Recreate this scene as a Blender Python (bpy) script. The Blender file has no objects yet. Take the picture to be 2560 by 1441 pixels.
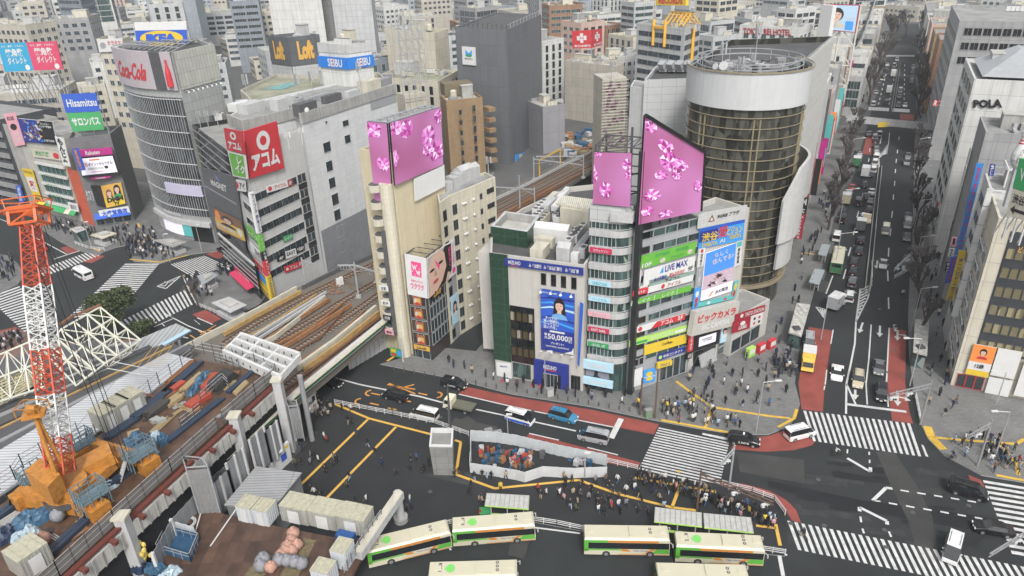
import bpy, math, random
from mathutils import Vector, Matrix
random.seed(7)
PI=math.pi
# ---------------------------------------------------------------- camera
scene=bpy.context.scene
CAMH=70.0; FOC=1800.0; VX,VY=1405.0,4294.0
_d=Vector((VX-1280,-(VY-720.5),-FOC)).normalized(); UPC=-_d
_f=Vector((0,0,-1)); YC=(_f-UPC*_f.dot(UPC)).normalized(); XC=YC.cross(UPC)
RC=Matrix((XC,YC,UPC))           # world = RC @ cam
cam=bpy.data.cameras.new('camera'); camo=bpy.data.objects.new('camera',cam)
scene.collection.objects.link(camo)
camo.matrix_world=Matrix.Translation((0,0,CAMH))@RC.to_4x4()
cam.sensor_fit='HORIZONTAL'; cam.sensor_width=36; cam.lens=36*FOC/2560
cam.clip_start=1; cam.clip_end=4000
scene.camera=camo
# ---------------------------------------------------------------- light
SUN_EL=math.radians(48); SUN_AZ=math.radians(172)
w=bpy.data.worlds.new("World"); scene.world=w; w.use_nodes=True
nt=w.node_tree; bg=nt.nodes['Background']
sky=nt.nodes.new('ShaderNodeTexSky'); sky.sky_type='NISHITA'; sky.sun_disc=False
sky.sun_elevation=SUN_EL; sky.sun_rotation=SUN_AZ; sky.dust_density=4; sky.air_density=1.2; sky.altitude=30
hs=nt.nodes.new('ShaderNodeHueSaturation'); hs.inputs['Saturation'].default_value=0.25
nt.links.new(sky.outputs[0],hs.inputs['Color']); nt.links.new(hs.outputs[0],bg.inputs[0])
bg.inputs[1].default_value=0.125
sl=bpy.data.lights.new('sun','SUN'); sl.energy=1.35; sl.angle=math.radians(10); sl.color=(1,.985,.955)
so=bpy.data.objects.new('sun',sl); scene.collection.objects.link(so)
sd=Vector((math.sin(SUN_AZ)*math.cos(SUN_EL),math.cos(SUN_AZ)*math.cos(SUN_EL),math.sin(SUN_EL)))
so.rotation_euler=sd.to_track_quat('Z','Y').to_euler()
vs=scene.view_settings; vs.view_transform='Standard'; vs.look='None'; vs.exposure=0.75; vs.gamma=1
scene.cycles.max_bounces=5; scene.cycles.diffuse_bounces=2; scene.cycles.glossy_bounces=2
scene.cycles.transmission_bounces=3; scene.cycles.volume_bounces=0; scene.cycles.caustics_reflective=False; scene.cycles.caustics_refractive=False
# ---------------------------------------------------------------- survey helpers (picture point -> point on a level plane)
def ray(px,py): return RC@Vector((px-1280,-(py-720.5),-FOC))
def G(px,py,z=0.0):
 v=ray(px,py); t=(z-CAMH)/v.z; return Vector((v.x*t,v.y*t,z))
def PX(p):
 c=RC.transposed()@(Vector(p)-Vector((0,0,CAMH))); return (1280+FOC*c.x/-c.z,720.5-FOC*c.y/-c.z)
COL=scene.collection
FR={}   # frames of the things
def tag(o,label=None,cat=None,group=None,kind=None):
 if label: o['label']=label
 if cat: o['category']=cat
 if group: o['group']=group
 if kind: o['kind']=kind
 return o
def thing(name,label,cat,loc=(0,0,0),rz=0,group=None):
 o=bpy.data.objects.new(name,None); COL.objects.link(o); o.empty_display_size=.2
 o.location=loc; o.rotation_euler=(0,0,rz); FR[o.name]=Matrix.Translation(loc)@Matrix.Rotation(rz,4,'Z')
 return tag(o,label,cat,group)
def frame_of(o):
 while o.parent: o=o.parent
 return FR.get(o.name)
def put(name,me,parent,m=None):
 o=bpy.data.objects.new(name,me); COL.objects.link(o)
 if parent: o.parent=parent
 if m is not None: o.matrix_local=m
 return o
def dup(o,loc=None,rz=None,parent=None,label=None,group=None):
 c=o.copy(); COL.objects.link(c)
 if parent: c.parent=parent
 for ch in o.children: dup(ch,parent=c)
 if loc is not None: c.location=loc
 if rz is not None: c.rotation_euler=(0,0,rz)
 if label: c['label']=label
 if group: c['group']=group
 return c
# ---------------------------------------------------------------- mesh builder
class MB:
 def __init__(s): s.v=[]; s.f=[]; s.m=[]; s.mi=0; s.smooth=False
 def face(s,pts):
  n=len(s.v); s.v.extend([tuple(p) for p in pts]); s.f.append(tuple(range(n,n+len(pts)))); s.m.append(s.mi)
 def poly(s,pts,z=None):
  p=[Vector((q[0],q[1],z if z is not None else q[2])) for q in pts]
  a=sum(p[i].x*p[(i+1)%len(p)].y-p[(i+1)%len(p)].x*p[i].y for i in range(len(p)))
  s.face(p if a>0 else p[::-1]); return s
 def prism(s,poly,z0,z1,top=True,bottom=False):
  p=[(q[0],q[1]) for q in poly]; n=len(p)
  a=sum(p[i][0]*p[(i+1)%n][1]-p[(i+1)%n][0]*p[i][1] for i in range(n))
  if a<0: p=p[::-1]
  b=len(s.v); s.v.extend([(x,y,z0) for x,y in p]+[(x,y,z1) for x,y in p])
  for i in range(n):
   j=(i+1)%n; s.f.append((b+i,b+j,b+n+j,b+n+i)); s.m.append(s.mi)
  if top: s.f.append(tuple(b+n+i for i in range(n))); s.m.append(s.mi)
  if bottom: s.f.append(tuple(b+i for i in reversed(range(n)))); s.m.append(s.mi)
  return s
 def hexa(s,c):   # 8 corners: bottom 4 ccw, top 4 ccw
  b=len(s.v); s.v.extend([tuple(p) for p in c])
  for q in ((3,2,1,0),(4,5,6,7),(0,1,5,4),(1,2,6,5),(2,3,7,6),(3,0,4,7)):
   s.f.append(tuple(b+i for i in q)); s.m.append(s.mi)
  return s
 def box(s,cx,cy,cz,sx,sy,sz,rz=0):   # cz = centre
  c,n=math.cos(rz),math.sin(rz); o=[]
  for z in (-sz/2,sz/2):
   for x,y in ((-1,-1),(1,-1),(1,1),(-1,1)):
    X,Y=x*sx/2,y*sy/2; o.append((cx+X*c-Y*n,cy+X*n+Y*c,cz+z))
  return s.hexa(o)
 def bar(s,a,b,w,h=None):
  a=Vector(a); b=Vector(b); h=h or w; d=(b-a)
  if d.length<1e-6: return s
  d.normalize(); up=Vector((0,0,1)) if abs(d.z)<.95 else Vector((0,1,0))
  x=d.cross(up).normalized()*w/2; y=x.cross(d).normalized()*h/2
  return s._br(a,b,x,y)
 def _br(s,a,b,x,y):
  n=len(s.v); s.v.extend([tuple(p) for p in (a-x-y,a+x-y,a+x+y,a-x+y,b-x-y,b+x-y,b+x+y,b-x+y)])
  for q in ((0,1,5,4),(1,2,6,5),(2,3,7,6),(3,0,4,7),(3,2,1,0),(4,5,6,7)):
   s.f.append(tuple(n+i for i in q)); s.m.append(s.mi)
  return s
 def tube(s,a,b,r0,r1=None,n=8,cap=True):
  a=Vector(a); b=Vector(b); r1=r0 if r1 is None else r1; d=(b-a).normalized()
  up=Vector((0,0,1)) if abs(d.z)<.95 else Vector((0,1,0)); x=d.cross(up).normalized(); y=d.cross(x)
  k=len(s.v)
  for p,r in ((a,r0),(b,r1)):
   for i in range(n):
    t=2*PI*i/n; s.v.append(tuple(p+x*math.cos(t)*r-y*math.sin(t)*r))
  for i in range(n):
   j=(i+1)%n; s.f.append((k+i,k+j,k+n+j,k+n+i)); s.m.append(s.mi)
  if cap: s.f.append(tuple(k+n+i for i in range(n))); s.m.append(s.mi); s.f.append(tuple(k+i for i in reversed(range(n)))); s.m.append(s.mi)
  return s
 def blob(s,c,rx,ry,rz,seg=10,ring=6,jit=0,rnd=random):
  k=len(s.v)
  for i in range(ring+1):
   th=PI*i/ring
   for j in range(seg):
    ph=2*PI*j/seg; q=1+jit*(rnd.random()-.5) if 0<i<ring else 1
    s.v.append((c[0]+rx*math.sin(th)*math.cos(ph)*q,c[1]+ry*math.sin(th)*math.sin(ph)*q,c[2]+rz*math.cos(th)*q))
  for i in range(ring):
   for j in range(seg):
    j2=(j+1)%seg; s.f.append((k+i*seg+j,k+(i+1)*seg+j,k+(i+1)*seg+j2,k+i*seg+j2)); s.m.append(s.mi)
  return s
 def build(s,name,mats,parent=None,smooth=False,raw=False):
  me=bpy.data.meshes.new(name)
  fr=frame_of(parent) if parent and not raw else None
  vs=s.v
  if fr is not None:
   inv=fr.inverted(); vs=[inv@Vector(p) for p in s.v]
  me.from_pydata([tuple(p) for p in vs],[],s.f)
  if not isinstance(mats,(list,tuple)): mats=[mats]
  for m in mats: me.materials.append(m)
  if len(mats)>1: me.polygons.foreach_set('material_index',s.m)
  uv=me.uv_layers.new(name='UVMap'); dat=[0.0]*(2*len(me.loops)); V=s.v
  for p,fc in zip(me.polygons,s.f):
   a=Vector(V[fc[0]]); nrm=None
   n=Vector((0,0,0))
   for i in range(len(fc)):
    q0=V[fc[i]]; q1=V[fc[(i+1)%len(fc)]]
    n.x+=(q0[1]-q1[1])*(q0[2]+q1[2]); n.y+=(q0[2]-q1[2])*(q0[0]+q1[0]); n.z+=(q0[0]-q1[0])*(q0[1]+q1[1])
   if n.length<1e-12: n=Vector((0,0,1))
   n.normalize()
   if abs(n.z)>.7:
    for li,vi in zip(p.loop_indices,fc): dat[2*li]=V[vi][0]; dat[2*li+1]=V[vi][1]
   else:
    t=Vector((-n.y,n.x)).normalized()
    for li,vi in zip(p.loop_indices,fc): dat[2*li]=V[vi][0]*t.x+V[vi][1]*t.y; dat[2*li+1]=V[vi][2]
  uv.data.foreach_set('uv',dat)
  if smooth: me.polygons.foreach_set('use_smooth',[True]*len(me.polygons))
  me.update()
  o=bpy.data.objects.new(name,me); COL.objects.link(o)
  if parent: o.parent=parent
  return o
def structure(name,mb,m,label=None):
 o=mb.build(name,m); o['kind']='structure'
 if label: o['label']=label
 return o
# ---------------------------------------------------------------- materials
def newmat(name):
 m=bpy.data.materials.new(name); m.use_nodes=True; return m,m.node_tree,m.node_tree.nodes['Principled BSDF']
def ND(nt,t,**k):
 n=nt.nodes.new(t)
 for a,b in k.items():
  if a in n.inputs: n.inputs[a].default_value=b
  else: setattr(n,a,b)
 return n
_mc={}
def M(name,col,rough=.7,metal=0,noise=.12,scale=.6,streak=0,tile=None,tcol=None,tw=.012,bump=0,spec=.5,emit=0,vary=0,coord='UV'):
 """painted / concrete / tiled surface: colour broken up by noise, vertical dirt streaks and panel joints in metres"""
 key=name
 if key in _mc: return _mc[key]
 m,nt,b=newmat(name); L=nt.links.new
 c4=(*col,1);
 tc=ND(nt,'ShaderNodeTexCoord'); src=tc.outputs[coord]
 rgb=ND(nt,'ShaderNodeRGB'); rgb.outputs[0].default_value=c4; cur=rgb.outputs[0]
 if vary:
  oi=ND(nt,'ShaderNodeObjectInfo'); mr=ND(nt,'ShaderNodeMapRange'); mr.inputs[3].default_value=1-vary; mr.inputs[4].default_value=1+vary
  L(oi.outputs['Random'],mr.inputs[0]); mx=ND(nt,'ShaderNodeVectorMath',operation='SCALE'); L(cur,mx.inputs[0]); L(mr.outputs[0],mx.inputs['Scale']); cur=mx.outputs[0]
 if tile:
  br=ND(nt,'ShaderNodeTexBrick'); br.offset=tile[2] if len(tile)>2 else 0; br.squash=1
  br.inputs['Scale'].default_value=1; br.inputs['Brick Width'].default_value=tile[0]; br.inputs['Row Height'].default_value=tile[1]
  br.inputs['Mortar Size'].default_value=tw; br.inputs['Mortar Smooth'].default_value=.1
  tv=tile[3] if len(tile)>3 else .06
  br.inputs['Mortar'].default_value=(*(tcol or tuple(x*.45 for x in col)),1)
  L(src,br.inputs['Vector'])
  s1=ND(nt,'ShaderNodeVectorMath',operation='SCALE'); s1.inputs['Scale'].default_value=1-tv; L(cur,s1.inputs[0])
  s2=ND(nt,'ShaderNodeVectorMath',operation='SCALE'); s2.inputs['Scale'].default_value=1+tv; L(cur,s2.inputs[0])
  L(s1.outputs[0],br.inputs['Color1']); L(s2.outputs[0],br.inputs['Color2']); cur=br.outputs[0]
 if noise:
  nz=ND(nt,'ShaderNodeTexNoise'); nz.inputs['Scale'].default_value=scale; nz.inputs['Detail'].default_value=6; nz.inputs['Roughness'].default_value=.65
  L(src,nz.inputs['Vector'])
  mr=ND(nt,'ShaderNodeMapRange'); mr.inputs[1].default_value=.3; mr.inputs[2].default_value=.7; mr.inputs[3].default_value=1-noise; mr.inputs[4].default_value=1+noise*.6
  L(nz.outputs[0],mr.inputs[0]); sc=ND(nt,'ShaderNodeVectorMath',operation='SCALE'); L(cur,sc.inputs[0]); L(mr.outputs[0],sc.inputs['Scale']); cur=sc.outputs[0]
  mr2=ND(nt,'ShaderNodeMapRange'); mr2.inputs[3].default_value=max(.03,rough-.15); mr2.inputs[4].default_value=min(1,rough+.15)
  L(nz.outputs[0],mr2.inputs[0]); L(mr2.outputs[0],b.inputs['Roughness'])
  if bump:
   bp=ND(nt,'ShaderNodeBump'); bp.inputs['Strength'].default_value=bump; L(nz.outputs[0],bp.inputs['Height']); L(bp.outputs[0],b.inputs['Normal'])
 else: b.inputs['Roughness'].default_value=rough
 if streak:
  mp=ND(nt,'ShaderNodeMapping'); mp.inputs['Scale'].default_value=(1.6,.06,1); L(src,mp.inputs[0])
  n2=ND(nt,'ShaderNodeTexNoise'); n2.inputs['Scale'].default_value=1; n2.inputs['Detail'].default_value=5; L(mp.outputs[0],n2.inputs['Vector'])
  mr=ND(nt,'ShaderNodeMapRange'); mr.inputs[1].default_value=.45; mr.inputs[2].default_value=.75; mr.inputs[3].default_value=1; mr.inputs[4].default_value=1-streak
  L(n2.outputs[0],mr.inputs[0]); sc=ND(nt,'ShaderNodeVectorMath',operation='SCALE'); L(cur,sc.inputs[0]); L(mr.outputs[0],sc.inputs['Scale']); cur=sc.outputs[0]
 L(cur,b.inputs['Base Color']); b.inputs['Metallic'].default_value=metal; b.inputs['Specular IOR Level'].default_value=spec
 if emit: L(cur,b.inputs['Emission Color']); b.inputs['Emission Strength'].default_value=emit
 _mc[key]=m; return m
def GL(name,col=(.03,.04,.045),rough=.08,vary=.4,blind=.25):
 """window glass: dark with a different darkness per pane cell and a few pale blinds"""
 if name in _mc: return _mc[name]
 m,nt,b=newmat(name); L=nt.links.new
 tc=ND(nt,'ShaderNodeTexCoord'); oi=ND(nt,'ShaderNodeObjectInfo')
 mp=ND(nt,'ShaderNodeMapping'); mp.inputs['Scale'].default_value=(.8,.28,1); L(tc.outputs['UV'],mp.inputs[0]); L(oi.outputs['Random'],mp.inputs['Location'])
 wn=ND(nt,'ShaderNodeTexVoronoi'); wn.inputs['Scale'].default_value=1; L(mp.outputs[0],wn.inputs['Vector'])
 sp=ND(nt,'ShaderNodeSeparateColor'); L(wn.outputs['Color'],sp.inputs[0])
 cr=ND(nt,'ShaderNodeValToRGB'); cr.color_ramp.interpolation='CONSTANT'
 e=cr.color_ramp.elements; e[0].color=(*[c*(1-vary) for c in col],1); e[1].position=.35; e[1].color=(*col,1)
 x=e.new(.7); x.color=(*[c*(1+vary*1.5) for c in col],1)
 if blind: x=e.new(1-blind*.6); x.color=(.2+col[0],.2+col[1],.18+col[2],1)
 L(sp.outputs[0],cr.inputs[0]); L(cr.outputs[0],b.inputs['Base Color'])
 b.inputs['Roughness'].default_value=rough; b.inputs['Specular IOR Level'].default_value=.8
 _mc[name]=m; return m
def PM(name,col,rough=.5,emit=0,metal=0): return M(name,col,rough,metal,noise=.06,scale=.8,emit=emit)
asphalt=M('asphalt',(.029,.032,.033),.8,noise=.32,scale=.11,bump=.05,streak=.0,spec=.3)
asphalt_dark=M('asphalt_dark',(.017,.018,.020),.75,noise=.3,scale=.15,spec=.3)
asphalt_pale=M('asphalt_pale',(.052,.052,.048),.8,noise=.25,scale=.3)
white_line=M('white_line',(.56,.56,.55),.6,noise=.16,scale=1.5)
yellow_line=M('yellow_line',(.72,.42,.06),.6,noise=.2,scale=1.3)
orange_line=M('orange_line',(.62,.28,.06),.6,noise=.25,scale=1.3)
red_lane=M('red_lane',(.25,.058,.045),.75,noise=.28,scale=.35)
paving=M('paving',(.17,.17,.165),.75,noise=.2,scale=.25,tile=(.6,.3,.5,.12),tcol=(.10,.10,.10),tw=.02)
paving_plain=M('paving_plain',(.15,.15,.148),.75,noise=.25,scale=.2,tile=(1.2,1.2,0,.1),tcol=(.11,.11,.11),tw=.02)
paving_pink=M('paving_pink',(.24,.16,.13),.8,noise=.2,scale=.3,tile=(.4,.2,.5,.1),tw=.01)
tactile=M('tactile',(.60,.38,.05),.7,noise=.22,scale=1.2)
kerb_m=M('kerb_stone',(.30,.30,.29),.8)
white_paint=M('white_paint',(.58,.58,.57),.4,noise=.08)
steel=M('galvanised_steel',(.42,.43,.44),.4,metal=.3,noise=.15)
dark_steel=M('dark_steel',(.09,.09,.095),.5,metal=.2)
black=M('black_paint',(.012,.012,.013),.35)
grey=M('grey_paint',(.25,.25,.255),.6)
darkgrey=M('dark_grey_paint',(.09,.09,.095),.6)
palegrey=M('pale_grey_paint',(.45,.45,.45),.6,streak=.2)
cream=M('cream_paint',(.52,.49,.40),.6,streak=.2)
concrete=M('concrete',(.34,.335,.32),.85,noise=.2,scale=.4,streak=.3)
roof_m=M('roof_felt',(.27,.27,.26),.9,noise=.35,scale=.2)
roof_pale=M('roof_pale',(.42,.41,.38),.9,noise=.3,scale=.25)
roof_green=M('roof_green',(.27,.27,.20),.9,noise=.45,scale=.18)
roof_dark=M('roof_dark',(.075,.075,.075),.9,noise=.3,scale=.2)
glass=GL('window_glass'); glass_green=GL('glass_green',(.05,.085,.08)); glass_blue=GL('glass_blue',(.06,.08,.10),blind=0)
glass_black=GL('glass_black',(.012,.013,.014),blind=0)
# GROUND
mb=MB(); mb.poly([(-1500,-60),(1500,-60),(1500,2600),(-1500,2600)],0);
structure('ground',mb,M('city_ground',(.10,.10,.098),.9,noise=.35,scale=.05))
def gp(pts,z=0): return [G(x,y,z) for x,y in pts]
_sn=[0]
def sheet(name,pts,m,z,label=None,kind='structure'):
 _sn[0]+=1; z+=.0002*_sn[0]
 b=MB(); b.poly(gp(pts),z); return structure(name,b,m,label)
mb=MB()
mb.poly(gp([(-700,1700),(-500,300),(0,460),(600,540),(1300,830),(2060,700),(2215,150),(2225,60),(2300,60),(2290,150),(2290,900),(2420,1160),(2900,1200),(3200,1900)]),.004)
structure('road',mb,asphalt)
_kn=[0]
def kerbed(name,pts,m,h=.13,ext=None):
 _kn[0]+=1; h=h+.002*_kn[0] if h>.11 else h
 g=gp(pts)+(ext or []); b=MB(); b.mi=1; b.prism(g,0,h,top=False); b.mi=0; b.poly(g,h); return structure(name,b,[m,kerb_m])
PV=.13
kerbed('pavement',[(950,912),(1140,950),(1280,987),(1480,1019),(1640,1053),(1740,1072),(1840,1088),(1920,1088),(1970,1070),(1992,1040),(2000,1010),(1987,960),(2003,833),(2023,773),(2040,713),(2067,627),(2090,523),(2110,440),(2128,370),(2130,315),(2080,315),(1850,700),(1500,800),(1240,820),(1190,880),(1100,870)],paving)
kerbed('pavement',[(2160,275),(2178,215),(2213,140),(2222,90),(2160,90),(2120,200),(2085,275)],paving_plain)
kerbed('pavement',[(2287,993),(2300,1060),(2320,1100),(2360,1140),(2453,1190),(2559,1208),(2760,1235),(2800,1000),(2560,700),(2420,480),(2284,480),(2280,600),(2274,700),(2270,800),(2273,900)],paving)
kerbed('pavement',[(2284,480),(2287,340),(2292,285),(2350,285),(2400,420),(2420,480)],paving_plain)
kerbed('pavement',[(2294,270),(2296,150),(2297,60),(2330,60),(2350,150),(2360,270)],paving_plain)
kerbed('plaza',[(790,990),(837,1012),(920,1027),(983,1040),(1087,1062),(1187,1095),(1290,1110),(1517,1160),(1600,1180),(1800,1215),(1880,1228),(1935,1250),(1965,1290),(1970,1320),(1963,1392),(1900,1385),(1700,1355),(1460,1330),(1325,1305),(1200,1303),(1110,1318),(950,1345),(700,1400),(500,1300),(700,1100)],M('forecourt_asphalt',(.029,.030,.031),.75,noise=.32,scale=.12,spec=.3),h=.1)
kerbed('pavement',[(-60,440),(60,500),(100,572),(150,605),(190,625),(245,640),(262,630),(290,620),(318,614),(325,640),(335,655),(400,660),(450,645),(480,637),(520,632),(560,628),(640,700),(640,600),(560,520),(380,460),(100,420)],paving_plain)
kerbed('pavement',[(460,700),(475,720),(490,760),(520,775),(575,800),(650,760),(720,680),(640,640),(572,662),(560,680),(530,682),(500,690)],paving_plain)
kerbed('pavement',[(-120,640),(-20,635),(20,640),(45,660),(62,690),(45,712),(0,735),(-120,760)],paving_plain)
kerbed('pavement',[(-150,870),(30,825),(60,830),(110,860),(200,860),(330,850),(420,850),(440,900),(200,1000),(-200,1100)],M('pavement_brick',(.20,.12,.10),.8,noise=.25,tile=(.4,.2,.5,.1)))
for p in ([(1147,985),(1165,967),(1280,992),(1480,1025),(1647,1061),(1635,1087),(1280,1016)],
          [(1323,1083),(1602,1157),(1593,1173),(1517,1158),(1307,1106)],
          [(1827,1124),(1842,1095),(1920,1091),(1972,1073),(2008,1055),(2015,1092),(2039,1103),(2030,1114),(1985,1126),(1915,1130)],
          [(2022,818),(2082,827),(2062,960),(2057,1030),(2004,1024),(1996,960),(2010,870)],
          [(2222,820),(2265,827),(2263,960),(2273,1027),(2283,1060),(2230,1052),(2218,960)],
          [(1800,1206),(1860,1210),(1925,1228),(1965,1250),(1990,1275),(2003,1308),(1980,1302),(1965,1278),(1930,1246),(1880,1228),(1800,1215)],
          [(2420,1187),(2452,1200),(2462,1218),(2443,1218),(2425,1200)],
          [(205,655),(230,658),(262,641),(240,636)],[(150,620),(187,612),(213,623),(172,637)],[(480,787),(513,775),(555,797),(527,810)],
          [(-40,835),(40,818),(75,838),(60,850),(-40,870)],[(515,636),(560,622),(570,640),(545,648)],
          [(2155,385),(2180,388),(2187,335),(2168,335)],[(2250,300),(2285,303),(2283,287),(2250,285)]):
 sheet('bus_lane',p,red_lane,.010)
for p,m in (([(1170,1040),(1250,1100),(1195,1092),(1130,1075),(1125,1062)],asphalt_pale),([(1137,1045),(1245,1068),(1220,1095),(1120,1070)],asphalt_pale),
   ([(1920,1202),(2150,1250),(2450,1290),(2560,1320),(2560,1345),(2300,1305),(2070,1260),(1920,1218)],asphalt_dark),
   ([(2190,1130),(2235,1130),(2290,1210),(2330,1290),(2350,1400),(2300,1400),(2270,1300),(2230,1220)],M('worn_asphalt',(.044,.044,.042),.8,noise=.4,scale=.2)),
   ([(2050,700),(2075,705),(2070,730),(2043,730)],asphalt_pale),
   ([(1840,1130),(2010,1150),(2012,1210),(1850,1180)],M('worn_asphalt',(.06,.06,.057)))):
 sheet('road_patch',p,m,.007)
for p in ([(1130,1170),(1190,1190),(1170,1215),(1060,1190)],[(1280,1330),(1330,1335),(1310,1400),(1270,1390)],[(780,1080),(800,1080),(730,1150),(722,1142)]):
 sheet('road_patch',p,M('worn_asphalt',(.06,.06,.057)),.107)
R0=random.Random(5); worn2=M('worn_thin',(.033,.034,.034),.8,noise=.5,scale=.6)
for i in range(34):
 x,y=[(R0.uniform(1850,2430),R0.uniform(1110,1400)),(R0.uniform(900,1600),R0.uniform(1110,1290)),(R0.uniform(2060,2260),R0.uniform(600,1000)),(R0.uniform(1660,1960),R0.uniform(900,1060)),(R0.uniform(1100,1600),R0.uniform(1010,1060))][i%5]
 c=G(x,y); z=.152 if i%5==3 else (.108 if i%5==1 else .02); b=MB(); b.poly([(c.x+.32*math.cos(t*PI/6),c.y+.32*math.sin(t*PI/6)) for t in range(12)],z); structure('manhole_cover',b,dark_steel)
for i in range(26):
 x,y=R0.uniform(1850,2400),R0.uniform(1125,1400)
 c=G(x,y); L_=R0.uniform(3,9); a=R0.choice([-.22,-.25,-.2]); w_=R0.uniform(.3,1.6); d=Vector((math.cos(a),math.sin(a),0)); n=Vector((-d.y,d.x,0)); b=MB()
 b.poly([c+d*(L_*(k/8-.5))+n*w_*(.5+R0.uniform(-.2,.2)) for k in range(9)]+[c+d*(L_*(.5-k/8))-n*w_*(.5+R0.uniform(-.2,.2)) for k in range(9)],(.0075)+i*.0001); structure('road_patch',b,[asphalt_dark,worn2][i%2])
# ---- painted lines
def line(b,pts,w,z=.014):
 q=[G(*p,0) for p in pts]
 for a,c in zip(q,q[1:]):
  d=(c-a); n=Vector((-d.y,d.x,0)).normalized()*w/2; b.poly([a-n,c-n,c+n,a+n],z)
def dashes(b,a,c,n,fill,w,z=.014):
 A=G(*a); B=G(*c)
 for i in range(n):
  p=A.lerp(B,i/n); q=A.lerp(B,(i+fill)/n); d=q-p; m=Vector((-d.y,d.x,0)).normalized()*w/2; b.poly([p-m,q-m,q+m,p+m],z)
def zebra(name,q,n,fill=.5,z=.016,skip=(),label=None,m=None):
 """q=[a0,a1,b1,b0] picture corners: bars run a->b, repeated from index 0 to 1"""
 A0,A1,B1,B0=[G(*p) for p in q]; b=MB(); R=random.Random(name+str(q[0]))
 for i in range(n):
  if i in skip: continue
  t0=i/(n-1+fill); t1=(i+fill)/(n-1+fill)
  e=[R.uniform(-.004,.004) for _ in range(2)]
  b.poly([A0.lerp(A1,t0),A0.lerp(A1,t1),B0.lerp(B1,t1+e[0]*0),B0.lerp(B1,t0)],z)
 return structure('crosswalk',b,m or zm,label)
zm=M('crosswalk_paint',(.56,.56,.55),.6,noise=.3,scale=1.1)
zebra('a',[(1647,1069),(1597,1173),(1798,1219),(1823,1107)],17,label='wide zebra crossing between the station forecourt and the paved corner')
zebra('a2',[(1757,1083),(1755,1087),(1820,1102),(1822,1096)],1,fill=1)
zebra('b',[(2008,1027),(2275,1059),(2303,1142),(2033,1103)],19,label='zebra crossing over the mouth of the wide avenue')
zebra('b2',[(2303,1112),(2309,1114),(2321,1143),(2314,1141)],1,fill=1)
zebra('c',[(1968,1302),(2560,1418),(2610,1500),(1995,1375)],32,label='long zebra crossing in the bottom right corner')
zebra('d',[(2457,1201),(2530,1385),(2700,1415),(2640,1231)],13,label='zebra crossing cut by the right edge, beside the black taxi')
zebra('s1',[(313,660),(168,797),(298,780),(398,660)],24,fill=.55,label='diagonal zebra crossing in the middle of the scramble')
zebra('s2',[(95,676),(229,627),(249,640),(110,692)],17,label='zebra crossing beside the red lorry at the scramble')
zebra('s3',[(-30,745),(60,830),(143,812),(48,716)],17,label='zebra crossing at the left edge behind the crane boom')
zebra('s4',[(298,805),(462,725),(482,762),(330,838)],17,label='zebra crossing behind the round evergreen tree')
zebra('s5',[(510,640),(427,661),(483,694),(568,666)],14,label='zebra crossing below the dark screen building')
b=MB()
line(b,[(830,943),(900,962),(1050,992),(1107,1007)],.35); line(b,[(1190,1024),(1280,1043),(1440,1078)],.3)
line(b,[(1147,986),(1280,1017),(1400,1042),(1537,1069)],.25)
line(b,[(1553,1047),(1528,1096)],.9)
line(b,[(1323,1084),(1397,1101)],.22); line(b,[(1468,1119),(1545,1138)],.22)
line(b,[(2139,1011),(2116,960),(2128,905),(2137,860),(2140,805)],.3); line(b,[(2116,960),(2115,1035)],.3)
line(b,[(2178,812),(2172,900),(2165,960),(2168,1012)],.22); line(b,[(2223,820),(2216,960),(2221,1018)],.22)
line(b,[(2117,1011),(2266,1030)],.6)
line(b,[(2083,825),(2077,860)],.2); line(b,[(2067,925),(2063,962)],.2); line(b,[(2062,965),(2060,975)],.2)
line(b,[(2140,805),(2151,722),(2172,730),(2180,690),(2180,652)],.3); line(b,[(2140,805),(2170,745),(2180,700)],.25)
for i in range(9):
 t=i/9; y=726+t*66; x0=2151-t*9; x1=2180-t*34
 line(b,[(x0,y),(x1+0,y-14+t*10)],.35)
for a,c in (((2222,773),(2221,744)),((2220,703),(2219,677)),((2221,642),(2222,620)),((2225,590),(2227,572)),((2229,545),(2231,528)),((2233,500),(2234,487)),((2236,465),(2237,453)),((2238,433),(2239,423)),((2240,408),(2241,398)),((2243,384),(2244,375)),((2247,350),(2248,342))):
 line(b,[a,c],.25)
for a,c in (((2065,735),(2082,690)),((2086,680),(2090,660)),((2108,698),(2115,674)),((2121,640),(2127,619)),((2133,588),(2138,570)),((2142,545),(2147,528)),((2155,495),(2158,482)),((2162,466),(2165,452)),((2171,405),(2173,395)),((2174,380),(2175,371)),((2190,345),(2193,330)),((2200,360),(2206,331))):
 line(b,[a,c],.25)
line(b,[(2177,420),(2220,362),(2217,385),(2205,388),(2197,396)],.3); line(b,[(2197,400),(2198,418)],.3); line(b,[(2224,332),(2221,362)],.25)
for i in range(7): line(b,[(2200+i*2.8,388-i*.5),(2201+i*2.9,384-i*3.4)],.25)
line(b,[(2040,768),(2065,774),(2061,796),(2040,768)],.25)
for i in range(4): line(b,[(2046+i*5,773),(2054+i*2.6,785+i*2)],.22)
def arrow(b,tail,head,w=.18,left=False,right=False):
 A=G(*tail); B=G(*head); d=(B-A); L_=d.length; d.normalize(); n=Vector((-d.y,d.x,0))
 b.poly([A-n*w,B-d*1.4-n*w,B-d*1.4+n*w,A+n*w],.018); b.poly([B-d*1.5-n*.55,B,B-d*1.5+n*.55],.018)
 if right:
  C=A+d*L_*.35; b.poly([C-n*w,C+d*.35-n*w,C+d*.35+n*1.1,C+n*1.1],.019); b.poly([C+n*1.05-d*.4,C+n*1.9+d*.6,C+n*1.05+d*.9],.019)
arrow(b,(2200,815),(2199,843)); arrow(b,(2244,826),(2243,852),right=True); arrow(b,(2244,978),(2244,1016),right=True); arrow(b,(2157,807),(2148,833))
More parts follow.
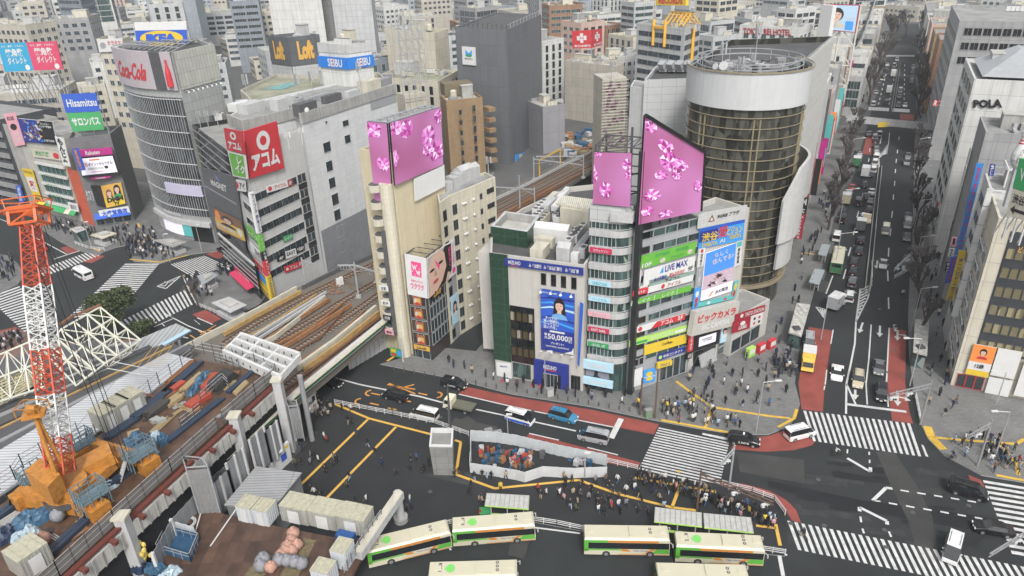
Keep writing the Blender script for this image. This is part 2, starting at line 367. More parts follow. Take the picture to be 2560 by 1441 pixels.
arrow(b,(2138,975),(2138,1000)); arrow(b,(2194,652),(2191,672)); arrow(b,(2246,660),(2244,677))
line(b,[(2118,1146),(2176,1180),(2176,1169)],.45); line(b,[(2119,1124),(2118,1134)],.2); line(b,[(2173,1130),(2173,1138)],.2); line(b,[(2174,1150),(2174,1158)],.2)
line(b,[(2182,1252),(2215,1220),(2231,1222)],.45); line(b,[(2183,1252),(2201,1254)],.22)
for i in range(5): line(b,[(2251+i*42,1226+i*6.6),(2272+i*42,1229.5+i*6.6)],.28)
for i in range(6): line(b,[(2222+i*43,1258+i*7.2),(2243+i*43,1262+i*7.2)],.28)
line(b,[(2149,1279),(2149,1269),(2217,1303),(2218,1312)],.45); line(b,[(2151,1292),(2153,1306)],.25); line(b,[(2156,1322),(2160,1334)],.25); line(b,[(2222,1329),(2228,1343)],.25)
line(b,[(1326,1318),(1450,1334)],.25); line(b,[(1945,1372),(1958,1441)],.45); line(b,[(1920,1379),(1968,1388)],.3)
line(b,[(1120,1362),(1127,1376)],.25); line(b,[(1329,1320),(1334,1334)],.25)
line(b,[(100,560),(150,577),(213,622)],.25); line(b,[(80,590),(170,638)],.25); line(b,[(135,648),(213,623)],.4); line(b,[(-20,540),(60,572),(90,595)],.2)
line(b,[(393,716),(415,722),(452,690),(393,716)],.3); line(b,[(400,713),(412,716),(420,707),(437,700)],.25); line(b,[(410,705),(424,707)],.2)
line(b,[(413,785),(470,815),(522,836)],.25); line(b,[(385,818),(433,797),(425,790)],.25); line(b,[(405,810),(412,816)],.2); line(b,[(493,795),(532,812)],.25)
line(b,[(440,838),(470,846)],.25); line(b,[(485,800),(500,812)],.1)
for i in range(12):
 x=2176+i*8.6
 if 44<x-2176<58: continue
 line(b,[(x,268+i*.5),(x-1.5,276+i*.5)],1.2)
for x0,y0,x1,y1 in ((2222,262,2243,155),(2196,262,2223,155),(2260,262,2262,155)):
 for i in range(9): t=i/9; line(b,[(x0+(x1-x0)*t,y0+(y1-y0)*t),(x0+(x1-x0)*(t+.05),y0+(y1-y0)*(t+.05))],.3)
for i in range(14): line(b,[(2205+i*6,142),(2204+i*6,138)],1.6)
line(b,[(2160,282),(2178,240)],.1)
structure('road_marking',b,white_line,'white lane lines and arrows on the carriageways')
b=MB()
for pts in ([(2167,735),(2177,640),(2189,520),(2200,420)],[(2231,278),(2249,160)]):
 q=[G(*p) for p in pts]
 for o in (-.5,.5):
  for A_,B_ in zip(q,q[1:]): b.bar(A_+Vector((o,0,.35)),B_+Vector((o,0,.35)),.18,.7)
tag(b.build('median_barrier',M('median_grey',(.3,.29,.27),.8)),'low double median barrier running up the middle of the avenue','barrier')
b=MB()
for pts in ([(838,1012),(923,1048),(1080,1088)],[(920,1050),(750,1216)],[(990,1069),(808,1256)],[(1137,1102),(1152,1107),(1140,1188),(1237,1223),(1447,1202),(1545,1237),(1678,1270)],
   [(1587,1196),(1650,1207),(1790,1232)],[(1700,1217),(1680,1270)],[(1678,1270),(1740,1278)],[(1939,1312),(1950,1366)],[(1890,1316),(1940,1322)]):
 line(b,pts,.42,z=.112)
o=structure('tactile_paving',b,M('tactile_bright',(.62,.38,.07),.6,noise=.15,scale=1.5),'bright yellow guide strips across the dark station forecourt')
b=MB()
for pts in ([(1690,955),(1730,985),(1781,1020),(1763,1070)],[(1781,1020),(1920,1042),(1975,1048)],[(1653,1052),(1740,1068),(1830,1085)],[(1992,1025),(1985,1048),(1945,1070)],
   [(2325,1095),(2400,1102),(2540,1112)],[(2540,1112),(2560,1100)],[(2500,1115),(2540,1160),(2545,1190)],[(2490,1190),(2540,1200),(2560,1203)],
   [(968,905),(990,890)],[(1693,1180),(1700,1182)],[(340,628),(370,600),(355,585)],[(235,622),(250,630)],[(325,650),(400,657),(470,640)],[(470,700),(478,735),(490,752)],[(20,708),(50,700)],
   [(2003,633),(2040,638)],[(350,570),(345,560)]):
 line(b,pts,.5,z=.145)
line(b,[(2318,1068),(2328,1095),(2358,1126)],1.2,z=.146)
structure('tactile_paving',b,tactile,'ochre guide strips set in the grey pavements')
b=MB()
def cross(b,x,y,dx,dy,w=.3):
 line(b,[(x-dx,y-dy),(x+dx,y+dy)],w,z=.018)
cross(b,1003,968,35,6); cross(b,1005,970,30,-8); cross(b,1005,972,33,13)
cross(b,530,826,22,-3); line(b,[(497,828),(522,842)],.25,z=.018); line(b,[(540,813),(500,838)],.25,z=.018); line(b,[(475,838),(490,848)],.25)
for x,y in ((938,985),(1056,985),(935,1010),(980,1022),(1015,1002)): line(b,[(x-10,y-1.5),(x+12,y+3)],.3,z=.018)
def hook(b,x,y,r,fl):
 c=G(x,y); pts=[]
 for k in range(7):
  t=PI*(k/6)-PI/2; pts.append(c+Vector((fl*math.cos(t)*r,math.sin(t)*r,0)))
 for a,d in zip(pts,pts[1:]):
  n=(d-a); n=Vector((-n.y,n.x,0)).normalized()*.17; b.poly([a-n,d-n,d+n,a+n],.018)
hook(b,926,983,.8,-1); hook(b,1093,988,.8,1); hook(b,900,1004,.8,-1); hook(b,1037,1038,.8,-1)
structure('road_marking',b,orange_line,'orange hooks and crosses painted on the street by the railway bridge')
# BUILDING TOOLS
class Fac:
 """a vertical face from A to B (left to right seen from outside)"""
 def __init__(s,A,B):
  s.A=Vector((A[0],A[1],0)); s.B=Vector((B[0],B[1],0)); d=s.B-s.A; s.L=d.length; s.t=d.normalized(); s.n=Vector((s.t.y,-s.t.x,0))
 def pt(s,u,z,off=0): return s.A+s.t*u+s.n*off+Vector((0,0,z))
 def hit(s,px,py,off=0):
  o=Vector((0,0,CAMH)); v=ray(px,py); k=((s.A+s.n*off-o).dot(s.n))/v.dot(s.n); p=o+v*k
  return ((p-s.A).dot(s.t),p.z)
 def quad(s,pts,off=0): return [s.pt(*s.hit(x,y,off),off) for x,y in pts]     # TL,TR,BR,BL
 def rect(s,u0,u1,z0,z1,off=0): return [s.pt(u0,z1,off),s.pt(u1,z1,off),s.pt(u1,z0,off),s.pt(u0,z0,off)]
 def shift(s,off): return Fac(s.A+s.n*off,s.B+s.n*off)
def qn(q): return (q[3]-q[0]).cross(q[1]-q[0]).normalized()   # outward for TL,TR,BR,BL seen from the front
def bil(q,x,y):  # x 0..1 left-right, y 0..1 bottom-top
 return (q[3].lerp(q[2],x)).lerp(q[0].lerp(q[1],x),y)
_tc={}
def text_geo(s,bold=.02,res=2):
 k=(s,bold,res)
 if k in _tc: return _tc[k]
 cu=bpy.data.curves.new('t','FONT'); cu.body=s; cu.offset=bold; cu.resolution_u=res; cu.align_x='CENTER'; cu.space_line=.95
 ob=bpy.data.objects.new('t',cu); COL.objects.link(ob); dg=bpy.context.evaluated_depsgraph_get(); me=bpy.data.meshes.new_from_object(ob.evaluated_get(dg))
 vs=[v.co.copy() for v in me.vertices]; fs=[tuple(p.vertices) for p in me.polygons]
 bpy.data.objects.remove(ob); bpy.data.curves.remove(cu); bpy.data.meshes.remove(me)
 if not vs: _tc[k]=([],[]); return _tc[k]
 x0=min(v.x for v in vs);x1=max(v.x for v in vs);y0=min(v.y for v in vs);y1=max(v.y for v in vs)
 vs=[((v.x-x0)/max(1e-6,x1-x0),(v.y-y0)/max(1e-6,y1-y0)) for v in vs]; _tc[k]=(vs,fs); return _tc[k]
def lettering(parent,q,s,r,mat,off=.06,bold=.02,name='lettering',vertical=False,slant=0):
 """text s stretched into rectangle r=(x0,y0,x1,y1) of the quad q"""
 if vertical: s='\n'.join(s)
 vs,fs=text_geo(s,bold); n=qn(q); b=MB()
 for v in vs:
  x=r[0]+(r[2]-r[0])*(v[0]+slant*(v[1]-.5)); y=r[1]+(r[3]-r[1])*v[1]; b.v.append(tuple(bil(q,x,y)+n*off))
 b.f=list(fs); b.m=[0]*len(fs)
 return b.build(name,mat,parent)
def board(parent,q,mat,th=.2,name='sign_board',off=0.0,side=None):
 n=qn(q); a=[p+n*off for p in q]; c=[p+n*(off+th) for p in q]; b=MB()
 b.mi=1 if side else 0
 b.face([c[3],c[2],c[1],c[0]]); b.face([a[0],a[1],a[2],a[3]])
 for i in range(4):
  j=(i+1)%4; b.face([a[j],a[i],c[i],c[j]])
 if side: b.m=[0]+[1]*5
 o=b.build(name,[mat,side] if side else mat,parent); return o,[p+n*(off+th) for p in q]
def art(parent,q,items,off=.02,name='artwork'):
 mats=[];b=MB();n=qn(q);k=0
 for it in items:
  m=it[-1]; st_=.004 if len(items)<40 else .0006
  if m not in mats: mats.append(m)
  b.mi=mats.index(m); o=off+k*st_; k+=1
  if it[0]=='r': _,x0,y0,x1,y1,_m=it; pts=[(x0,y0),(x1,y0),(x1,y1),(x0,y1)]
  elif it[0]=='e':
   _,cx,cy,rx,ry,_m=it; pts=[(cx+rx*math.cos(t*PI/12),cy+ry*math.sin(t*PI/12)) for t in range(24)]
  else: pts=it[1]
  b.face([bil(q,x,y)+n*o for x,y in pts])
 o=b.build(name,mats,parent)
 return o
def sign(parent,q,mat,texts=(),th=.15,off=.03,items=(),name='sign_board',side=None):
 o,qq=board(parent,q,mat,th,name,off,side)
 if items: art(o,qq,items)
 for t in texts:
  s,r,m=t[:3]; kw=t[3] if len(t)>3 else {}
  lettering(o,qq,s,r,m,off=.05+(.004 if len(items)<40 else .0006)*len(items),**kw)
 return o,qq
def face_items(cx,cy,s,ax,skin,hair,cloth,eye,lip,long=True):
 """a plain generic portrait: hair, face, neck, eyes, mouth, shoulders"""
 w=s/ax
 it=[('e',cx,cy+.04*s,.62*w,.74*s,hair)]
 if long: it.append(('p',[(cx-.62*w,cy),(cx+.62*w,cy),(cx+.75*w,cy-1.1*s),(cx-.7*w,cy-1.1*s)],hair))
 it+= [('p',[(cx-.2*w,cy-.3*s),(cx+.2*w,cy-.3*s),(cx+.24*w,cy-.95*s),(cx-.24*w,cy-.95*s)],skin),
      ('p',[(cx-.95*w,cy-1.5*s),(cx-.7*w,cy-1.05*s),(cx-.2*w,cy-.85*s),(cx+.2*w,cy-.85*s),(cx+.7*w,cy-1.05*s),(cx+.95*w,cy-1.5*s)],cloth),
      ('e',cx,cy-.08*s,.42*w,.56*s,skin),
      ('p',[(cx-.45*w,cy+.1*s),(cx-.3*w,cy+.22*s),(cx,cy+.3*s),(cx+.3*w,cy+.2*s),(cx+.45*w,cy+.1*s),(cx+.4*w,cy+.5*s),(cx,cy+.62*s),(cx-.4*w,cy+.5*s)],hair),
      ('e',cx-.17*w,cy-.02*s,.08*w,.035*s,eye),('e',cx+.17*w,cy-.02*s,.08*w,.035*s,eye),
      ('p',[(cx-.03*w,cy-.05*s),(cx+.04*w,cy-.2*s),(cx-.05*w,cy-.2*s)],PM('skin_shadow',(.42,.26,.20))),('e',cx,cy-.36*s,.12*w,.04*s,lip)]
 return it
def windows(parent,F,nu,nz,u0,u1,z0,z1,fw=.7,fh=.5,g=None,fr=None,depth=.05,mull=0,name='window',skip=None,limit=100):
 """separate window parts on a face, sharing one mesh"""
 g=g or glass; fr=fr or grey; cw=(u1-u0)/nu; ch=(z1-z0)/nz; w_=cw*fw; h=ch*fh; key=('w',round(w_,1),round(h,1),g.name,fr.name,mull)
 if key not in _mc:
  b=MB(); b.mi=1; t=.07
  for x in ([-w_/2,w_/2] if mull<2 else [-w_/2+w_*i/mull for i in range(mull+1)]): b.box(x,-depth/2,0,t,depth+.06,h+t)
  for z in (-h/2,h/2): b.box(0,-depth/2,z,w_+t,depth+.1,t)
  b.mi=0; b.face([(-w_/2,-.03,-h/2),(w_/2,-.03,-h/2),(w_/2,-.03,h/2),(-w_/2,-.03,h/2)])
  o=b.build(name,[g,fr]); _mc[key]=o.data; bpy.data.objects.remove(o)
 me=_mc[key]; fm=frame_of(parent).inverted(); rot=Matrix(((F.t.x,-F.n.x,0,0),(F.t.y,-F.n.y,0,0),(0,0,1,0),(0,0,0,1))); c=0
 for j in range(nz):
  for i in range(nu):
   if skip and skip(i,j): continue
   if c>=limit: return
   p=F.pt(u0+cw*(i+.5),z0+ch*(j+.5),0); put(name,me,parent,fm@Matrix.Translation(p)@rot); c+=1
def ccw(p):
 a=sum(p[i][0]*p[(i+1)%len(p)][1]-p[(i+1)%len(p)][0]*p[i][1] for i in range(len(p)))
 return p if a>0 else p[::-1]
FOOT=[]
def bld(name,label,cat,poly,H,wall,roof=None,par=1.0,z0=0,group=None,t=.35):
 """thing with a wall (parapet included) and a sunken roof; returns thing, faces"""
 p=ccw([(q[0],q[1]) for q in poly]); n=len(p); cx=sum(q[0] for q in p)/n; cy=sum(q[1] for q in p)/n
 T=thing(name,label,cat,(cx,cy,z0),0,group); b=MB(); FOOT.append((p,H))
 b.prism(p,z0,H,top=False)
 ins=[]
 for i in range(n):   # inset polygon
  a=Vector(p[i-1]);c=Vector(p[i]);d=Vector(p[(i+1)%n]); e1=(c-a).normalized(); e2=(d-c).normalized()
  n1=Vector((-e1.y,e1.x)); n2=Vector((-e2.y,e2.x)); m=(n1+n2); m=m/max(.3,m.dot(n1)) if m.length>.05 else n1; ins.append(c+m*t)
 for i in range(n):
  j=(i+1)%n
  b.face([(*p[i],H),(*p[j],H),(*ins[j],H),(*ins[i],H)]); b.face([(*ins[i],H),(*ins[j],H),(*ins[j],H-par),(*ins[i],H-par)])
 b.build('wall',wall,T)
 r=MB(); r.poly([(q.x,q.y) for q in ins],H-par); R=r.build('roof',roof or roof_m,T)
 return T,[Fac(p[i],p[(i+1)%n]) for i in range(n)],R
def boxpoly(C,L,R,H):
 """roof corners in the picture: front C, left L, right R (or a depth in metres for one of them)"""
 c=G(*C,H)
 if isinstance(L,(int,float)): r=G(*R,H); d=(r-c).normalized(); l=c+Vector((-d.y,d.x,0))*L
 elif isinstance(R,(int,float)): l=G(*L,H); d=(c-l).normalized(); r=c+Vector((-d.y,d.x,0))*R
 else: l=G(*L,H); r=G(*R,H)
 return [l,c,r,l+r-c]
def rooftop(T,R,poly,H,seed=0,n=6,par=1.0,big=True):
 """plant on a roof: stair head, chillers, tank, duct runs, as parts of the building"""
 rnd=random.Random(seed); p=[Vector((q[0],q[1],0)) for q in ccw([(q[0],q[1]) for q in poly])][:4]; z=H-par
 ax=(p[1]-p[0]); ay=(p[3]-p[0]); w_,d=ax.length,ay.length; ang=math.atan2(ax.y,ax.x)
 def at(u,v): return p[0]+ax*u+ay*v
 if big and w_>6 and d>6:
  u,v=rnd.choice([(.25,.7),(.7,.7),(.5,.75)]); c=at(u,v); s=min(w_*.3,7); s2=min(d*.25,5); h=rnd.uniform(2.4,4)
  b=MB(); b.box(c.x,c.y,z+h/2,s,s2,h,ang); b.mi=1; b.box(c.x,c.y,z+h+.1,s+.3,s2+.3,.2,ang); b.build('stair_head',[rnd.choice([palegrey,concrete,cream]),roof_pale],T)
 for i in range(n):
  u,v=rnd.uniform(.1,.9),rnd.uniform(.12,.88); c=at(u,v); k=rnd.random(); b=MB()
  if k<.5:
   m=rnd.randint(1,4)
   for j in range(m):
    e=c+ax.normalized()*j*1.25
    b.mi=0; b.box(e.x,e.y,z+.95,1.1,.9,1.5,ang); b.mi=1; b.box(e.x,e.y,z+1.74,.8,.7,.12,ang)
   b.build('chiller',[rnd.choice([white_paint,palegrey,cream]),darkgrey],T)
  elif k<.62:
   b.tube((c.x,c.y,z+.6),(c.x,c.y,z+2.4),1.0,n=12); b.blob((c.x,c.y,z+2.4),1.0,1.0,.35,12,4); b.build('water_tank',cream,T)
  elif k<.8:
   e=c+ay.normalized()*rnd.uniform(2,5); b.bar((c.x,c.y,z+.5),(e.x,e.y,z+.5),.6,.5); b.bar((e.x,e.y,z+.5),(e.x,e.y,z+1.5),.7); b.build('duct',steel,T)
  else:
   b.box(c.x,c.y,z+.6,rnd.uniform(1,3),rnd.uniform(1,2),1.2,ang); b.build('plant_box',rnd.choice([grey,palegrey,concrete]),T)
def antenna(T,x,y,z,h,mat=None):
 b=MB(); b.tube((x,y,z),(x,y,z+h),.09,.05,6)
 for k in range(3):
  a=k*2.1; X,Y=x+.5*math.cos(a),y+.5*math.sin(a); b.bar((x,y,z+h*.8),(X,Y,z+h*.8),.05); b.box(X,Y,z+h*.85,.28,.14,h*.3,a)
 b.build('antenna',mat or steel,T)
C_=lambda n,c,**k: PM('sign_'+n,c,**k)
s_red=C_('red',(.50,.035,.045)); s_green=C_('green',(.13,.40,.05)); s_white=C_('white',(.62,.62,.61)); s_blue=C_('blue',(.03,.10,.48)); s_navy=C_('navy',(.02,.035,.22))
s_yel=C_('yellow',(.66,.47,.04)); s_black=C_('black',(.015,.015,.017)); s_dgreen=C_('dark_green',(.04,.30,.10)); s_sky=C_('sky',(.05,.30,.70)); s_mag=C_('magenta',(.42,.02,.20))
s_crim=C_('crimson',(.50,.03,.09)); s_pale=C_('pale_blue',(.42,.62,.74)); s_gold=C_('gold',(.62,.36,.08)); s_pinkl=C_('light_pink',(.72,.36,.42)); s_dred=C_('dark_red',(.32,.02,.035)); s_grey=C_('grey',(.30,.31,.32))
s_hot=C_('hot_pink',(.75,.07,.25)); s_teal=C_('teal',(.10,.42,.42)); s_lime=C_('lime',(.38,.62,.12)); s_orange=C_('orange',(.75,.25,.06)); s_brown=C_('brown',(.20,.10,.05))
skin_p=C_('skin',(.62,.42,.33)); hair_p=C_('hair',(.018,.014,.012)); lip_p=C_('lip',(.45,.08,.09))
led_pink=PM('screen_pink',(.62,.17,.50),rough=.4,emit=.25); led_blue=PM('screen_blue',(.06,.22,.62),rough=.4,emit=.25); led_white=PM('screen_white',(.72,.68,.78),rough=.4,emit=.25); led_dark=PM('screen_dark',(.03,.03,.05),rough=.3,emit=.1)
def pink_screen_mat():
 m,nt,b=newmat('screen_pink_gradient'); L=nt.links.new; tc=ND(nt,'ShaderNodeTexCoord'); nz=ND(nt,'ShaderNodeTexNoise'); nz.inputs['Scale'].default_value=.09; nz.inputs['Detail'].default_value=1
 L(tc.outputs['UV'],nz.inputs['Vector']); cr=ND(nt,'ShaderNodeValToRGB'); e=cr.color_ramp.elements; e[0].position=.35; e[0].color=(.30,.09,.20,1); e[1].position=.65; e[1].color=(.42,.17,.37,1)
 L(nz.outputs[0],cr.inputs[0]); L(cr.outputs[0],b.inputs['Base Color']); L(cr.outputs[0],b.inputs['Emission Color']); b.inputs['Emission Strength'].default_value=.2; b.inputs['Roughness'].default_value=.45; return m
led_grad=pink_screen_mat()
gem_m=[PM('gem_'+str(i),c,rough=.3,emit=.2) for i,c in enumerate([(.62,.30,.58),(.38,.06,.28),(.55,.17,.46),(.25,.03,.16),(.75,.55,.74),(.48,.10,.36)])]
def gem(cx,cy,rx,ry,seed,ang=0):
 R=random.Random(seed); it=[]; N=11; out=[]; mid=[]; rx*=1.2; ry*=1.2
 for i in range(N):
  t=2*PI*i/N; s=R.uniform(.75,1.1)*(1-.3*abs(math.sin(t))*(math.sin(t)<0)); o=(math.cos(t)*s,math.sin(t)*s); out.append(o); t2=t+PI/N; s2=R.uniform(.35,.7); mid.append((math.cos(t2)*s2,math.sin(t2)*s2))
 def T(p): x,y=p; return (min(1,max(0,cx+(x*math.cos(ang)-y*math.sin(ang))*rx)),min(1,max(0,cy+(x*math.sin(ang)+y*math.cos(ang))*ry)))
 for i in range(N):
  j=(i+1)%N
  it.append(('p',[T(out[i]),T(out[j]),T(mid[i])],R.choice(gem_m))); it.append(('p',[T(out[j]),T(mid[j]),T(mid[i])],R.choice(gem_m))); it.append(('p',[T((0,0)),T(mid[i]),T(mid[j])],R.choice(gem_m)))
 return it
def HT(bx,by,ty):
 b=G(bx,by); lo,hi=0,69.5
 for _ in range(40):
  m=(lo+hi)/2
  if PX((b.x,b.y,m))[1]>ty: lo=m
  else: hi=m
 return lo
# BUILDINGS ROUND THE JUNCTION
tile_white=M('tile_white',(.50,.50,.49),.55,noise=.06,tile=(.9,.6,0,.03),tcol=(.33,.32,.30),streak=.1)
tile_cool=M('tile_cool',(.58,.59,.59),.55,noise=.06,tile=(1.6,1.0,0,.03),tcol=(.33,.34,.35),streak=.12)
tile_cream=M('tile_cream',(.58,.54,.43),.6,noise=.08,tile=(1.1,.9,0,.03),tcol=(.36,.33,.26),streak=.25)
tan_wall=M('tan_wall',(.56,.49,.34),.6,noise=.06,tile=(.9,6,0,.02),tcol=(.42,.36,.24),streak=.12)
marble_green=M('marble_green',(.022,.055,.035),.35,noise=.35,scale=1.5,tile=(2.4,1.6,0,.1),tcol=(.10,.13,.11),tw=.02)
panel_white=M('panel_white',(.47,.455,.42),.5,noise=.05,tile=(3.0,1.8,0,.02),tcol=(.42,.40,.37),streak=.1)
panel_grey=M('panel_grey',(.33,.34,.35),.45,noise=.08,tile=(2.2,1.1,0,.06),tcol=(.20,.20,.21))
panel_pale=M('panel_pale',(.47,.48,.48),.5,noise=.05,tile=(3.0,1.6,0,.03),tcol=(.22,.22,.22),tw=.03)
# ---- bank building
F=Fac(G(1240,938),G(1457,980)); H=23.3
dn=-F.n
fp=[F.A,F.B,F.B+dn*8,G(1490,470,22.5),G(1425,477,22.5),G(1304,532,22.5),G(1228,590,22.5)]
T,fs,R=bld('bank_building','white bank building with a blue sign band, tall blue poster and dark green marble side','bank',fp,H,panel_white,roof_dark,par=1.0)
gq=F.quad([(1225,592),(1263,640),(1289,900),(1241,890)]);
b=MB(); u0=-.1; u1=F.hit(1275,800)[0]; P0=F.pt(u0,0,.12);P1=F.pt(u1,0,.12)
b.prism([P0,P1,P1-F.n*.3,P0-F.n*.3],3.3,H); b.build('marble_cladding',marble_green,T)
c=G(1226,566,25.3);d_=G(1318,580,25.3); e=G(1262,528,25.3); b=MB()
q=[c,d_,d_+(e-c),e]; b.prism(q,H-1,25.3,top=False); qi=[c.lerp(q[2],.08),d_.lerp(q[3],.08),q[2].lerp(c,.08),q[3].lerp(d_,.08)]
for i in range(4):
 j=(i+1)%4; b.mi=1; b.face([q[i],q[j],qi[j],qi[i]]); a1,a2=Vector(qi[i]),Vector(qi[j]); b.mi=2; b.face([a1,a2,a2-Vector((0,0,1.6)),a1-Vector((0,0,1.6))])
b.mi=3; b.poly([(p.x,p.y) for p in qi],23.9); b.build('stair_tower',[marble_green,palegrey,concrete,roof_pale],T)
b=MB(); c=[G(1195,630,20.7),G(1227,632,20.7),G(1258,600,20.7),G(1226,600,20.7)]; b.prism(c,1.5,20.7); b.build('side_fin',panel_white,T)
sign(T,F.quad([(1263,645),(1459,670),(1459,688),(1263,662)],.15),s_navy,th=.25,texts=[('MIZUHO',(.05,.3,.21,.85),s_white),('みずほ銀行',(.32,.2,.48,.8),s_white),('みずほ信託銀行',(.51,.2,.74,.8),s_white),('みずほ証券',(.78,.2,.95,.8),s_white)],items=[('p',[(.06,.12),(.2,.12),(.17,.2),(.09,.2)],s_red)])
pb=[(1353,721),(1437,735),(1436,885),(1355,871)]
its=[('r',0,.36,1,1,s_blue)]
for k in range(7): its.append(('p',[(0,.45+k*.08),(.3,.5+k*.075),(1,.42+k*.09),(1,.455+k*.09),(.3,.53+k*.075),(0,.47+k*.08)],[s_sky,s_navy,s_blue,s_pale][k%4]))
its+=face_items(.56,.78,.15,.56,skin_p,hair_p,PM('sign_dress',(.16,.36,.62)),hair_p,lip_p)
its+=[('r',0,0,1,.37,s_navy),('r',.27,.325,.72,.355,s_white),('p',[(.7,.0),(1,.0),(1,.12),(.93,.05)],s_white)]
sign(T,F.quad(pb,.2),s_navy,th=.25,name='poster',items=its,texts=[('すべての\n青い挑戦に\nかつてない\n追い風を。',(.08,.38,.55,.58),s_white),('最\n大',(.1,.2,.2,.3),s_white),('50,000',(.21,.19,.83,.3),s_white),('円相\n当額',(.84,.19,.95,.3),s_white),('プレゼント!',(.3,.125,.7,.165),s_white),('2025年2月3日~2025年4月25日',(.15,.07,.85,.1),s_white),('MIZUHO みずほ銀行',(.05,.95,.5,.98),s_white)])
for k,x in enumerate((1353,1378,1403,1429)):
 windows(T,Fac(F.A,F.B),1,1,F.hit(x,700)[0],F.hit(x+12,700)[0],F.hit(x,708)[1] if False else 19.0,21.0,1,1,glass_black,dark_steel)
 p=F.pt(F.hit(x+4,718)[0],18.4,.2); q=p+F.n*1.0+Vector((0,0,.1)); b=MB(); b.bar(p,q,.06); b.tube(q,q+Vector((0,0,-.35)),.1,.28,8); b.build('poster_lamp',white_paint,T)
 p=F.pt(F.hit(x+6,890)[0],7.0,.2); q=p+F.n*1.0; b=MB(); b.bar(p,q,.06); b.tube(q,q+Vector((0,0,.3)),.1,.25,8); b.build('poster_lamp',white_paint,T)
uA=F.hit(1275,780)[0]; uB=F.hit(1336,780)[0]; zb,zt=F.hit(1290,905)[1],F.hit(1290,765)[1]
b=MB(); q=F.rect(uA,uB,zb,zt,.06); b.face([q[3],q[2],q[1],q[0]]); b.build('window_bay',glass_black,T)
windows(T,F.shift(.08),4,3,uA,uB,zb+.6,zt-.2,.88,.5,GL('glass_bronze',(.07,.055,.03),blind=.5),black)
q=F.quad([(1242,905),(1278,908),(1280,948),(1243,941)],.15); sign(T,q,s_white,texts=[('MIZUHO',(.25,.72,.75,.82),s_navy)])
windows(T,F.shift(.03),1,1,F.hit(1282,930)[0],F.hit(1328,940)[0],.4,3.4,.95,.95,glass_green,dark_steel,mull=4,name='shop_window')
q=F.quad([(1337,896),(1423,912),(1423,974),(1337,957)],.25); o,_=sign(T,q,s_navy,th=.4,texts=[('MIZUHO',(.28,.72,.66,.88),s_white)],items=[('p',[(.3,.66),(.66,.66),(.6,.7),(.36,.7)],s_red),('r',.24,.0,.78,.55,s_black)])
windows(T,F.shift(.8),1,1,F.hit(1362,950)[0],F.hit(1398,950)[0],.1,2.9,.98,.98,glass,steel,mull=4,name='entrance_door')
q=F.shift(.9).quad([(1451,755),(1459,760),(1449,915),(1445,910)],0); sign(T,q,s_blue,th=.2)
windows(T,F.shift(.03),1,1,F.hit(1427,950)[0],F.hit(1452,950)[0],.2,3.0,.9,.95,glass_black,dark_steel,mull=3,name='shop_window')
sign(T,F.quad([(1425,907),(1452,912),(1452,922),(1425,917)],.3),s_black,texts=[('北の家族',(.2,.2,.8,.8),s_white)]) if False else None
def unit(T,px,py,z,sx,sy,h,ang,kind,m=None):
 p=G(px,py,z); b=MB()
 if kind=='fan':
  b.box(p.x,p.y,z+h/2,sx,sy,h,ang); b.mi=1; n=max(1,int(max(sx,sy)/1.3))
  for i in range(n):
   o=(i+.5)/n-.5; dx=(sx*o if sx>sy else 0); dy=(sy*o if sy>=sx else 0)
   X=p.x+dx*math.cos(ang)-dy*math.sin(ang); Y=p.y+dx*math.sin(ang)+dy*math.cos(ang); b.tube((X,Y,z+h),(X,Y,z+h+.12),.42,n=8)
  b.build('chiller',[m or white_paint,darkgrey],T)
 elif kind=='gable':
  c,s=math.cos(ang),math.sin(ang)
  def w(x,y,zz): return (p.x+x*c-y*s,p.y+x*s+y*c,zz)
  X,Y=sx/2,sy/2
  for f in ([(-X,-Y,z),(X,-Y,z),(X,-Y,z+h),(-X,-Y,z+h)],[(X,Y,z),(-X,Y,z),(-X,Y,z+h),(X,Y,z+h)],[(X,-Y,z),(X,Y,z),(X,Y,z+h),(X,0,z+h*1.3),(X,-Y,z+h)],[(-X,Y,z),(-X,-Y,z),(-X,-Y,z+h),(-X,0,z+h*1.3),(-X,Y,z+h)],[(-X,-Y,z+h),(X,-Y,z+h),(X,0,z+h*1.3),(-X,0,z+h*1.3)],[(X,Y,z+h),(-X,Y,z+h),(-X,0,z+h*1.3),(X,0,z+h*1.3)]):
   b.face([w(*q) for q in f])
  b.build('plant_house',m or white_paint,T)
 else: b.box(p.x,p.y,z+h/2,sx,sy,h,ang); b.build('plant_box',m or white_paint,T)
A0=math.atan2(F.t.y,F.t.x); z=22.3; cw=cream
for a in ((1350,640,2.2,3.4,1.8,'box'),(1362,615,3.2,1.6,1.6,'box'),(1412,648,2.2,2.0,2.3,'gable'),(1438,655,1.2,1.2,1.6,'box'),(1382,600,6,2.6,2.4,'gable'),(1372,575,1.2,1.2,1.2,'box'),
          (1330,563,1.0,5,1.5,'fan'),(1345,553,1.0,5.5,1.6,'fan'),(1360,560,1.0,4,1.6,'fan'),(1432,605,1.0,6,1.5,'fan'),(1448,592,1.0,6,1.5,'fan'),(1458,640,1.1,2.4,1.6,'fan'),(1395,545,1.0,4,1.3,'fan'),(1415,560,4.5,1.0,1.3,'fan'),(1440,565,3.5,1.0,1.3,'fan'),
          (1350,528,1,6,1.4,'fan'),(1372,520,1.4,5,1.3,'box'),(1400,515,1.6,6,1.0,'box'),(1425,535,5,1.0,1.2,'fan'),(1380,500,1.2,5,.9,'box'),(1410,490,1.2,6,.9,'box')):
 unit(T,a[0],a[1],z,a[2],a[3],a[4],A0+.0,a[5],random.choice([white_paint,cream,cream,palegrey]))
b=MB()
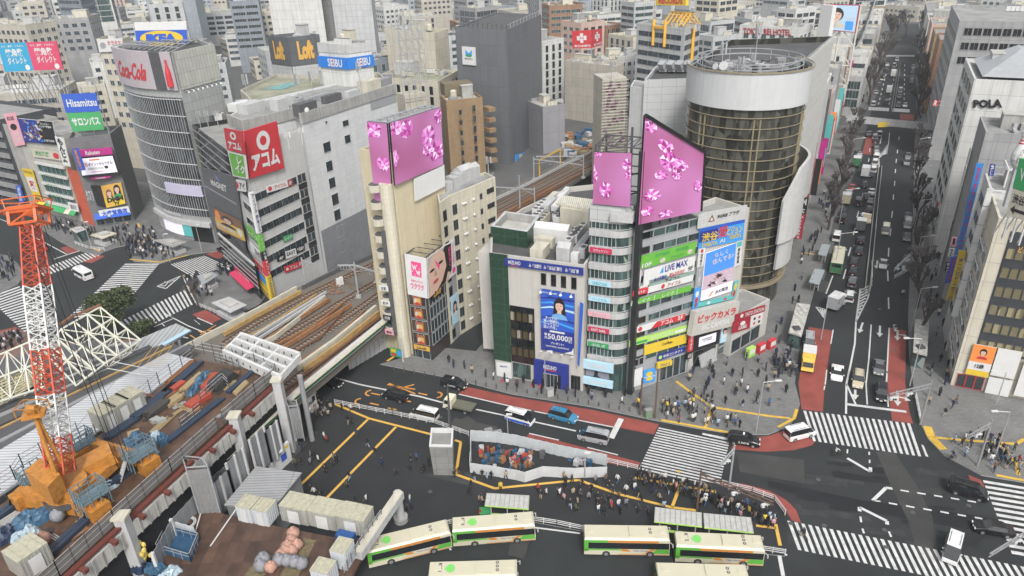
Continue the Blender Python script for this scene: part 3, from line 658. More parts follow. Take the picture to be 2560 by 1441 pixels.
for k in range(3):
 p=G(1428+k*7,632,z+1.2); q=G(1478+k*5,570,z+1.2); b.tube(p,q,.22,n=8)
b.build('roof_pipe',steel,T)
b=MB()
for k in range(14): b.bar(G(1312+k*10,600-k*4,z+.3),G(1335+k*9,575-k*4,z+.3),.12)
b.build('roof_pipe',grey,T)
b=MB(); q=[G(1393,503,26),G(1500,520,26),G(1500,500,26),G(1415,494,26)]; b.prism([G(1400,520,25.6),G(1492,533,25.6),G(1492,508,25.6),G(1412,498,25.6)],z,25.6); b.mi=1
b.prism([G(1390,508,26),G(1494,528,26),G(1496,500,26),G(1408,488,26)],25.6,25.95)
b.build('roof_shed',[cream,M('corrugated_cream',(.60,.57,.47),.5,tile=(.35,20,0,.1),tw=.05)],T)
# ---- balcony tower with small LED screen
FT=Fac(G(1467,968),G(1563,987)); Lt=FT.L; dn=-FT.n
def roundpoly(F,depth,r,off=0,inset=0):
 A=F.A+F.n*off; B=F.B+F.n*off; p=[A]; c=B-F.t*r-F.n*(r)
 for k in range(7):
  a=k/6*PI/2; p.append(c+F.n*math.cos(a)*(r+0)+F.t*math.sin(a)*(r))
 p.append(B-F.n*depth); p.append(A-F.n*depth); return [(q.x,q.y) for q in p]
Ht=32.7
T,fs,R=bld('balcony_tower','slim glass tower with rounded grey balconies and a small pink screen on top','building',roundpoly(FT,11,2.6),30.2,glass_green,roof_m,par=.6)
TT=T
for k in range(9):
 z=5.6+k*2.78; b=MB(); b.prism(roundpoly(FT,11,2.9,.35),z,z+1.05,bottom=True); b.build('balcony',palegrey,T)
 b=MB(); rp=roundpoly(FT,11,2.9,.30)
 for i in range(1,7): b.bar((rp[i][0],rp[i][1],z+1.3),(rp[i+1][0],rp[i+1][1],z+1.3),.07)
 b.build('balcony_rail',white_paint,T)
 windows(T,FT.shift(.02),1,1,.3,Lt*.62,z+1.1,z+2.7,1,.95,glass_green,palegrey,mull=6,name='window')
b=MB(); b.prism(roundpoly(FT,6,2.6,.1),30.0,32.7); b.build('roof_house',panel_pale,T)
b=MB(); b.prism([(q.x,q.y) for q in (FT.pt(Lt*.5,0,.9),FT.pt(Lt*1.0,0,.6),FT.pt(Lt*1.0,0,-2),FT.pt(Lt*.5,0,-2))],30.6,31.9); b.build('roof_balcony',palegrey,T)
for yy,s,m in ((1,'スヴェンソン',s_crim),(3,'THE BEAUTY CLINIC',s_pale),(4,'パーソナル',s_pale),(5,'クリニック',s_pinkl),(6,'FAST NAIL',s_crim),(7,'ぷらざ',s_dgreen)):
 z=5.6+(8-yy)*2.78; sign(T,FT.rect(.2,Lt*.55,z+.1,z+.95,.38),m,th=.08,texts=[(s,(.15,.2,.85,.8),s_white if m not in (s_pale,s_pinkl) else s_teal)])
sign(T,FT.rect(-.4,Lt*.72,4.6,6.2,.9),s_pale,th=.5,texts=[('intimissimi',(.2,.35,.8,.85),s_white)])
sign(T,FT.rect(0,Lt*.6,2.9,4.5,.7),PM('sign_photo',(.20,.20,.24)),th=.1,items=[('e',.45,.5,.08,.42,s_black),('p',[(.3,0),(.42,.5),(.6,.1),(.65,0)],s_black)])
sign(T,FT.rect(-.4,Lt*.72,1.6,2.9,.9),s_pale,th=.5,texts=[('intimissimi',(.2,.35,.8,.85),s_white)])
windows(T,FT.shift(.4),3,1,0,Lt*.7,.1,1.6,.9,.95,glass,black,name='shop_window')
b=MB(); zt=41.6
P4=[FT.pt(.6,0,-.2),FT.pt(Lt+.6,0,-.2),FT.pt(Lt+.6,0,-6),FT.pt(.6,0,-6)]
for p in P4: b.bar((p.x,p.y,32.5),(p.x,p.y,zt),.3)
for z in (33.2,36,39,zt):
 for i in range(4): b.bar((P4[i].x,P4[i].y,z),(P4[(i+1)%4].x,P4[(i+1)%4].y,z),.18)
for i in range(6):
 a=P4[0].lerp(P4[1],i/5); c=P4[3].lerp(P4[2],i/5); b.bar((a.x,a.y,zt),(c.x,c.y,zt),.12); c2=P4[3].lerp(P4[2],min(1,(i+1)/5)); b.bar((a.x,a.y,zt),(c2.x,c2.y,zt),.08)
for z in (34,36,38,40): b.bar((P4[1].x,P4[1].y,z),(P4[2].x,P4[2].y,z+2),.12); b.bar((P4[0].x,P4[0].y,z),(P4[3].x,P4[3].y,z+2),.12)
b.build('screen_frame',dark_steel,T)
q=FT.shift(.2).quad([(1487,380),(1580,382),(1577,517),(1483,508)])
sign(T,q,led_grad,th=.25,name='led_screen',side=black,items=gem(.12,.97,.12,.06,1)+gem(.9,.78,.12,.1,2,.4)+gem(.95,.6,.09,.1,3)+gem(.0,.55,.12,.18,8)+gem(.35,.28,.16,.16,4,.3))
# ---- dark joint, then the sign-covered building
FS=Fac(G(1574,983),G(1716,931)); Ls=FS.L; HS=28.6
b=MB(); T0=thing('service_shaft','narrow black shaft between the balcony tower and the sign-covered building','shaft',FS.A)
b.prism([FT.B+FT.t*.3,FT.B+FT.t*1.1,FT.B+FT.t*1.6-FT.n*6,FT.B+FT.t*.6-FT.n*6],0,41.2); b.build('wall',M('black_panel',(.02,.022,.024),.4),T0)
T,fs,R=bld('sign_covered_building','grey banded building covered with shop signs under the big slanted pink screen','building',[FS.A+FS.t*.0,FS.B,FS.B-FS.n*13,FS.A-FS.n*13],HS,panel_grey,roof_m)
nf=9; h0=5.4; dh=(HS-1.4-h0)/nf
for k in range(nf+1):
 z=h0+k*dh-.9
 for s in range(5):
  if (s==0 and k<nf): continue
  windows(T,FS.shift(.04),1,1,Ls*(.05+s*.19),Ls*(.05+s*.19+.185),z+1.1,z+2.35,.97,.97,glass_green if (k+s)%3 else glass,panel_grey,name='window')
 windows(T,FS.shift(.04),1,1,.5,Ls*.2,z+1.1,z+2.3,.9,.9,glass_black,dark_steel,name='window')
def fs(pts,mat,texts=(),items=(),off=.15,th=.12): return sign(T,FS.quad(pts,off),mat,th=th,texts=texts,items=items)
fs([(1603,640),(1740,603),(1738,620),(1601,658)],s_green,[('PITAT HOUSE',(.25,.25,.5,.75),s_dgreen),('PITAT HOUSE',(.62,.25,.85,.75),s_dgreen)])
fs([(1600,658),(1737,620),(1735,634),(1598,674)],s_green,[('10F',(.03,.15,.2,.85),s_white),('ピタットハウス',(.55,.2,.78,.85),s_dgreen)],items=[('e',.4,.5,.05,.4,cream),('e',.9,.7,.05,.4,cream)])
fs([(1610,676),(1737,640),(1735,660),(1608,699)],s_white,[('LiVE MAX',(.4,.15,.85,.9),s_navy)],items=[('p',[(.3,.15),(.36,.9),(.38,.15)],s_sky)])
fs([(1608,699),(1735,660),(1733,676),(1606,716)],s_white,[('仲介手数料',(.2,.15,.45,.8),s_navy),('家賃の半月分',(.5,.15,.8,.8),s_red),('9F',(.87,.2,.97,.9),s_black)])
fs([(1588,664),(1603,660),(1601,688),(1586,692)],s_white,[('渋谷',(.2,.6,.8,.9),s_red)],items=[('r',.1,.1,.9,.5,s_pinkl)])
fs([(1587,692),(1602,688),(1597,722),(1583,728)],s_white,items=face_items(.5,.72,.17,.55,skin_p,hair_p,s_black,hair_p,lip_p,long=False))
fs([(1600,716),(1618,712),(1617,722),(1598,727)],s_white,[('お部屋探し',(.05,.2,.95,.7),s_red)])
fs([(1622,700),(1733,676),(1730,697),(1620,724)],PM('sign_mirror',(.25,.33,.30),rough=.2),[('アイフル',(.35,.2,.7,.8),s_black)])
fs([(1620,718),(1733,687),(1730,702),(1618,733)],s_white,[('アイフル',(.42,.15,.72,.8),s_dred)],items=[('e',.32,.5,.04,.4,s_red)],off=.3)
fs([(1582,727),(1619,718),(1618,732),(1580,741)],s_red,[('当ビル 8F',(.2,.25,.8,.8),s_white)],off=.3)
fs([(1578,752),(1728,713),(1725,727),(1576,765)],s_green,[('レイク',(.1,.12,.3,.85),s_white),('レイク',(.5,.12,.7,.85),s_white)],items=[('r',.0,.0,.01,1,s_white),('r',.37,.0,.38,1,s_white),('r',.75,.0,.76,1,s_white)])
fs([(1588,818),(1712,783),(1710,798),(1587,833)],s_white,[('アコム',(.5,.12,.75,.88),s_white),('5F',(.85,.2,.95,.85),s_white)],items=[('p',[(.3,0),(1,0),(1,1),(.42,1)],s_red),('e',.09,.5,.04,.38,s_red)])
fs([(1573,851),(1717,812),(1715,828),(1572,867)],s_lime,[('マインドフルネス',(.35,.15,.75,.85),s_white)],items=[('r',.04,.15,.3,.5,s_dgreen),('r',.78,.2,.98,.6,s_white)])
fs([(1610,864),(1716,835),(1714,857),(1609,888)],s_yel,[('Cre+Beau',(.4,.5,.65,.8),s_black)],items=[('r',0,.48,1,.5,s_gold)])
fs([(1643,888),(1712,866),(1711,879),(1642,902)],s_navy,[('中央コンタクト',(.2,.2,.9,.8),s_white)],items=[('e',.1,.5,.06,.32,s_lime)])
fs([(1641,906),(1677,898),(1676,910),(1640,920)],s_yel,[('プロミス',(.15,.2,.85,.8),s_navy)],off=.5,th=.4)
fs([(1608,926),(1637,920),(1636,952),(1607,958)],s_sky,items=[('e',.5,.65,.28,.18,s_yel),('e',.5,.28,.3,.14,s_yel),('r',0,.42,1,.47,s_white)])
windows(T,FS.shift(.06),4,1,Ls*.5,Ls*.97,.1,4.2,.9,.92,glass,steel,name='shop_window')
fs([(1571,930),(1605,918),(1604,960),(1570,972)],s_white)
windows(T,FS.shift(.2),2,1,.3,Ls*.2,5.0,6.6,.8,.8,GL('glass_black'),s_grey,name='vent_grille')
b=MB(); FK=FS.shift(-2.4)
for i in range(7):
 u=Ls*i/6; zt=47-i*1.3; b.bar(FK.pt(u,28),FK.pt(u,zt-3),.3); b.bar(FS.pt(u,30.5,.1),FK.pt(u,33),.15); b.bar(FS.pt(u,34,.1),FK.pt(u,31),.12)
for z in (31,34,37): b.bar(FK.pt(0,z),FK.pt(Ls,z),.2)
b.build('screen_frame',dark_steel,T)
q=FS.quad([(1608,287),(1757,378),(1748,526),(1591,560)],.3)
sign(T,q,led_grad,th=.45,name='led_screen',side=black,items=gem(.08,.93,.1,.06,11)+gem(.35,.80,.12,.08,12,.3)+gem(.42,.66,.14,.11,13,.8)+gem(.62,.68,.12,.08,14,2)+gem(.54,.53,.07,.07,15)+gem(.3,.5,.11,.05,16,.5)+gem(.18,.28,.12,.06,17,.3)+gem(.12,.12,.09,.05,18)+gem(.4,.06,.1,.05,19)+gem(.9,.42,.06,.08,20),texts=[('www.screens.jp',(.78,.03,.97,.055),s_white)] if False else [])
b=MB()
b.bar(q[0]+FS.n*.5,q[1]+FS.n*.5,.5); b.bar(q[1]+FS.n*.3,q[2]+FS.n*.3,.5); b.build('screen_edge',black,T)
# ---- camera shop building
FB=Fac(G(1719,930),G(1830,872)); Lb=FB.L; HB=27.2
T,fs_,R=bld('camera_shop_building','white shopfront building with a blue screen and red katakana lettering beside the dark round tower','building',[FB.A,FB.B,FB.B-FB.n*7,FB.A-FB.n*7],HB,panel_white,roof_m)
def fb(pts,mat,texts=(),items=(),off=.12,th=.15,name='sign_board'): return sign(T,FB.quad(pts,off),mat,th=th,texts=texts,items=items,name=name)
fb([(1745,534),(1866,512),(1858,548),(1742,572)],tile_white,[('渋谷駅前',(.38,.45,.6,.7),s_black),('プラザ',(.62,.45,.85,.75),s_black)],items=[('p',[(.2,.3),(.34,.3),(.27,.8)],s_brown),('p',[(.235,.38),(.305,.38),(.27,.62)],s_white)])
fb([(1748,572),(1860,548),(1855,600),(1744,622)],s_sky,[('渋谷',(.05,.3,.4,.75),s_yel),('愛',(.4,.35,.62,.9),s_red),('ビジョン',(.6,.4,.95,.8),s_yel),('SHIBUYA',(.06,.05,.4,.25),s_yel),('AI',(.45,.1,.57,.28),s_white),('VISION',(.66,.18,.93,.38),s_yel)],items=[('r',0,.3,.4,1,s_navy),('r',0,.85,1,1,s_blue)])
cherry=PM('sign_cherry',(.55,.42,.50)); its=[('r',0,.5,1,1,led_blue),('r',0,.2,1,.52,cherry),('r',0,0,1,.22,led_white)]
rr=random.Random(3)
for k in range(22):
 x=rr.uniform(.25,.95); y=rr.uniform(.24,.46); its.append(('p',[(x,y),(x+rr.uniform(-.25,.1),y+rr.uniform(.02,.08)),(x+rr.uniform(-.2,.1),y+rr.uniform(.03,.07))],rr.choice([s_brown,s_pinkl,s_black,s_white])))
its+=[('p',[(.2,.03),(.28,.05),(.38,.16),(.3,.14)],s_orange)]
fb([(1763,633),(1838,607),(1827,727),(1750,752)],led_white,[('らしく',(.28,.85,.72,.94),s_white),('住んでる?',(.22,.72,.92,.83),s_white),('JKK東京',(.42,.05,.85,.15),s_black)],its,name='led_screen',off=.3)
fb([(1745,622),(1762,618),(1756,665),(1741,668)],s_white,[('渋谷で暮らす',(.3,.05,.7,.7),s_black,{'vertical':True})],items=[('e',.5,.85,.2,.1,s_red)])
fb([(1840,602),(1855,598),(1849,660),(1833,668)],s_white,[('最新映画',(.3,.1,.7,.7),s_black,{'vertical':True})],items=[('r',.1,.75,.9,.95,s_teal)])
fb([(1741,668),(1757,664),(1750,715),(1735,722)],s_grey,[('新しい場所へ',(.3,.1,.7,.9),s_white,{'vertical':True})])
fb([(1735,722),(1750,716),(1743,768),(1729,775)],s_sky,items=[('e',.5,.7,.3,.14,s_white),('e',.5,.42,.28,.12,s_red),('e',.5,.2,.26,.14,s_brown)])
fb([(1833,706),(1845,700),(1838,742),(1826,748)],s_teal,items=[('e',.5,.7,.3,.2,s_yel),('e',.4,.3,.3,.2,s_red)])
fb([(1745,756),(1827,738),(1826,748),(1743,768)],s_teal,items=[('e',.3,.5,.05,.3,s_white),('e',.8,.5,.05,.3,s_red)])
fb([(1727,775),(1838,749),(1828,808),(1716,836)],panel_white,[('ビックカメラ',(.08,.48,.93,.82),s_red,{'bold':.04}),('BIC CAMERA',(.2,.16,.82,.40),s_white,{'bold':.04})],off=.5,th=1.0)
fb([(1734,835),(1800,815),(1795,858),(1730,880)],s_black,items=[('r',.2,.2,.85,.72,led_white),('r',.3,.5,.7,.58,s_grey)],texts=[('LE CINEMA',(.35,.4,.7,.48),s_black)],off=.3)
fb([(1803,813),(1822,807),(1817,852),(1798,858)],s_pale,items=face_items(.5,.62,.22,.42,skin_p,hair_p,s_white,hair_p,lip_p,long=False),off=.3)
fb([(1721,838),(1734,834),(1730,876),(1717,880)],s_red,[('カラオケ',(.25,.08,.75,.92),s_white,{'vertical':True})],off=.6)
fb([(1716,882),(1729,878),(1727,895),(1714,899)],s_black,[('会館',(.2,.2,.8,.8),s_white)],off=.6)
b=MB(); qd=FB.quad([(1733,882),(1790,862),(1785,905),(1733,925)],.08); b.face([qd[3],qd[2],qd[1],qd[0]]); b.build('entrance',glass_black,T)
b=MB()
for k in range(8):
 z=.3+k*.28; b.bar(FB.pt(Lb*.2,z,.9-k*.1),FB.pt(Lb*.55,z,.9-k*.1),.3,.12)
b.build('stair',palegrey,T)
windows(T,FB.shift(.15),2,3,Lb*.62,Lb*.98,.3,5.2,.85,.85,glass_green,s_grey,name='shop_window')
# ---- dark round tower
Cc=Vector((45.2,136.5,0)); Rc=10.6
dm=GL('glass_gold_dark',(.045,.044,.036),rough=.06,vary=.5,blind=0)
def arcpoly(r,a0,a1,n,c=Cc): return [(c.x+r*math.cos(math.radians(a0+(a1-a0)*k/n)),c.y+r*math.sin(math.radians(a0+(a1-a0)*k/n))) for k in range(n+1)]
av=Vector((.475,.88,0))   # street direction backwards
back=[Cc+Vector((Rc,2,0))+av*34+Vector((2,0,0)),Cc+Vector((-Rc,2,0))+av*34]
poly=arcpoly(Rc,-190,8,30)+[(back[0].x,back[0].y),(back[1].x,back[1].y)]
T,fs_,R=bld('round_tower','dark glass tower with a rounded front, gold bands and a broad white crown','office tower',poly,45.6,dm,roof_dark,par=1.2)
TR=T
gold=M('gold_trim',(.33,.28,.19),.4,metal=.3)
for k in range(18):
 z=5.5+k*1.93; b=MB(); pr=arcpoly(Rc+.22,-200,20,36)
 for i in range(36):
  b.bar((pr[i][0],pr[i][1],z),(pr[i+1][0],pr[i+1][1],z),.14,.13)
 b.build('gold_band',gold,T)
for k in range(3):
 b=MB(); a=math.radians((-150,-95,-35)[k])
 for s in (-.05,.05):
  x,y=Cc.x+(Rc+.05)*math.cos(a+s),Cc.y+(Rc+.05)*math.sin(a+s); b.bar((x,y,5),(x,y,38),.25)
 b.build('mullion',M('mullion_gold',(.22,.19,.11),.4),T)
crownp=arcpoly(Rc+.55,-200,24,40)
b=MB(); inner=arcpoly(Rc+.3,-200,24,40)
for i in range(40):
 a,c=crownp[i],crownp[i+1]; d,e=inner[i],inner[i+1]
 b.face([(*a,39.8),(*c,39.8),(*c,46),(*a,46)]); b.face([(*a,46),(*c,46),(*e,46),(*d,46)]); b.face([(*e,46),(*e,39.8),(*d,39.8),(*d,46)]) if False else b.face([(*e,39.8),(*d,39.8),(*d,46),(*e,46)]); b.face([(*c,39.8),(*a,39.8),(*d,39.8),(*e,39.8)])
b.build('crown',M('crown_white',(.50,.51,.51),.45,noise=.05,tile=(2,12,0,.02),tcol=(.5,.5,.5)),T)
b=MB(); pr=arcpoly(Rc+.65,-200,24,40)
for i in range(40): b.bar((*pr[i],46.1),(*pr[i+1],46.1),.25)
b.build('crown_rim',gold,T)
b=MB()
for r,z in ((Rc-1.2,46.2),(Rc-2.5,46.5),(Rc-1.2,47.2)):
 pr=arcpoly(r,0,360,30)
 for i in range(30): b.bar((*pr[i],z),(*pr[i+1],z),.14)
for i in range(0,30,2): p=arcpoly(Rc-1.2,0,360,30)[i]; b.bar((*p,44.8),(*p,47.3),.1)
b.build('gondola_rail',steel,T)
for k in range(14):
 a=k*.449*PI; r=2+5.2*((k*7)%5)/5; unit(T,*PX((Cc.x+r*math.cos(a),Cc.y+r*math.sin(a),44.5)),44.5,2.2,1.4,1.5,a,'box' if k%2 else 'fan',random.choice([grey,darkgrey,palegrey]))
for k in range(22):
 a=k*2.39; r=1.5+7*((k*5)%7)/7; b=MB(); x,y=Cc.x+r*math.cos(a),Cc.y+r*math.sin(a); s=.6+1.6*((k*3)%5)/5; b.box(x,y,45.1,s,s*.6,1.2+.8*(k%3),a); b.bar((x,y,45),(x+2*math.cos(a+1),y+2*math.sin(a+1),45.4),.25); b.build('plant_box',[dark_steel,darkgrey,grey][k%3],TR)
for x,y,h in ((38.5,131,6),(47,139,8),(41,128.5,4)): antenna(T,x,y,44.5,h)
def dish(T,x,y,z,r,az,m=None):
 b=MB(); d=Vector((math.cos(az),math.sin(az),.45)).normalized(); c=Vector((x,y,z)); b.tube(c,c+d*.3,.12,r,14,cap=False); b.tube(c+d*.05,c+d*.32,.1,r*.98,14); b.bar((x,y,z-1),(x,y,z),.1); b.build('dish',m or palegrey,T)
dish(T,38.2,128.6,47,.8,-2.2); dish(T,37.4,130.5,46.6,.6,-2.5)
FW=Fac(Cc+Vector((Rc+.3,2,0)),back[0]);
b=MB()
for i in range(18):
 u=FW.L*(i+.3)/18; p=FW.pt(u,0,.4); b.prism([p-FW.t*.25,p+FW.t*.25,p+FW.t*.25-FW.n*.4,p-FW.t*.25-FW.n*.4],9,45.6)
b.build('fins',M('fin_white',(.5,.5,.48),.5),T)
for a0,a1,r,z0,zz in ((-66,20,Rc+2.4,14.5,(23,26,28.6,29.3,29.6)),(-60,22,Rc+1.6,8.5,(15.5,)*5)):
 b=MB(); o=arcpoly(r,a0,a1,10); q=arcpoly(r-.5,a0,a1,10)
 for i in range(10):
  z1=zz[min(4,i)]; z2=zz[min(4,i+1)]
  b.face([(*o[i],z0),(*o[i+1],z0),(*o[i+1],z2),(*o[i],z1)]); b.face([(*o[i],z1),(*o[i+1],z2),(*q[i+1],z2),(*q[i],z1)]); b.face([(*q[i+1],z0),(*q[i],z0),(*q[i],z1),(*q[i+1],z2)])
 for P,Q,z1 in ((o[0],q[0],zz[0]),(q[-1],o[-1],zz[4])): b.face([(*Q,z0),(*P,z0),(*P,z1),(*Q,z1)])
 b.build('podium_screen',tile_white,T)
def arcband(T,name,a0,a1,r,z0,z1,m,th=.3,n=10,c=Cc):
 b=MB(); o=arcpoly(r,a0,a1,n,c); q=arcpoly(r-th,a0,a1,n,c)
 for i in range(n):
  b.face([(*o[i],z0),(*o[i+1],z0),(*o[i+1],z1),(*o[i],z1)]); b.face([(*o[i],z1),(*o[i+1],z1),(*q[i+1],z1),(*q[i],z1)]); b.face([(*q[i+1],z0),(*q[i],z0),(*q[i],z1),(*q[i+1],z1)])
 for P,Q in ((o[0],q[0]),(q[-1],o[-1])): b.face([(*Q,z0),(*P,z0),(*P,z1),(*Q,z1)])
 return b.build(name,m,T)
arcband(T,'concrete_band',-112,10,Rc+1.0,4.9,5.4,gold,.6,14)
FG=Fac(G(1822,893),G(1912,838)); Lg=FG.L
T2,_,_=bld('game_arcade','low game arcade with a red curved fascia under the round tower','shop',[FG.A,FG.B,FG.B-FG.n*6,FG.A-FG.n*6],7.6,panel_white,roof_m,par=.3)
sign(T2,FG.quad([(1838,786),(1912,762),(1910,778),(1836,802)],.2),s_dred,texts=[('TAITO STATION',(.3,.2,.95,.8),s_white)],items=[('e',.2,.5,.05,.3,s_white)])
sign(T2,FG.quad([(1832,805),(1875,792),(1872,820),(1828,833)],.2),s_dred,texts=[('GAME',(.3,.15,.8,.45),s_white)],items=[('e',.55,.65,.15,.2,s_white)])
sign(T2,FG.quad([(1876,791),(1906,780),(1903,808),(1873,820)],.2),s_white,items=[('e',.3,.7,.1,.12,s_black),('e',.7,.7,.1,.12,s_red),('e',.3,.3,.1,.12,s_red),('e',.7,.3,.1,.12,s_black)])
windows(T2,FG.shift(.03),3,1,.2,Lg*.8,.4,3.4,.92,.92,glass,steel,name='shop_window')
# TAN BUILDING WITH THE CORNER SCREEN
K=G(1033,887); S=sign
q1=G(1097,268,42.9); q0=G(920,303,42.9)
FR1=Fac(K,(q1.x,q1.y)); FL1=Fac((q0.x,q0.y),K)
Hn=38.0
T,_,_=bld('screen_corner_building','tall tan building carrying a pink corner screen beside the railway','building',[FL1.A,K,FR1.B,FR1.B-FR1.n*5,FL1.A-FR1.n*3],Hn,tan_wall,roof_m)
b=MB()
for k,z in enumerate((38.4,40.6,42.8)):
 for F_ in (FR1,FL1): b.bar(F_.pt(0,z,-.3),F_.pt(F_.L,z,-.3),.25)
 b.bar(FR1.pt(FR1.L,z,-.3),FR1.pt(FR1.L,z,-3.2),.25); b.bar(FR1.pt(0,z,-3.2),FR1.pt(FR1.L,z,-3.2),.25)
for i in range(9):
 u=FR1.L*i/8; b.bar(FR1.pt(u,42.8,-.3),FR1.pt(u,42.8,-3.2),.15); b.bar(FR1.pt(u,Hn,-.4),FR1.pt(u,42.8,-.4),.2); b.bar(FR1.pt(u,Hn,-3.2),FR1.pt(u,42.8,-3.2),.2)
 if i<8: b.bar(FR1.pt(u,42.8,-.3),FR1.pt(u+FR1.L/8,42.8,-3.2),.1)
b.build('screen_frame',steel,T)
S(T,FR1.quad([(971,308),(1097,268),(1104,411),(984,463)],.3),led_grad,th=.35,name='led_screen',side=black,items=gem(.3,.82,.13,.16,31,.3)+gem(.08,.9,.12,.14,32)+gem(.72,.56,.13,.17,33,.6)+gem(.86,.26,.15,.17,34)+gem(.68,.36,.1,.1,35)+gem(.93,.85,.08,.12,36)+gem(.03,.42,.06,.13,37))
S(T,FL1.quad([(920,303),(970,308),(985,513),(941,505)],.3),led_grad,th=.35,name='led_screen',side=black,items=gem(.35,.9,.42,.1,41,.5)+gem(.72,.5,.34,.09,42,1)+gem(.8,.03,.2,.05,43))
S(T,FR1.quad([(1033,447),(1107,412),(1110,465),(1036,503)],.25),s_white,th=.3,name='blank_panel')
for x,y0,y1 in ((1116,508,530),(1119,545,570),(1122,582,600)): pass
b=MB(); c=FL1.pt(FL1.L*.66,0,.7); b.tube(c,c+Vector((0,0,33)),1.15,n=16); b.build('stair_column',tile_cream,T)
for k in range(10):
 z=32.6-k*2.95-1.0; c0=FL1.pt(FL1.L*.12,0,.9); b=MB(); pr=[]
 for i in range(8):
  a=PI*i/7; pr.append((c0-FL1.t*math.cos(a)*1.25+FL1.n*math.sin(a)*1.3))
 pr.append(c0+FL1.t*1.25-FL1.n*.9); pr.append(c0-FL1.t*1.25-FL1.n*.9)
 b.prism([(p.x,p.y) for p in pr],z,z+1.15,bottom=True); b.mi=1; cc=[c0+(p-c0)*.86 for p in pr]; b.poly([(p.x,p.y) for p in cc],z+1.16)
 b.build('balcony',[cream,darkgrey],T)
FV=Fac(FL1.pt(FL1.L*.2,0,2.1),FL1.pt(FL1.L*.2,0,2.1)+FL1.t*.1)
b=MB(); p=FL1.pt(FL1.L*.45,0,1.9); b.box(p.x,p.y,15,.75,.3,20,math.atan2(FL1.t.y,FL1.t.x)); b.build('blade_sign',darkgrey,T)
for k,(s,m) in enumerate((('古瀬',s_white),('居酒屋',s_white),('焼肉',s_black),('寿司',s_pinkl))):
 z=15.1-k*2.95; FZ=FL1.shift(2.25); S(T,FZ.rect(-.2,1.6,z-1.3,z-.3,0),m,th=.1,texts=[(s,(.2,.2,.8,.8),s_white if m==s_black else s_black)])
S(T,FL1.rect(.3,3.0,.4,2.2,2.2),s_dgreen,th=.1,items=[('r',.1,.5,.5,.9,s_yel),('r',.55,.2,.9,.8,s_sky),('r',.1,.1,.5,.4,s_red)])
# ---- cream building behind it
H2=HT(1151,838,490)
pl=[G(1098,508,H2),G(1125,490,H2),G(1238,443,H2),G(1212,430,H2),G(1090,472,H2)]
T,fs,R=bld('cream_flats','cream tiled building with round vents, one column of windows and grey chillers on its roof','building',pl,H2,tile_cream,roof_m,par=.5)
FC=Fac((pl[1].x,pl[1].y),(pl[2].x,pl[2].y)); FD=Fac((pl[0].x,pl[0].y),(pl[1].x,pl[1].y))
for k in range(9):
 z=H2-2.2-k*2.95
 windows(T,FC,1,1,.4,1.5,z-1.5,z+.3,1,1,glass,dark_steel,mull=2)
 windows(T,FC,1,1,FC.L-2.6,FC.L-.6,z-.4,z+.5,1,1,glass_black,dark_steel,mull=4)
 windows(T,FC,1,1,FC.L-4.6,FC.L-4.0,z-.8,z+.2,1,1,glass,dark_steel)
 windows(T,FD,1,1,FD.L*.25,FD.L*.55,z-1.6,z+.3,1,1,glass_black,dark_steel)
 for u in (3.1,3.7,FC.L-6.5):
  b=MB(); p=FC.pt(u,z-.2); b.blob((p+FC.n*.15),.28,.28,.28,8,5); b.build('vent_hood',white_paint,T)
AC=math.atan2(FC.t.y,FC.t.x)
for a in ((1120,478,1.4,1.4,1.8),(1133,470,1.5,2,2.2),(1145,462,1.6,2,2.3),(1160,452,3.5,2.2,2.4),(1180,445,2.6,2,2.2)): unit(T,a[0],a[1],H2-.5,a[2],a[3],a[4],AC,'box' if a[2]<2 else 'gable',palegrey)
b=MB();
for off in (0,.6): b.bar(FC.pt(.2,H2+.5+off*.5,-.3),FC.pt(FC.L,H2+.5+off*.5,-.3),.08)
b.build('roof_rail',steel,T); p=G(1222,445,H2); antenna(T,p.x,p.y,H2,4)
# ---- small black building with the white billboard box
A_,B_,C_2=G(1035,892),G(1083,902),G(1150,838)
W1=Fac(A_,B_); W2=Fac(B_,C_2); Hw=HT(1083,902,728); Hb=HT(1083,902,645)
T,_,_=bld('chocolate_shop','small dark glass shop with a white billboard box on its roof','shop',[A_,B_,C_2,C_2+(A_-B_)*.9,],Hw,M('bronze_panel',(.045,.038,.035),.4,noise=.1),roof_m)
for k in range(4):
 z=2.9+k*(Hw-3.6)/4
 windows(T,W1.shift(.03),3,1,.3,W1.L-.3,z,z+2.6,.9,.9,GL('glass_shop',(.05,.04,.03),blind=.3),s_grey)
 windows(T,W2.shift(.03),6,1,.3,W2.L*.68,z,z+2.6,.92,.9,glass,s_grey)
 S(T,W1.rect(W1.L*.3,W1.L*.72,z+.3,z+2.2,.15),PM('sign_choc',(.32,.12,.06)),th=.08,items=[('e',.35,.45,.25,.3,cream),('e',.68,.5,.22,.28,s_gold),('e',.5,.2,.25,.15,s_red)])
S(T,W1.rect(.4,W1.L-.3,2.0,2.9,.2),s_gold,th=.1,texts=[('Lindt',(.2,.2,.8,.8),s_black)])
S(T,W2.rect(1.0,W2.L*.5,Hw-2.4,Hw-.6,.15),s_black,th=.1,texts=[('Lindt',(.2,.2,.8,.8),s_gold,{'slant':.2})])
windows(T,W1.shift(.05),2,1,.4,W1.L-.4,.1,1.9,.9,.95,glass,s_grey,name='shop_window')
b=MB(); q=W2.rect(W2.L*.7,W2.L,0,Hw,.12); b.face([q[3],q[2],q[1],q[0]]); b.build('side_panel',s_grey,T)
S(T,W2.rect(W2.L*.72,W2.L*.97,3.5,9.5,.2),s_pale,th=.08,items=face_items(.5,.62,.22,.5,skin_p,hair_p,s_white,hair_p,lip_p))
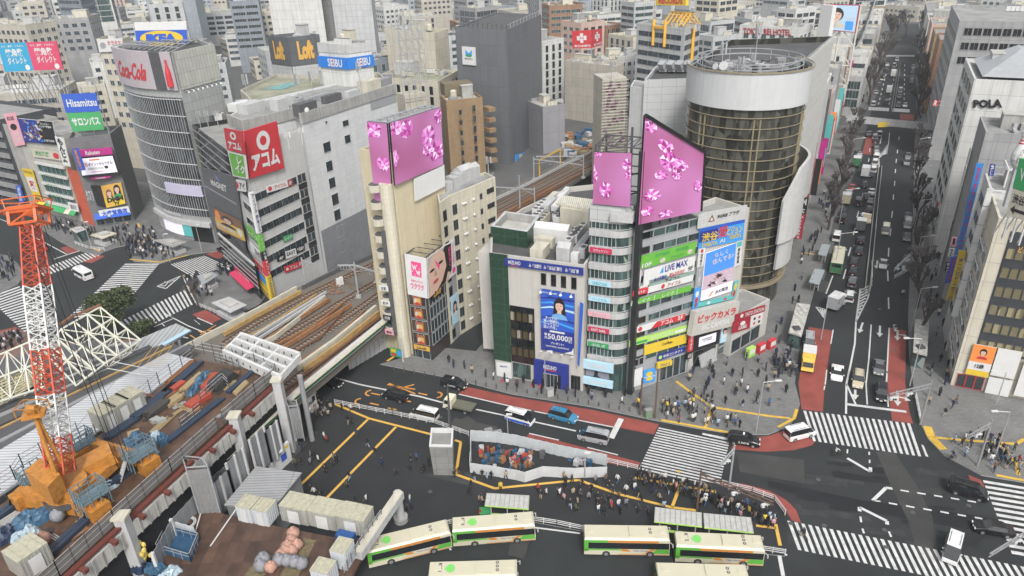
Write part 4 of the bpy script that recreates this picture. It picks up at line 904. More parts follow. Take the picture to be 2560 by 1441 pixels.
bq=W1.quad([(1012,634),(1067,646),(1070,746),(1021,735)],.2); checks=[('r',.28,.5,.75,.86,s_hot)]+[('r',.3+.11*i,.52+.08*j,.3+.11*i+.055,.56+.08*j,s_pinkl) for i in range(4) for j in range(4) if (i+j)%2]
S(T,bq,s_white,th=.15,name='billboard',texts=[('W',(.32,.66,.55,.78),s_white,{'bold':.05}),('w',(.5,.55,.72,.66),s_white,{'bold':.05}),('職的マッチング',(.25,.36,.8,.42),s_hot),('ワクワク',(.2,.18,.85,.33),s_hot,{'bold':.03})],items=checks)
bq=W2.quad([(1067,646),(1133,598),(1137,683),(1070,746)],.2)
its=[('r',0,0,.72,1,PM('sign_grey_back',(.40,.37,.36))),('p',[(.2,0),(.65,.02),(.85,.2),(.9,.95),(.62,1),(.5,.8),(.62,.5)],hair_p),('p',[(.05,.1),(.0,.7),(.12,.95),(.45,1),(.6,.85),(.66,.45),(.5,.15),(.3,0)],skin_p),
 ('e',.14,.62,.09,.035,hair_p),('e',.44,.66,.1,.04,hair_p),('p',[(.22,.85),(.38,.5),(.5,.9),(.42,.62)],s_hot),('p',[(.25,.6),(.2,.42),(.32,.42)],PM('skin_shadow',(.42,.26,.20))),('e',.26,.28,.1,.05,lip_p),
 ('p',[(0,0),(.05,.2),(.12,.22),(.2,0)],skin_p),('p',[(.6,0),(.7,.25),(.78,.2),(.72,0)],skin_p),('r',.86,0,1,1,s_white),('e',.93,.15,.06,.09,s_hot)]
S(T,bq,s_white,th=.15,name='billboard',items=its,texts=[('アプリで出会う',(.89,.3,.97,.9),s_hot,{'vertical':True}),('はたらく',(.74,.35,.84,.9),s_hot,{'vertical':True})])
b=MB()
P_=[W1.pt(.1,0,-.2),W1.pt(W1.L,0,-.2),W2.pt(W2.L,0,-.2),W2.pt(W2.L,0,-.2)+(A_-B_)]
for i in range(4):
 a,c=P_[i],P_[(i+1)%4]; b.bar((a.x,a.y,Hb-.2),(c.x,c.y,Hb-.2),.15); b.bar((a.x,a.y,Hw),(a.x,a.y,Hb),.15)
for i in range(6):
 a=P_[1].lerp(P_[2],i/5); c=P_[0].lerp(P_[3],i/5); b.bar((a.x,a.y,Hb-.2),(c.x,c.y,Hb-.2),.1); b.bar((a.x,a.y,Hb-.2),(c.x,c.y,Hw),.1)
b.build('billboard_frame',dark_steel,T)
# WHITE BUILDING WITH THE RED CORNER CUBE
c=G(687,765); aL=G(640,712); r=G(820,683); Hm=33.6
M1=Fac(c,r); M0=Fac(aL,c)
T,_,_=bld('white_office','white tiled office with a red corner cube sign and rows of ribbon windows','office building',[aL,c,r,r+(aL-c)],Hm,tile_white,roof_dark)
for k in range(6):
 zt=M1.hit(700+k*8,478+k*42)[1]; ul=M1.hit(640+k*7,500+k*40)[0]
 z=24.6-k*3.35; uL=.4; uR=M1.L*.72
 windows(T,M1.shift(.02),7,1,uL,uR,z-1.7,z,1,.95,glass,palegrey)
 windows(T,M1.shift(.02),1,1,M1.L*.74,M1.L*.88,z-1.9,z+.1,1,.95,glass,palegrey,mull=2)
 windows(T,M1.shift(.02),1,1,M1.L*.74,M1.L*.88,z-3.3,z-2.0,1,1,glass_black,black)
 for w_ in (1,):
  windows(T,M0.shift(.02),2,1,M0.L*.35,M0.L*.8,z-1.7,z,1,.95,glass,palegrey)
def m1(pts,mat,tx=(),it=(),off=.15,th=.1): return S(T,M1.quad(pts,off),mat,th=th,texts=tx,items=it)
m1([(664,466),(717,451),(720,467),(667,483)],s_white,[('アイフル',(.35,.2,.9,.8),s_red)],[('e',.15,.5,.09,.35,s_red)])
m1([(717,451),(729,448),(732,463),(720,467)],s_dred,[('8F',(.2,.2,.8,.8),s_white)])
m1([(707,592),(729,584),(732,597),(709,606)],s_dgreen,[('レイク',(.12,.15,.88,.85),s_white)])
m1([(691,640),(712,633),(714,648),(693,655)],s_black,[('4F',(.2,.15,.7,.7),s_white)]); m1([(712,630),(738,621),(741,638),(714,648)],s_white,[('EAST',(.1,.35,.9,.85),s_black)]); m1([(738,618),(760,610),(762,625),(741,634)],s_black,[('千葉銀行',(.1,.2,.9,.8),s_white)])
m1([(709,668),(752,652),(755,667),(712,683)],s_red,[('アコム',(.3,.2,.75,.8),s_white),('3F',(.82,.3,.97,.8),s_white)],[('e',.15,.5,.07,.25,s_white)])
zT=HT(687,765,328); zB=HT(687,765,447)
q=M1.quad([(608,328),(689,303),(708,420),(622,447)],.35); S(T,q,s_red,th=.3,texts=[('アコム',(.1,.12,.9,.48),s_white,{'bold':.05})],items=[('e',.5,.7,.2,.2,s_white),('e',.5,.7,.1,.1,s_red),('p',[(.5,.5),(.62,.5),(.6,.62)],s_white)])
q=M0.quad([(563,320),(608,328),(615,385),(572,374)],.35); S(T,q,s_red,th=.3,texts=[('アコム',(.15,.1,.9,.45),s_white,{'bold':.05})],items=[('e',.5,.72,.17,.18,s_white),('e',.5,.72,.08,.09,s_red)])
q=M0.quad([(573,377),(615,388),(622,447),(587,440)],.35); S(T,q,s_white,th=.3,texts=[],items=[('r',.06,.05,.94,.95,s_green)]); lettering(T,M0.quad([(573,377),(615,388),(622,447),(587,440)],.72),'レ\nイク',(.18,.15,.85,.85),s_white,bold=.05)
S(T,M0.quad([(584,447),(615,452),(617,480),(590,476)],.3),s_white,texts=[('アイ',(.5,.2,.95,.8),s_black)],items=[('e',.28,.5,.14,.3,s_red)])
b=MB(); p=M0.pt(M0.L-.5,0,.9); ang=math.atan2(M0.t.y,M0.t.x)
FB2=Fac(c-M1.t*1.3+M1.n*.3,c-M1.t*.1+M1.n*.3)
for z0,z1,m,s in ((21,25.4,s_white,'アイフル'),(13,16.4,s_green,'レイク'),(11,13,s_black,'千葉'),(7.6,11,s_red,'アコム'),(2.2,7.6,s_yel,'プロミス'),(17,21,s_white,'関本ビル')):
 S(T,FB2.rect(0,1.1,z0+.05,z1,0),m,th=.6,texts=[(s,(.2,.06,.8,.94),s_white if m not in (s_white,s_yel) else s_navy,{'vertical':True})],name='blade_sign')
S(T,M0.rect(M0.L*.35,M0.L,6,8.2,.3),s_red,texts=[('アコム',(.1,.15,.9,.85),s_white)]); S(T,M0.rect(M0.L*.35,M0.L,3.4,5.6,.3),s_sky,items=[('r',0,0,1,.4,s_yel)]); S(T,M0.rect(M0.L*.35,M0.L,1.6,3.2,.5),s_yel,texts=[('プロミス',(.1,.2,.9,.8),s_navy)]); S(T,M0.rect(M0.L*.35,M0.L,10,12,.3),s_white,texts=[('EAST',(.4,.2,.9,.8),s_black)]); S(T,M0.rect(M0.L*.35,M0.L,14,16,.3),s_green,texts=[('レイク',(.1,.2,.9,.8),s_white)])
for x,y in ((722,362),(755,350)): p=G(x,y,Hm); antenna(T,p.x,p.y,Hm-1,3.4,white_paint)
Hh=37
pl=[G(*p,Hh) for p in ((569,290),(607,306),(735,275),(751,288),(987,214),(915,192),(650,250))]
T,_,_=bld('department_annex','long pale windowless building beside the railway, with a weathered concrete parapet','department store',pl,Hh-.02,tile_cool,roof_m,par=.4)
LW=Fac((pl[3].x,pl[3].y),(pl[4].x,pl[4].y))
b=MB(); pc=[(p.x,p.y) for p in pl]
for i in range(5):
 P,Q=Vector(pc[i]),Vector(pc[i+1]); d=(Q-P).normalized(); n=Vector((d.y,-d.x));
 if i==4: break
 b._br(Vector((P.x,P.y,Hh-.7)),Vector((Q.x,Q.y,Hh-.7)),Vector((n.x,n.y,0))*.25,Vector((0,0,1.1)))
b.build('parapet',concrete,T)
for x0,y0,x1,y1 in ((806,356,828,380),(813,403,833,428),(820,445,840,470),(827,485,848,512),(833,525,853,550),(840,565,860,590),(845,603,867,627),(855,302,872,315),(860,338,877,358),(920,425,935,438),(925,463,932,475),(930,487,936,500),(935,527,948,545),(920,537,926,555),(937,565,945,575),(812,303,818,310)):
 u0,zz=LW.hit(x0,y0); u1,z1=LW.hit(x1,y1); zc=(zz+z1)/2; h=abs(zz-z1)*.8
 windows(T,LW.shift(.02),1,1,u0,u1,zc-h/2,zc+h/2,1,1,glass,palegrey,mull=1)
b=MB(); q=LW.rect(LW.hit(820,690)[0],LW.hit(925,600)[0],0,11.5,.1); b.face([q[3],q[2],q[1],q[0]]); b.build('lower_cladding',M('grey_cladding',(.22,.225,.235),.6,tile=(1.2,1,0,.05)),T)
b=MB(); q=LW.rect(LW.hit(925,260)[0],LW.hit(990,240)[0],LW.L*0+33.2,35.2,.1); b.face([q[3],q[2],q[1],q[0]]); b.build('louvre',s_grey,T)
for a in ((765,285,5,2,2.4,'box',darkgrey),(700,275,3,2.4,2.4,'box',palegrey),(830,255,5,1.5,1.6,'fan',darkgrey),(880,243,4,1.5,1.5,'box',palegrey),(925,228,5,3,2.6,'box',cream),(630,280,5,3,2,'box',palegrey),(610,275,5,4,1.6,'box',white_paint),(735,262,1.6,1.6,2,'box',palegrey),(800,250,6,.8,1.2,'box',steel),(745,262,2,2,1.5,'fan',steel),(960,217,4,2,2,'box',grey)):
 unit(T,a[0],a[1],Hh-.4,a[2],a[3],a[4],math.atan2(LW.t.y,LW.t.x),a[5],a[6])
for x,y in ((787,262),(903,235),(752,270),(625,270)): p=G(x,y,Hh); antenna(T,p.x,p.y,Hh,7)
p=G(768,272,Hh+1.5); dish(T,p.x,p.y,Hh+1.2,.5,-1.8)
# ---- dark screen building next to it
m_=G(548,607); MG=Fac(m_,aL); Hg=HT(548,607,312)
T,_,_=bld('dark_screen_building','black glass building with a grey sign wall and a video screen facing the scramble','building',[m_,aL,aL-MG.n*14,m_-MG.n*14],Hg,glass_black,roof_m)
b=MB()
for k in range(7):
 z=Hg-1.0-k*1.9; b.bar(MG.pt(.1,z,.1),MG.pt(MG.L*.97,z,.1),.12)
b.build('glazing_bar',s_grey,T)
S(T,MG.quad([(508,418),(590,440),(640,745),(556,640)],.3)[:2]+[MG.pt(MG.L*.97,6.5,.3),MG.pt(.2,6.5,.3)],M('magnet_grey',(.10,.105,.11),.5),th=.5,name='sign_wall',texts=[('MAGNET',(.28,.76,.75,.85),s_white,{'bold':.03})],items=[('p',[(.42,.87),(.5,.93),(.58,.97),(.5,.89)],s_red),('p',[(.42,.97),(.5,.89),(.6,.86),(.5,.93)],s_sky),('r',.02,.66,.98,.68,s_grey)])
q=MG.quad([(533,516),(605,553),(616,604),(545,570)],.9); its=[('r',0,0,1,1,s_gold),('r',0,.55,1,1,s_brown),('r',.45,.1,1,.5,s_yel)]+face_items(.5,.66,.22,.7,skin_p,hair_p,s_black,hair_p,lip_p,long=False)+[('e',.15,.7,.1,.22,s_orange),('e',.88,.35,.08,.2,s_white)]
S(T,q,led_dark,th=.15,name='led_screen',items=its,texts=[('売る時は韓味',(.05,.12,.75,.32),s_white)])
S(T,MG.quad([(556,567),(596,583),(599,594),(559,578)],.9),s_red,th=.1,texts=[('Coca-Cola',(.2,.2,.8,.8),s_white)])
for x in (500,520,545): p=G(x,310,Hg); antenna(T,p.x,p.y,Hg-1,4)
unit(T,545,300,Hg-1,3,2,1.6,0,'fan'); unit(T,515,305,Hg-1,4,1.5,1.5,0,'box',darkgrey)
w0,w1,w2=G(566,668),G(655,752),G(640,707); WF=Fac(w0,w1)
T,_,_=bld('glass_wedge','low black glass wedge with white edges and a red shop awning by the crossing','shop',[w0,w1,aL,m_*.35+aL*.65],8.6,glass_black,roof_dark)
b=MB()
for z in (3.2,4.4,5.6,6.8,8.6): b.bar(WF.pt(0,z,.1),WF.pt(WF.L,z-.2,.1),.1 if z<8 else .4)
b.build('glazing_bar',palegrey,T)
S(T,WF.rect(WF.L*.38,WF.L*.9,2.5,3.3,.3),s_crim,texts=[('GiGO CREPE',(.2,.2,.8,.8),s_white)])
b=MB(); b.face([WF.pt(WF.L*.36,1.9,1.8),WF.pt(WF.L*.86,1.9,1.8),WF.pt(WF.L*.9,2.6,.3),WF.pt(WF.L*.4,2.6,.3)]); b.face([WF.pt(WF.L*.4,2.55,.3),WF.pt(WF.L*.9,2.55,.3),WF.pt(WF.L*.86,1.85,1.8),WF.pt(WF.L*.36,1.85,1.8)]); b.build('awning',s_crim,T)
# TOWER WITH THE DRINK SIGN
silver=M('silver_panel',(.36,.37,.36),.45,noise=.08,tile=(1.2,2.2,0,.05),tcol=(.22,.23,.23),tw=.05)
cq=G(541,608); l_=G(283,120,46.5); r_=G(533,113,46.5); l_=Vector((l_.x,l_.y,0)); r_=Vector((r_.x,r_.y,0)); mid_=(l_+cq)/2; nf_=Fac(l_,cq).n
curve=[l_.lerp(cq,t)+nf_*2.2*math.sin(PI*t) for t in (0,.12,.25,.38,.5,.62,.75,.88,1)]
pl=[(p.x,p.y) for p in curve]+[(r_.x,r_.y),(r_.x-8,r_.y+12),(l_.x+3,l_.y+14)]
T,_,_=bld('drink_sign_tower','curved grey glass tower with a soft drink sign around its top at the scramble','building',pl,46.5,silver,roof_dark,par=.8)
b=MB()
gl_c=[p+nf_*.12 for p in curve]
for i in range(8):
 A1,B1=gl_c[i],gl_c[i+1]; b.face([(A1.x,A1.y,7),(B1.x,B1.y,7),(B1.x,B1.y,36.6),(A1.x,A1.y,36.6)])
b.build('curtain_wall',GL('glass_q',(.045,.05,.055),vary=.4,blind=0),T)
b=MB()
for i in range(8):
 for s in range(4):
  p=gl_c[i].lerp(gl_c[i+1],s/4)+nf_*.1; b.box(p.x,p.y,20,.09,.09,33)
b.build('mullion',steel,T)
for k in range(9):
 z=5+k*3.9; b=MB()
 for i in range(8): A1,B1=gl_c[i]+nf_*.15,gl_c[i+1]+nf_*.15; b.bar((A1.x,A1.y,z),(B1.x,B1.y,z),.2 if k else 1.2)
 b.build('floor_band',palegrey,T)
def curveboard(T,i0,i1,z0,z1,m,name='sign_board'):
 b=MB()
 for i in range(i0,i1):
  A1,B1=curve[i]+nf_*.6,curve[i+1]+nf_*.6; A2,B2=curve[i],curve[i+1]
  b.face([(A1.x,A1.y,z0),(B1.x,B1.y,z0),(B1.x,B1.y,z1),(A1.x,A1.y,z1)]); b.face([(A1.x,A1.y,z1),(B1.x,B1.y,z1),(B2.x,B2.y,z1),(A2.x,A2.y,z1)])
 return b.build(name,m,T)
pinkgrey=PM('sign_pinkgrey',(.40,.36,.38)); curveboard(T,0,6,38.4,46.9,pinkgrey); curveboard(T,7,8,38.4,46.9,pinkgrey); curveboard(T,6,7,38.4,46.8,dark_steel,'service_gap')
A1,B1=curve[1]+nf_*.72,curve[6]+nf_*.72; Fq=Fac(A1,B1)
def curvetext(T,s,u0,u1,z0,z1,m,**k):
 vs,fs=text_geo(s,k.get('bold',.02)); b=MB()
 for v in vs:
  u=u0+(u1-u0)*(v[0]+k.get('slant',0)*(v[1]-.5)); i=max(0,min(7,int(u))); p=curve[i].lerp(curve[i+1],u-i)+nf_*.68; b.v.append((p.x,p.y,z0+(z1-z0)*v[1]))
 b.f=list(fs); b.m=[0]*len(fs); b.build('lettering',m,T)
curvetext(T,'Coca-Cola',.9,5.4,40.2,44.2,s_red,bold=.03,slant=.12)
b=MB(); p=curve[7].lerp(curve[8],.5)+nf_*.8
b.tube((p.x,p.y,39.3),(p.x,p.y,42.3),.75,.65,12); b.tube((p.x,p.y,42.3),(p.x,p.y,44.2),.65,.25,12); b.tube((p.x,p.y,44.2),(p.x,p.y,45.2),.25,.25,12); b.build('bottle_relief',s_red,T)
FQr=Fac(cq,r_)
b=MB(); q=FQr.rect(0,FQr.L,38.4,46.8,.4); b.face([q[3],q[2],q[1],q[0]]); b.face([FQr.pt(0,46.8,.4),FQr.pt(FQr.L,46.8,.4),FQr.pt(FQr.L,46.8,-.1),FQr.pt(0,46.8,-.1)]); b.build('crown_panel',M('crown_fabric',(.42,.42,.38),.6,tile=(1.0,3,0,.06),tw=.04),T)
for k in range(8):
 p=FQr.pt(FQr.L*(.1+k*.115),38.0,.2); b=MB(); q=p+FQr.n*.9; b.bar(p,q,.08); b.tube(q,q+Vector((0,0,-.35)),.08,.28,6); b.build('flood_lamp',white_paint,T)
b=MB()
for i in range(12):
 t=i/11; p=curve[0].lerp(curve[8],t); q=Vector((r_.x-8,r_.y+12,0)).lerp(Vector((l_.x+3,l_.y+14,0)),1-t); b.bar((p.x,p.y,46.9),(q.x,q.y,46.9),.2);
for t in (.25,.5,.75):
 p=curve[0].lerp(Vector((l_.x+3,l_.y+14,0)),t); q=curve[8].lerp(Vector((r_.x-8,r_.y+12,0)),t); b.bar((p.x,p.y,47),(q.x,q.y,47),.2)
b.build('roof_truss',steel,T)
for x,y in ((440,100),(462,98)): p=G(x,y,46); antenna(T,p.x,p.y,45,6)
FQl=Fac(curve[4],curve[8])
curveboard(T,4,8,12.5,15.2,PM('screen_soft',(.38,.36,.46),emit=.15),'led_screen')
curvetext(T,'STARBUCKS',2.6,5.2,6.6,7.4,s_white); curvetext(T,'TSUTAYA',6.3,7.8,4.6,5.3,s_white)
curveboard(T,2,5,1.2,5.2,led_white,'shop_poster')
curveboard(T,5,6,1.2,5.2,s_teal,'shop_poster')
curveboard(T,6,8,.2,4.0,glass_black,'shop_front')
b=MB()
p=G(395,520); b.tube((p.x,p.y,0),(p.x+1,p.y-1,7.5),.45,.4,10); b.tube((p.x+1,p.y-1,7.5),(p.x+4,p.y-.5,9.3),.4,.4,10); b.build('bent_pipe',white_paint,T)
# LEFT STREET FRONT
RK=Fac(G(238,568),G(337,553)); Hk=HT(337,553,335)
T,_,_=bld('bookshop_building','grey corner building with a pink framed video screen above a bookshop with blue awnings','building',[RK.A,RK.B,RK.B-RK.n*10+RK.t*2,RK.A-RK.n*10],Hk,M('bookshop_grey',(.15,.15,.155),.5,tile=(1.2,.8,0,.05)),roof_m)
def rk(pts,mat,tx=(),it=(),off=.2,th=.3,name='sign_board'): return S(T,RK.quad(pts,off),mat,th=th,texts=tx,items=it,name=name)
rk([(186,376),(279,368),(283,384),(190,392)],s_mag,[('Rakuten',(.28,.2,.66,.85),s_white)],off=.8,th=.8)
rk([(190,390),(283,382),(302,436),(208,444)],s_black,off=.8,th=.6)
rk([(196,398),(281,390),(294,430),(206,439)],led_white,[('100',(.06,.5,.22,.75),s_orange),('ポイントからできる!',(.24,.52,.95,.72),s_black)],[('r',.3,.83,.6,.92,s_orange),('r',.2,.28,.65,.42,s_white),('r',.68,.28,.78,.45,s_black),('r',.28,.12,.62,.18,s_pinkl)],off=1.5,th=.1,name='led_screen')
rk([(226,444),(275,438),(277,444),(228,450)],s_mag,[('Rakuten',(.25,.2,.75,.8),s_white)],off=1)
q=[(252,465),(303,456),(314,508),(267,519)]; its=[('r',0,.4,1,1,s_gold)]+face_items(.3,.62,.24,1,skin_p,s_brown,s_lime,hair_p,lip_p)+face_items(.72,.75,.26,1,skin_p,hair_p,s_dgreen,hair_p,lip_p)+[('r',0,0,1,.38,s_yel),('r',.05,.02,.4,.18,s_gold)]
rk(q,s_yel,[('DMM',(.12,.2,.95,.42),s_black,{'bold':.07}),('TV',(.42,.02,.72,.18),s_black,{'bold':.07})],its)
rk([(226,463),(252,465),(267,519),(243,513)],s_black)
rk([(246,527),(321,515),(327,533),(252,545)],s_white,[('大盛堂書店',(.08,.15,.92,.85),s_blue,{'bold':.04})],off=.9)
for x0,x1 in ((241,273),(281,330)):
 b=MB(); u0=RK.hit(x0,550)[0];u1=RK.hit(x1,545)[0]; b.face([RK.pt(u0,2.6,2.0),RK.pt(u1,2.6,2.0),RK.pt(u1,3.7,.4),RK.pt(u0,3.7,.4)]); b.face([RK.pt(u0,3.68,.4),RK.pt(u1,3.68,.4),RK.pt(u1,2.58,2.0),RK.pt(u0,2.58,2.0)]); b.build('awning',s_blue,T)
windows(T,RK.shift(.05),4,1,.5,RK.L-.5,.2,2.8,.85,.9,glass,s_grey,name='shop_window')
FHs=RK.shift(-3)
b=MB()
for x0,x1 in ((190,185),(225,222),(262,262)):
 u=FHs.hit(x0,300)[0]; b.bar(FHs.pt(u,Hk-1,-1),FHs.pt(u,Hk+12,-.3),.2); b.bar(FHs.pt(u,Hk-1,-3),FHs.pt(u,Hk+8,-.3),.15)
for z in (1,4,8): b.bar(FHs.pt(0,Hk+z,-.3),FHs.pt(FHs.L*.9,Hk+z,-.3),.15)
b.build('board_frame',steel,T)
S(T,FHs.quad([(152,236),(240,232),(251,278),(165,282)]),s_blue,th=.3,name='billboard',texts=[('Hisamitsu',(.1,.3,.95,.72),s_white)])
S(T,FHs.quad([(166,283),(251,279),(261,324),(183,329)]),PM('sign_g2',(.06,.34,.12)),th=.3,name='billboard',texts=[('サロンパス',(.08,.28,.92,.75),s_white,{'bold':.04})])
OR=Fac(G(210,556),G(238,568))
T,_,_=bld('red_tiled_shop','narrow orange tiled shop building between the bookshop and the green windowed block','shop',[OR.A,OR.B,OR.B-RK.n*10,OR.A-RK.n*10],HT(238,568,430),M('orange_tile',(.50,.10,.05),.6,tile=(.9,.6,0,.08)),roof_m)
lettering(T,OR.quad([(197,435),(224,440),(248,530),(222,530)],.1),'クスリ',(.2,.3,.85,.6),s_white)
S(T,OR.quad([(180,372),(196,370),(215,425),(200,428)],1.2),s_blue,texts=[('漫画喫茶',(.25,.05,.75,.95),s_orange,{'vertical':True})],name='blade_sign')
MJ=Fac(G(112,533),G(208,556)); Hj=HT(112,533,325)
T,_,_=bld('monja_building','cream corner building with stacked green glass storeys and a framed poster on its roof','building',[MJ.A,MJ.B,MJ.B-MJ.n*12,MJ.A-MJ.n*12],Hj,M('cream_panel',(.42,.41,.37),.6,tile=(1,1,0,.04),streak=.2),roof_m)
for k in range(5):
 z=Hj-9.0-k*2.9
 windows(T,MJ.shift(.3),6,1,MJ.L*.3,MJ.L*.97,z-1.8,z,.94,.95,glass_green,PM('green_frame',(.18,.28,.25)))
 b=MB(); b.bar(MJ.pt(MJ.L*.28,z+.5,.5),MJ.pt(MJ.L,z+.5,.5),.5,.7); b.build('spandrel',white_paint,T)
for k,s in ((1,'大江戸クリニック'),(2,'サロン'),(3,'れんじん')):
 z=Hj-9-k*2.9; lettering(T,MJ.rect(MJ.L*.35,MJ.L*.9,z+.15,z+.75,.8),s,(.1,.1,.7,.9),s_dgreen)
S(T,MJ.quad([(80,372),(150,380),(155,402),(85,392)],.3),cream,texts=[('渋谷茶房',(.1,.25,.6,.85),s_dgreen)],items=[('e',.85,.5,.1,.35,s_red)])
S(T,MJ.quad([(170,505),(194,510),(199,530),(176,525)],.7),s_white,texts=[('吉川',(.2,.2,.8,.8),s_black)])
q=[(47,296),(133,304),(146,362),(65,354)]; rr=random.Random(5); its=[('r',0,0,1,1,s_navy),('r',.55,0,1,1,s_black)]
for k in range(70):
 x,y=rr.uniform(.02,.6),rr.uniform(.05,.9); it=rr.choice([s_sky,s_gold,cream,s_blue,s_brown,s_pale,s_grey]); s_=rr.uniform(.03,.1); its.append(('p',[(min(1,x+rr.uniform(0,s_)),y),(min(1,x+s_),min(1,y+s_)),(x,min(1,y+s_*1.5))],it))
S(T,MJ.quad(q,.2),s_white,th=.3,name='billboard',items=its,texts=[('モンスター\nハンター狩猟中',(.6,.7,.95,.92),s_white),('好評発売中',(.65,.1,.95,.2),s_white)])
S(T,MJ.quad([(138,341),(160,345),(178,417),(160,413)],1.4),s_white,texts=[('もんじゃ',(.15,.04,.85,.96),s_black,{'vertical':True,'bold':.05})],name='blade_sign')
b=MB();
for u0,u1,m in ((0,.17,s_yel),(.2,.72,s_dgreen),(.73,.86,cream),(.87,1.0,s_dgreen)):
 b=MB(); z0,z1=2.6,3.8; L_=MJ.L; b.face([MJ.pt(L_*u0,z0,2),MJ.pt(L_*u1,z0,2),MJ.pt(L_*u1,z1,.4),MJ.pt(L_*u0,z1,.4)]); b.face([MJ.pt(L_*u0,z1-.02,.4),MJ.pt(L_*u1,z1-.02,.4),MJ.pt(L_*u1,z0-.02,2),MJ.pt(L_*u0,z0-.02,2)]); b.build('awning',m,T)
YL=Fac(G(78,522),G(112,533))
T,_,_=bld('chemist_shop','narrow yellow fronted chemist left of the green windowed block','shop',[YL.A,YL.B,YL.B-MJ.n*12,YL.A-MJ.n*12],HT(112,533,290)-3,concrete,roof_m)
S(T,YL.quad([(55,420),(82,425),(110,515),(92,510)],.3),s_yel,texts=[('薬',(.25,.45,.8,.68),s_red,{'bold':.05}),('マツモトキヨシ',(.1,.88,.9,.95),s_black)],items=[('r',.1,.38,.9,.78,s_white),('r',.3,.04,.9,.22,s_brown)])
S(T,YL.quad([(10,285),(38,281),(64,362),(40,366)],.3),s_pinkl,texts=[('31F\n32F',(.25,.12,.8,.42),s_white),('KOE',(.2,.78,.8,.9),s_black)],items=[('e',.5,.58,.3,.1,s_black)],name='billboard')
SL=Fac(G(-150,470),G(76,524))
T,_,_=bld('slatted_block','dark grey block wrapped in bands of fine horizontal slats at the left edge','building',[SL.A,SL.B,SL.B-SL.n*16,SL.A-SL.n*16],HT(76,524,300),M('slat_dark',(.06,.063,.07),.5),roof_m)
for k in range(8):
 b=MB(); z0=3+k*3.1
 for j in range(5): z=z0+j*.33; b.bar(SL.pt(0,z,.5),SL.pt(SL.L,z,.5),.12)
 b.build('slat_band',palegrey,T)
 windows(T,SL.shift(.05),8,1,SL.L*.3,SL.L,z0-1.3,z0-.2,.8,.9,glass,dark_steel)
S(T,SL.quad([(40,465),(52,462),(62,505),(50,508)],.6),s_blue,texts=[('渋谷店',(.2,.1,.8,.9),s_white,{'vertical':True})],name='blade_sign')
# RAILWAY VIADUCT
rail_brown=M('rail_rust',(.16,.075,.04),.7,noise=.2); ballast=M('ballast',(.145,.13,.11),.95,noise=.4,scale=3,bump=.4); sleeper_m=M('sleeper',(.24,.20,.16),.85,vary=.05)
def gz(pts,z): return [G(x,y,z) for x,y in pts]
Lf=[(250,1010),(466,867),(640,778),(742,721),(830,676),(985,614),(1130,548),(1232,491),(1330,442),(1420,397),(1520,347),(1640,292),(1760,240)]
Rt=[(1790,262),(1670,322),(1560,380),(1480,425),(1400,475),(1310,530),(1200,605),(1060,735),(992,796),(747,998),(560,1170),(400,1300)]
V=thing('railway_viaduct','wide elevated railway crossing the street on a white plate girder','railway bridge',G(800,850))
b=MB();
dk=gz(Lf,5.7)+gz(Rt,5.7); b.prism([(p.x,p.y) for p in dk],4.6,5.7,bottom=True); b.build('deck',[ballast],V)
def pl_bars(b,pts,z,w,h,off=0):
 q=gz(pts,z)
 for A1,B1 in zip(q,q[1:]): b.bar(A1,B1,w,h)
b=MB(); pl_bars(b,[(992,788),(745,992),(560,1162)],5.9,.5,2.6); b.build('plate_girder',M('girder_white',(.50,.51,.52),.5,noise=.06,tile=(2.2,4,0,.03),tcol=(.38,.39,.40)),V)
b=MB(); pl_bars(b,[(990,781),(744,983),(560,1150)],7.3,.8,.15); b.build('girder_cap',cream,V)
b=MB(); pl_bars(b,[(991,786),(745,990),(560,1158)],6.75,.7,.12); b.build('green_line',PM('line_green',(.03,.14,.06)),V)
b=MB(); pl_bars(b,[(300,975),(466,869),(640,780),(742,723)],6.3,.4,1.3); b.build('parapet',cream,V)
b=MB(); pl_bars(b,[(756,722),(840,680),(985,620),(1130,555),(1236,498)],6.0,.3,1.2); b.build('parapet',darkgrey,V)
for x,y in ((990,812),(760,1000)):
 p=G(x,y); b=MB(); b.box(p.x-2,p.y+3,2.3,1.5,9,4.6,.45); b.build('abutment',concrete,V)
b=MB(); p=G(960,838,4.6); b.box(p.x-6,p.y+14,2.2,20,8,4.4,.3); b.build('abutment',darkgrey,V)
def track(name,label,pts,z=5.75,g=1.25):
 q=gz(pts,z+.35); T=thing(name,label,'railway track',(q[0].x,q[0].y,z),0,'tracks on the viaduct'); s=MB(); r1=MB(); r2=MB(); acc=0
 for A1,B1 in zip(q,q[1:]):
  d=(B1-A1); L=d.length; d.normalize(); n=Vector((-d.y,d.x,0)); k=acc
  r1.bar(A1+n*g/2,B1+n*g/2,.16,.18); r2.bar(A1-n*g/2,B1-n*g/2,.16,.18)
  while k<L:
   p=A1+d*k; s.box(p.x,p.y,z+.12,2.3,.28,.16,math.atan2(n.y,n.x)); k+=.85
  acc=k-L
 s.build('sleepers',sleeper_m,T); r1.build('rail',rail_brown,T); r2.build('rail',rail_brown,T)
track('railway_track','track nearest the white office, farthest left of the tracks',[(560,858),(640,806),(786,728),(859,694),(965,645),(1130,570),(1242,512),(1330,467),(1427,418),(1520,368),(1650,305),(1740,262)])
track('railway_track','track in the middle of the viaduct, behind the standing mast',[(610,900),(677,857),(807,783),(848,757),(973,685),(1120,600),(1241,531),(1380,459),(1485,406),(1560,368),(1660,318)])
track('railway_track','track with brown rails in the middle right of the viaduct',[(680,910),(744,870),(886,778),(977,714),(1110,625),(1284,522),(1420,446),(1500,408)])
track('railway_track','sunken track beside the white plate girder',[(715,965),(773,916),(948,785),(985,757),(1080,685),(1200,590),(1300,530)])
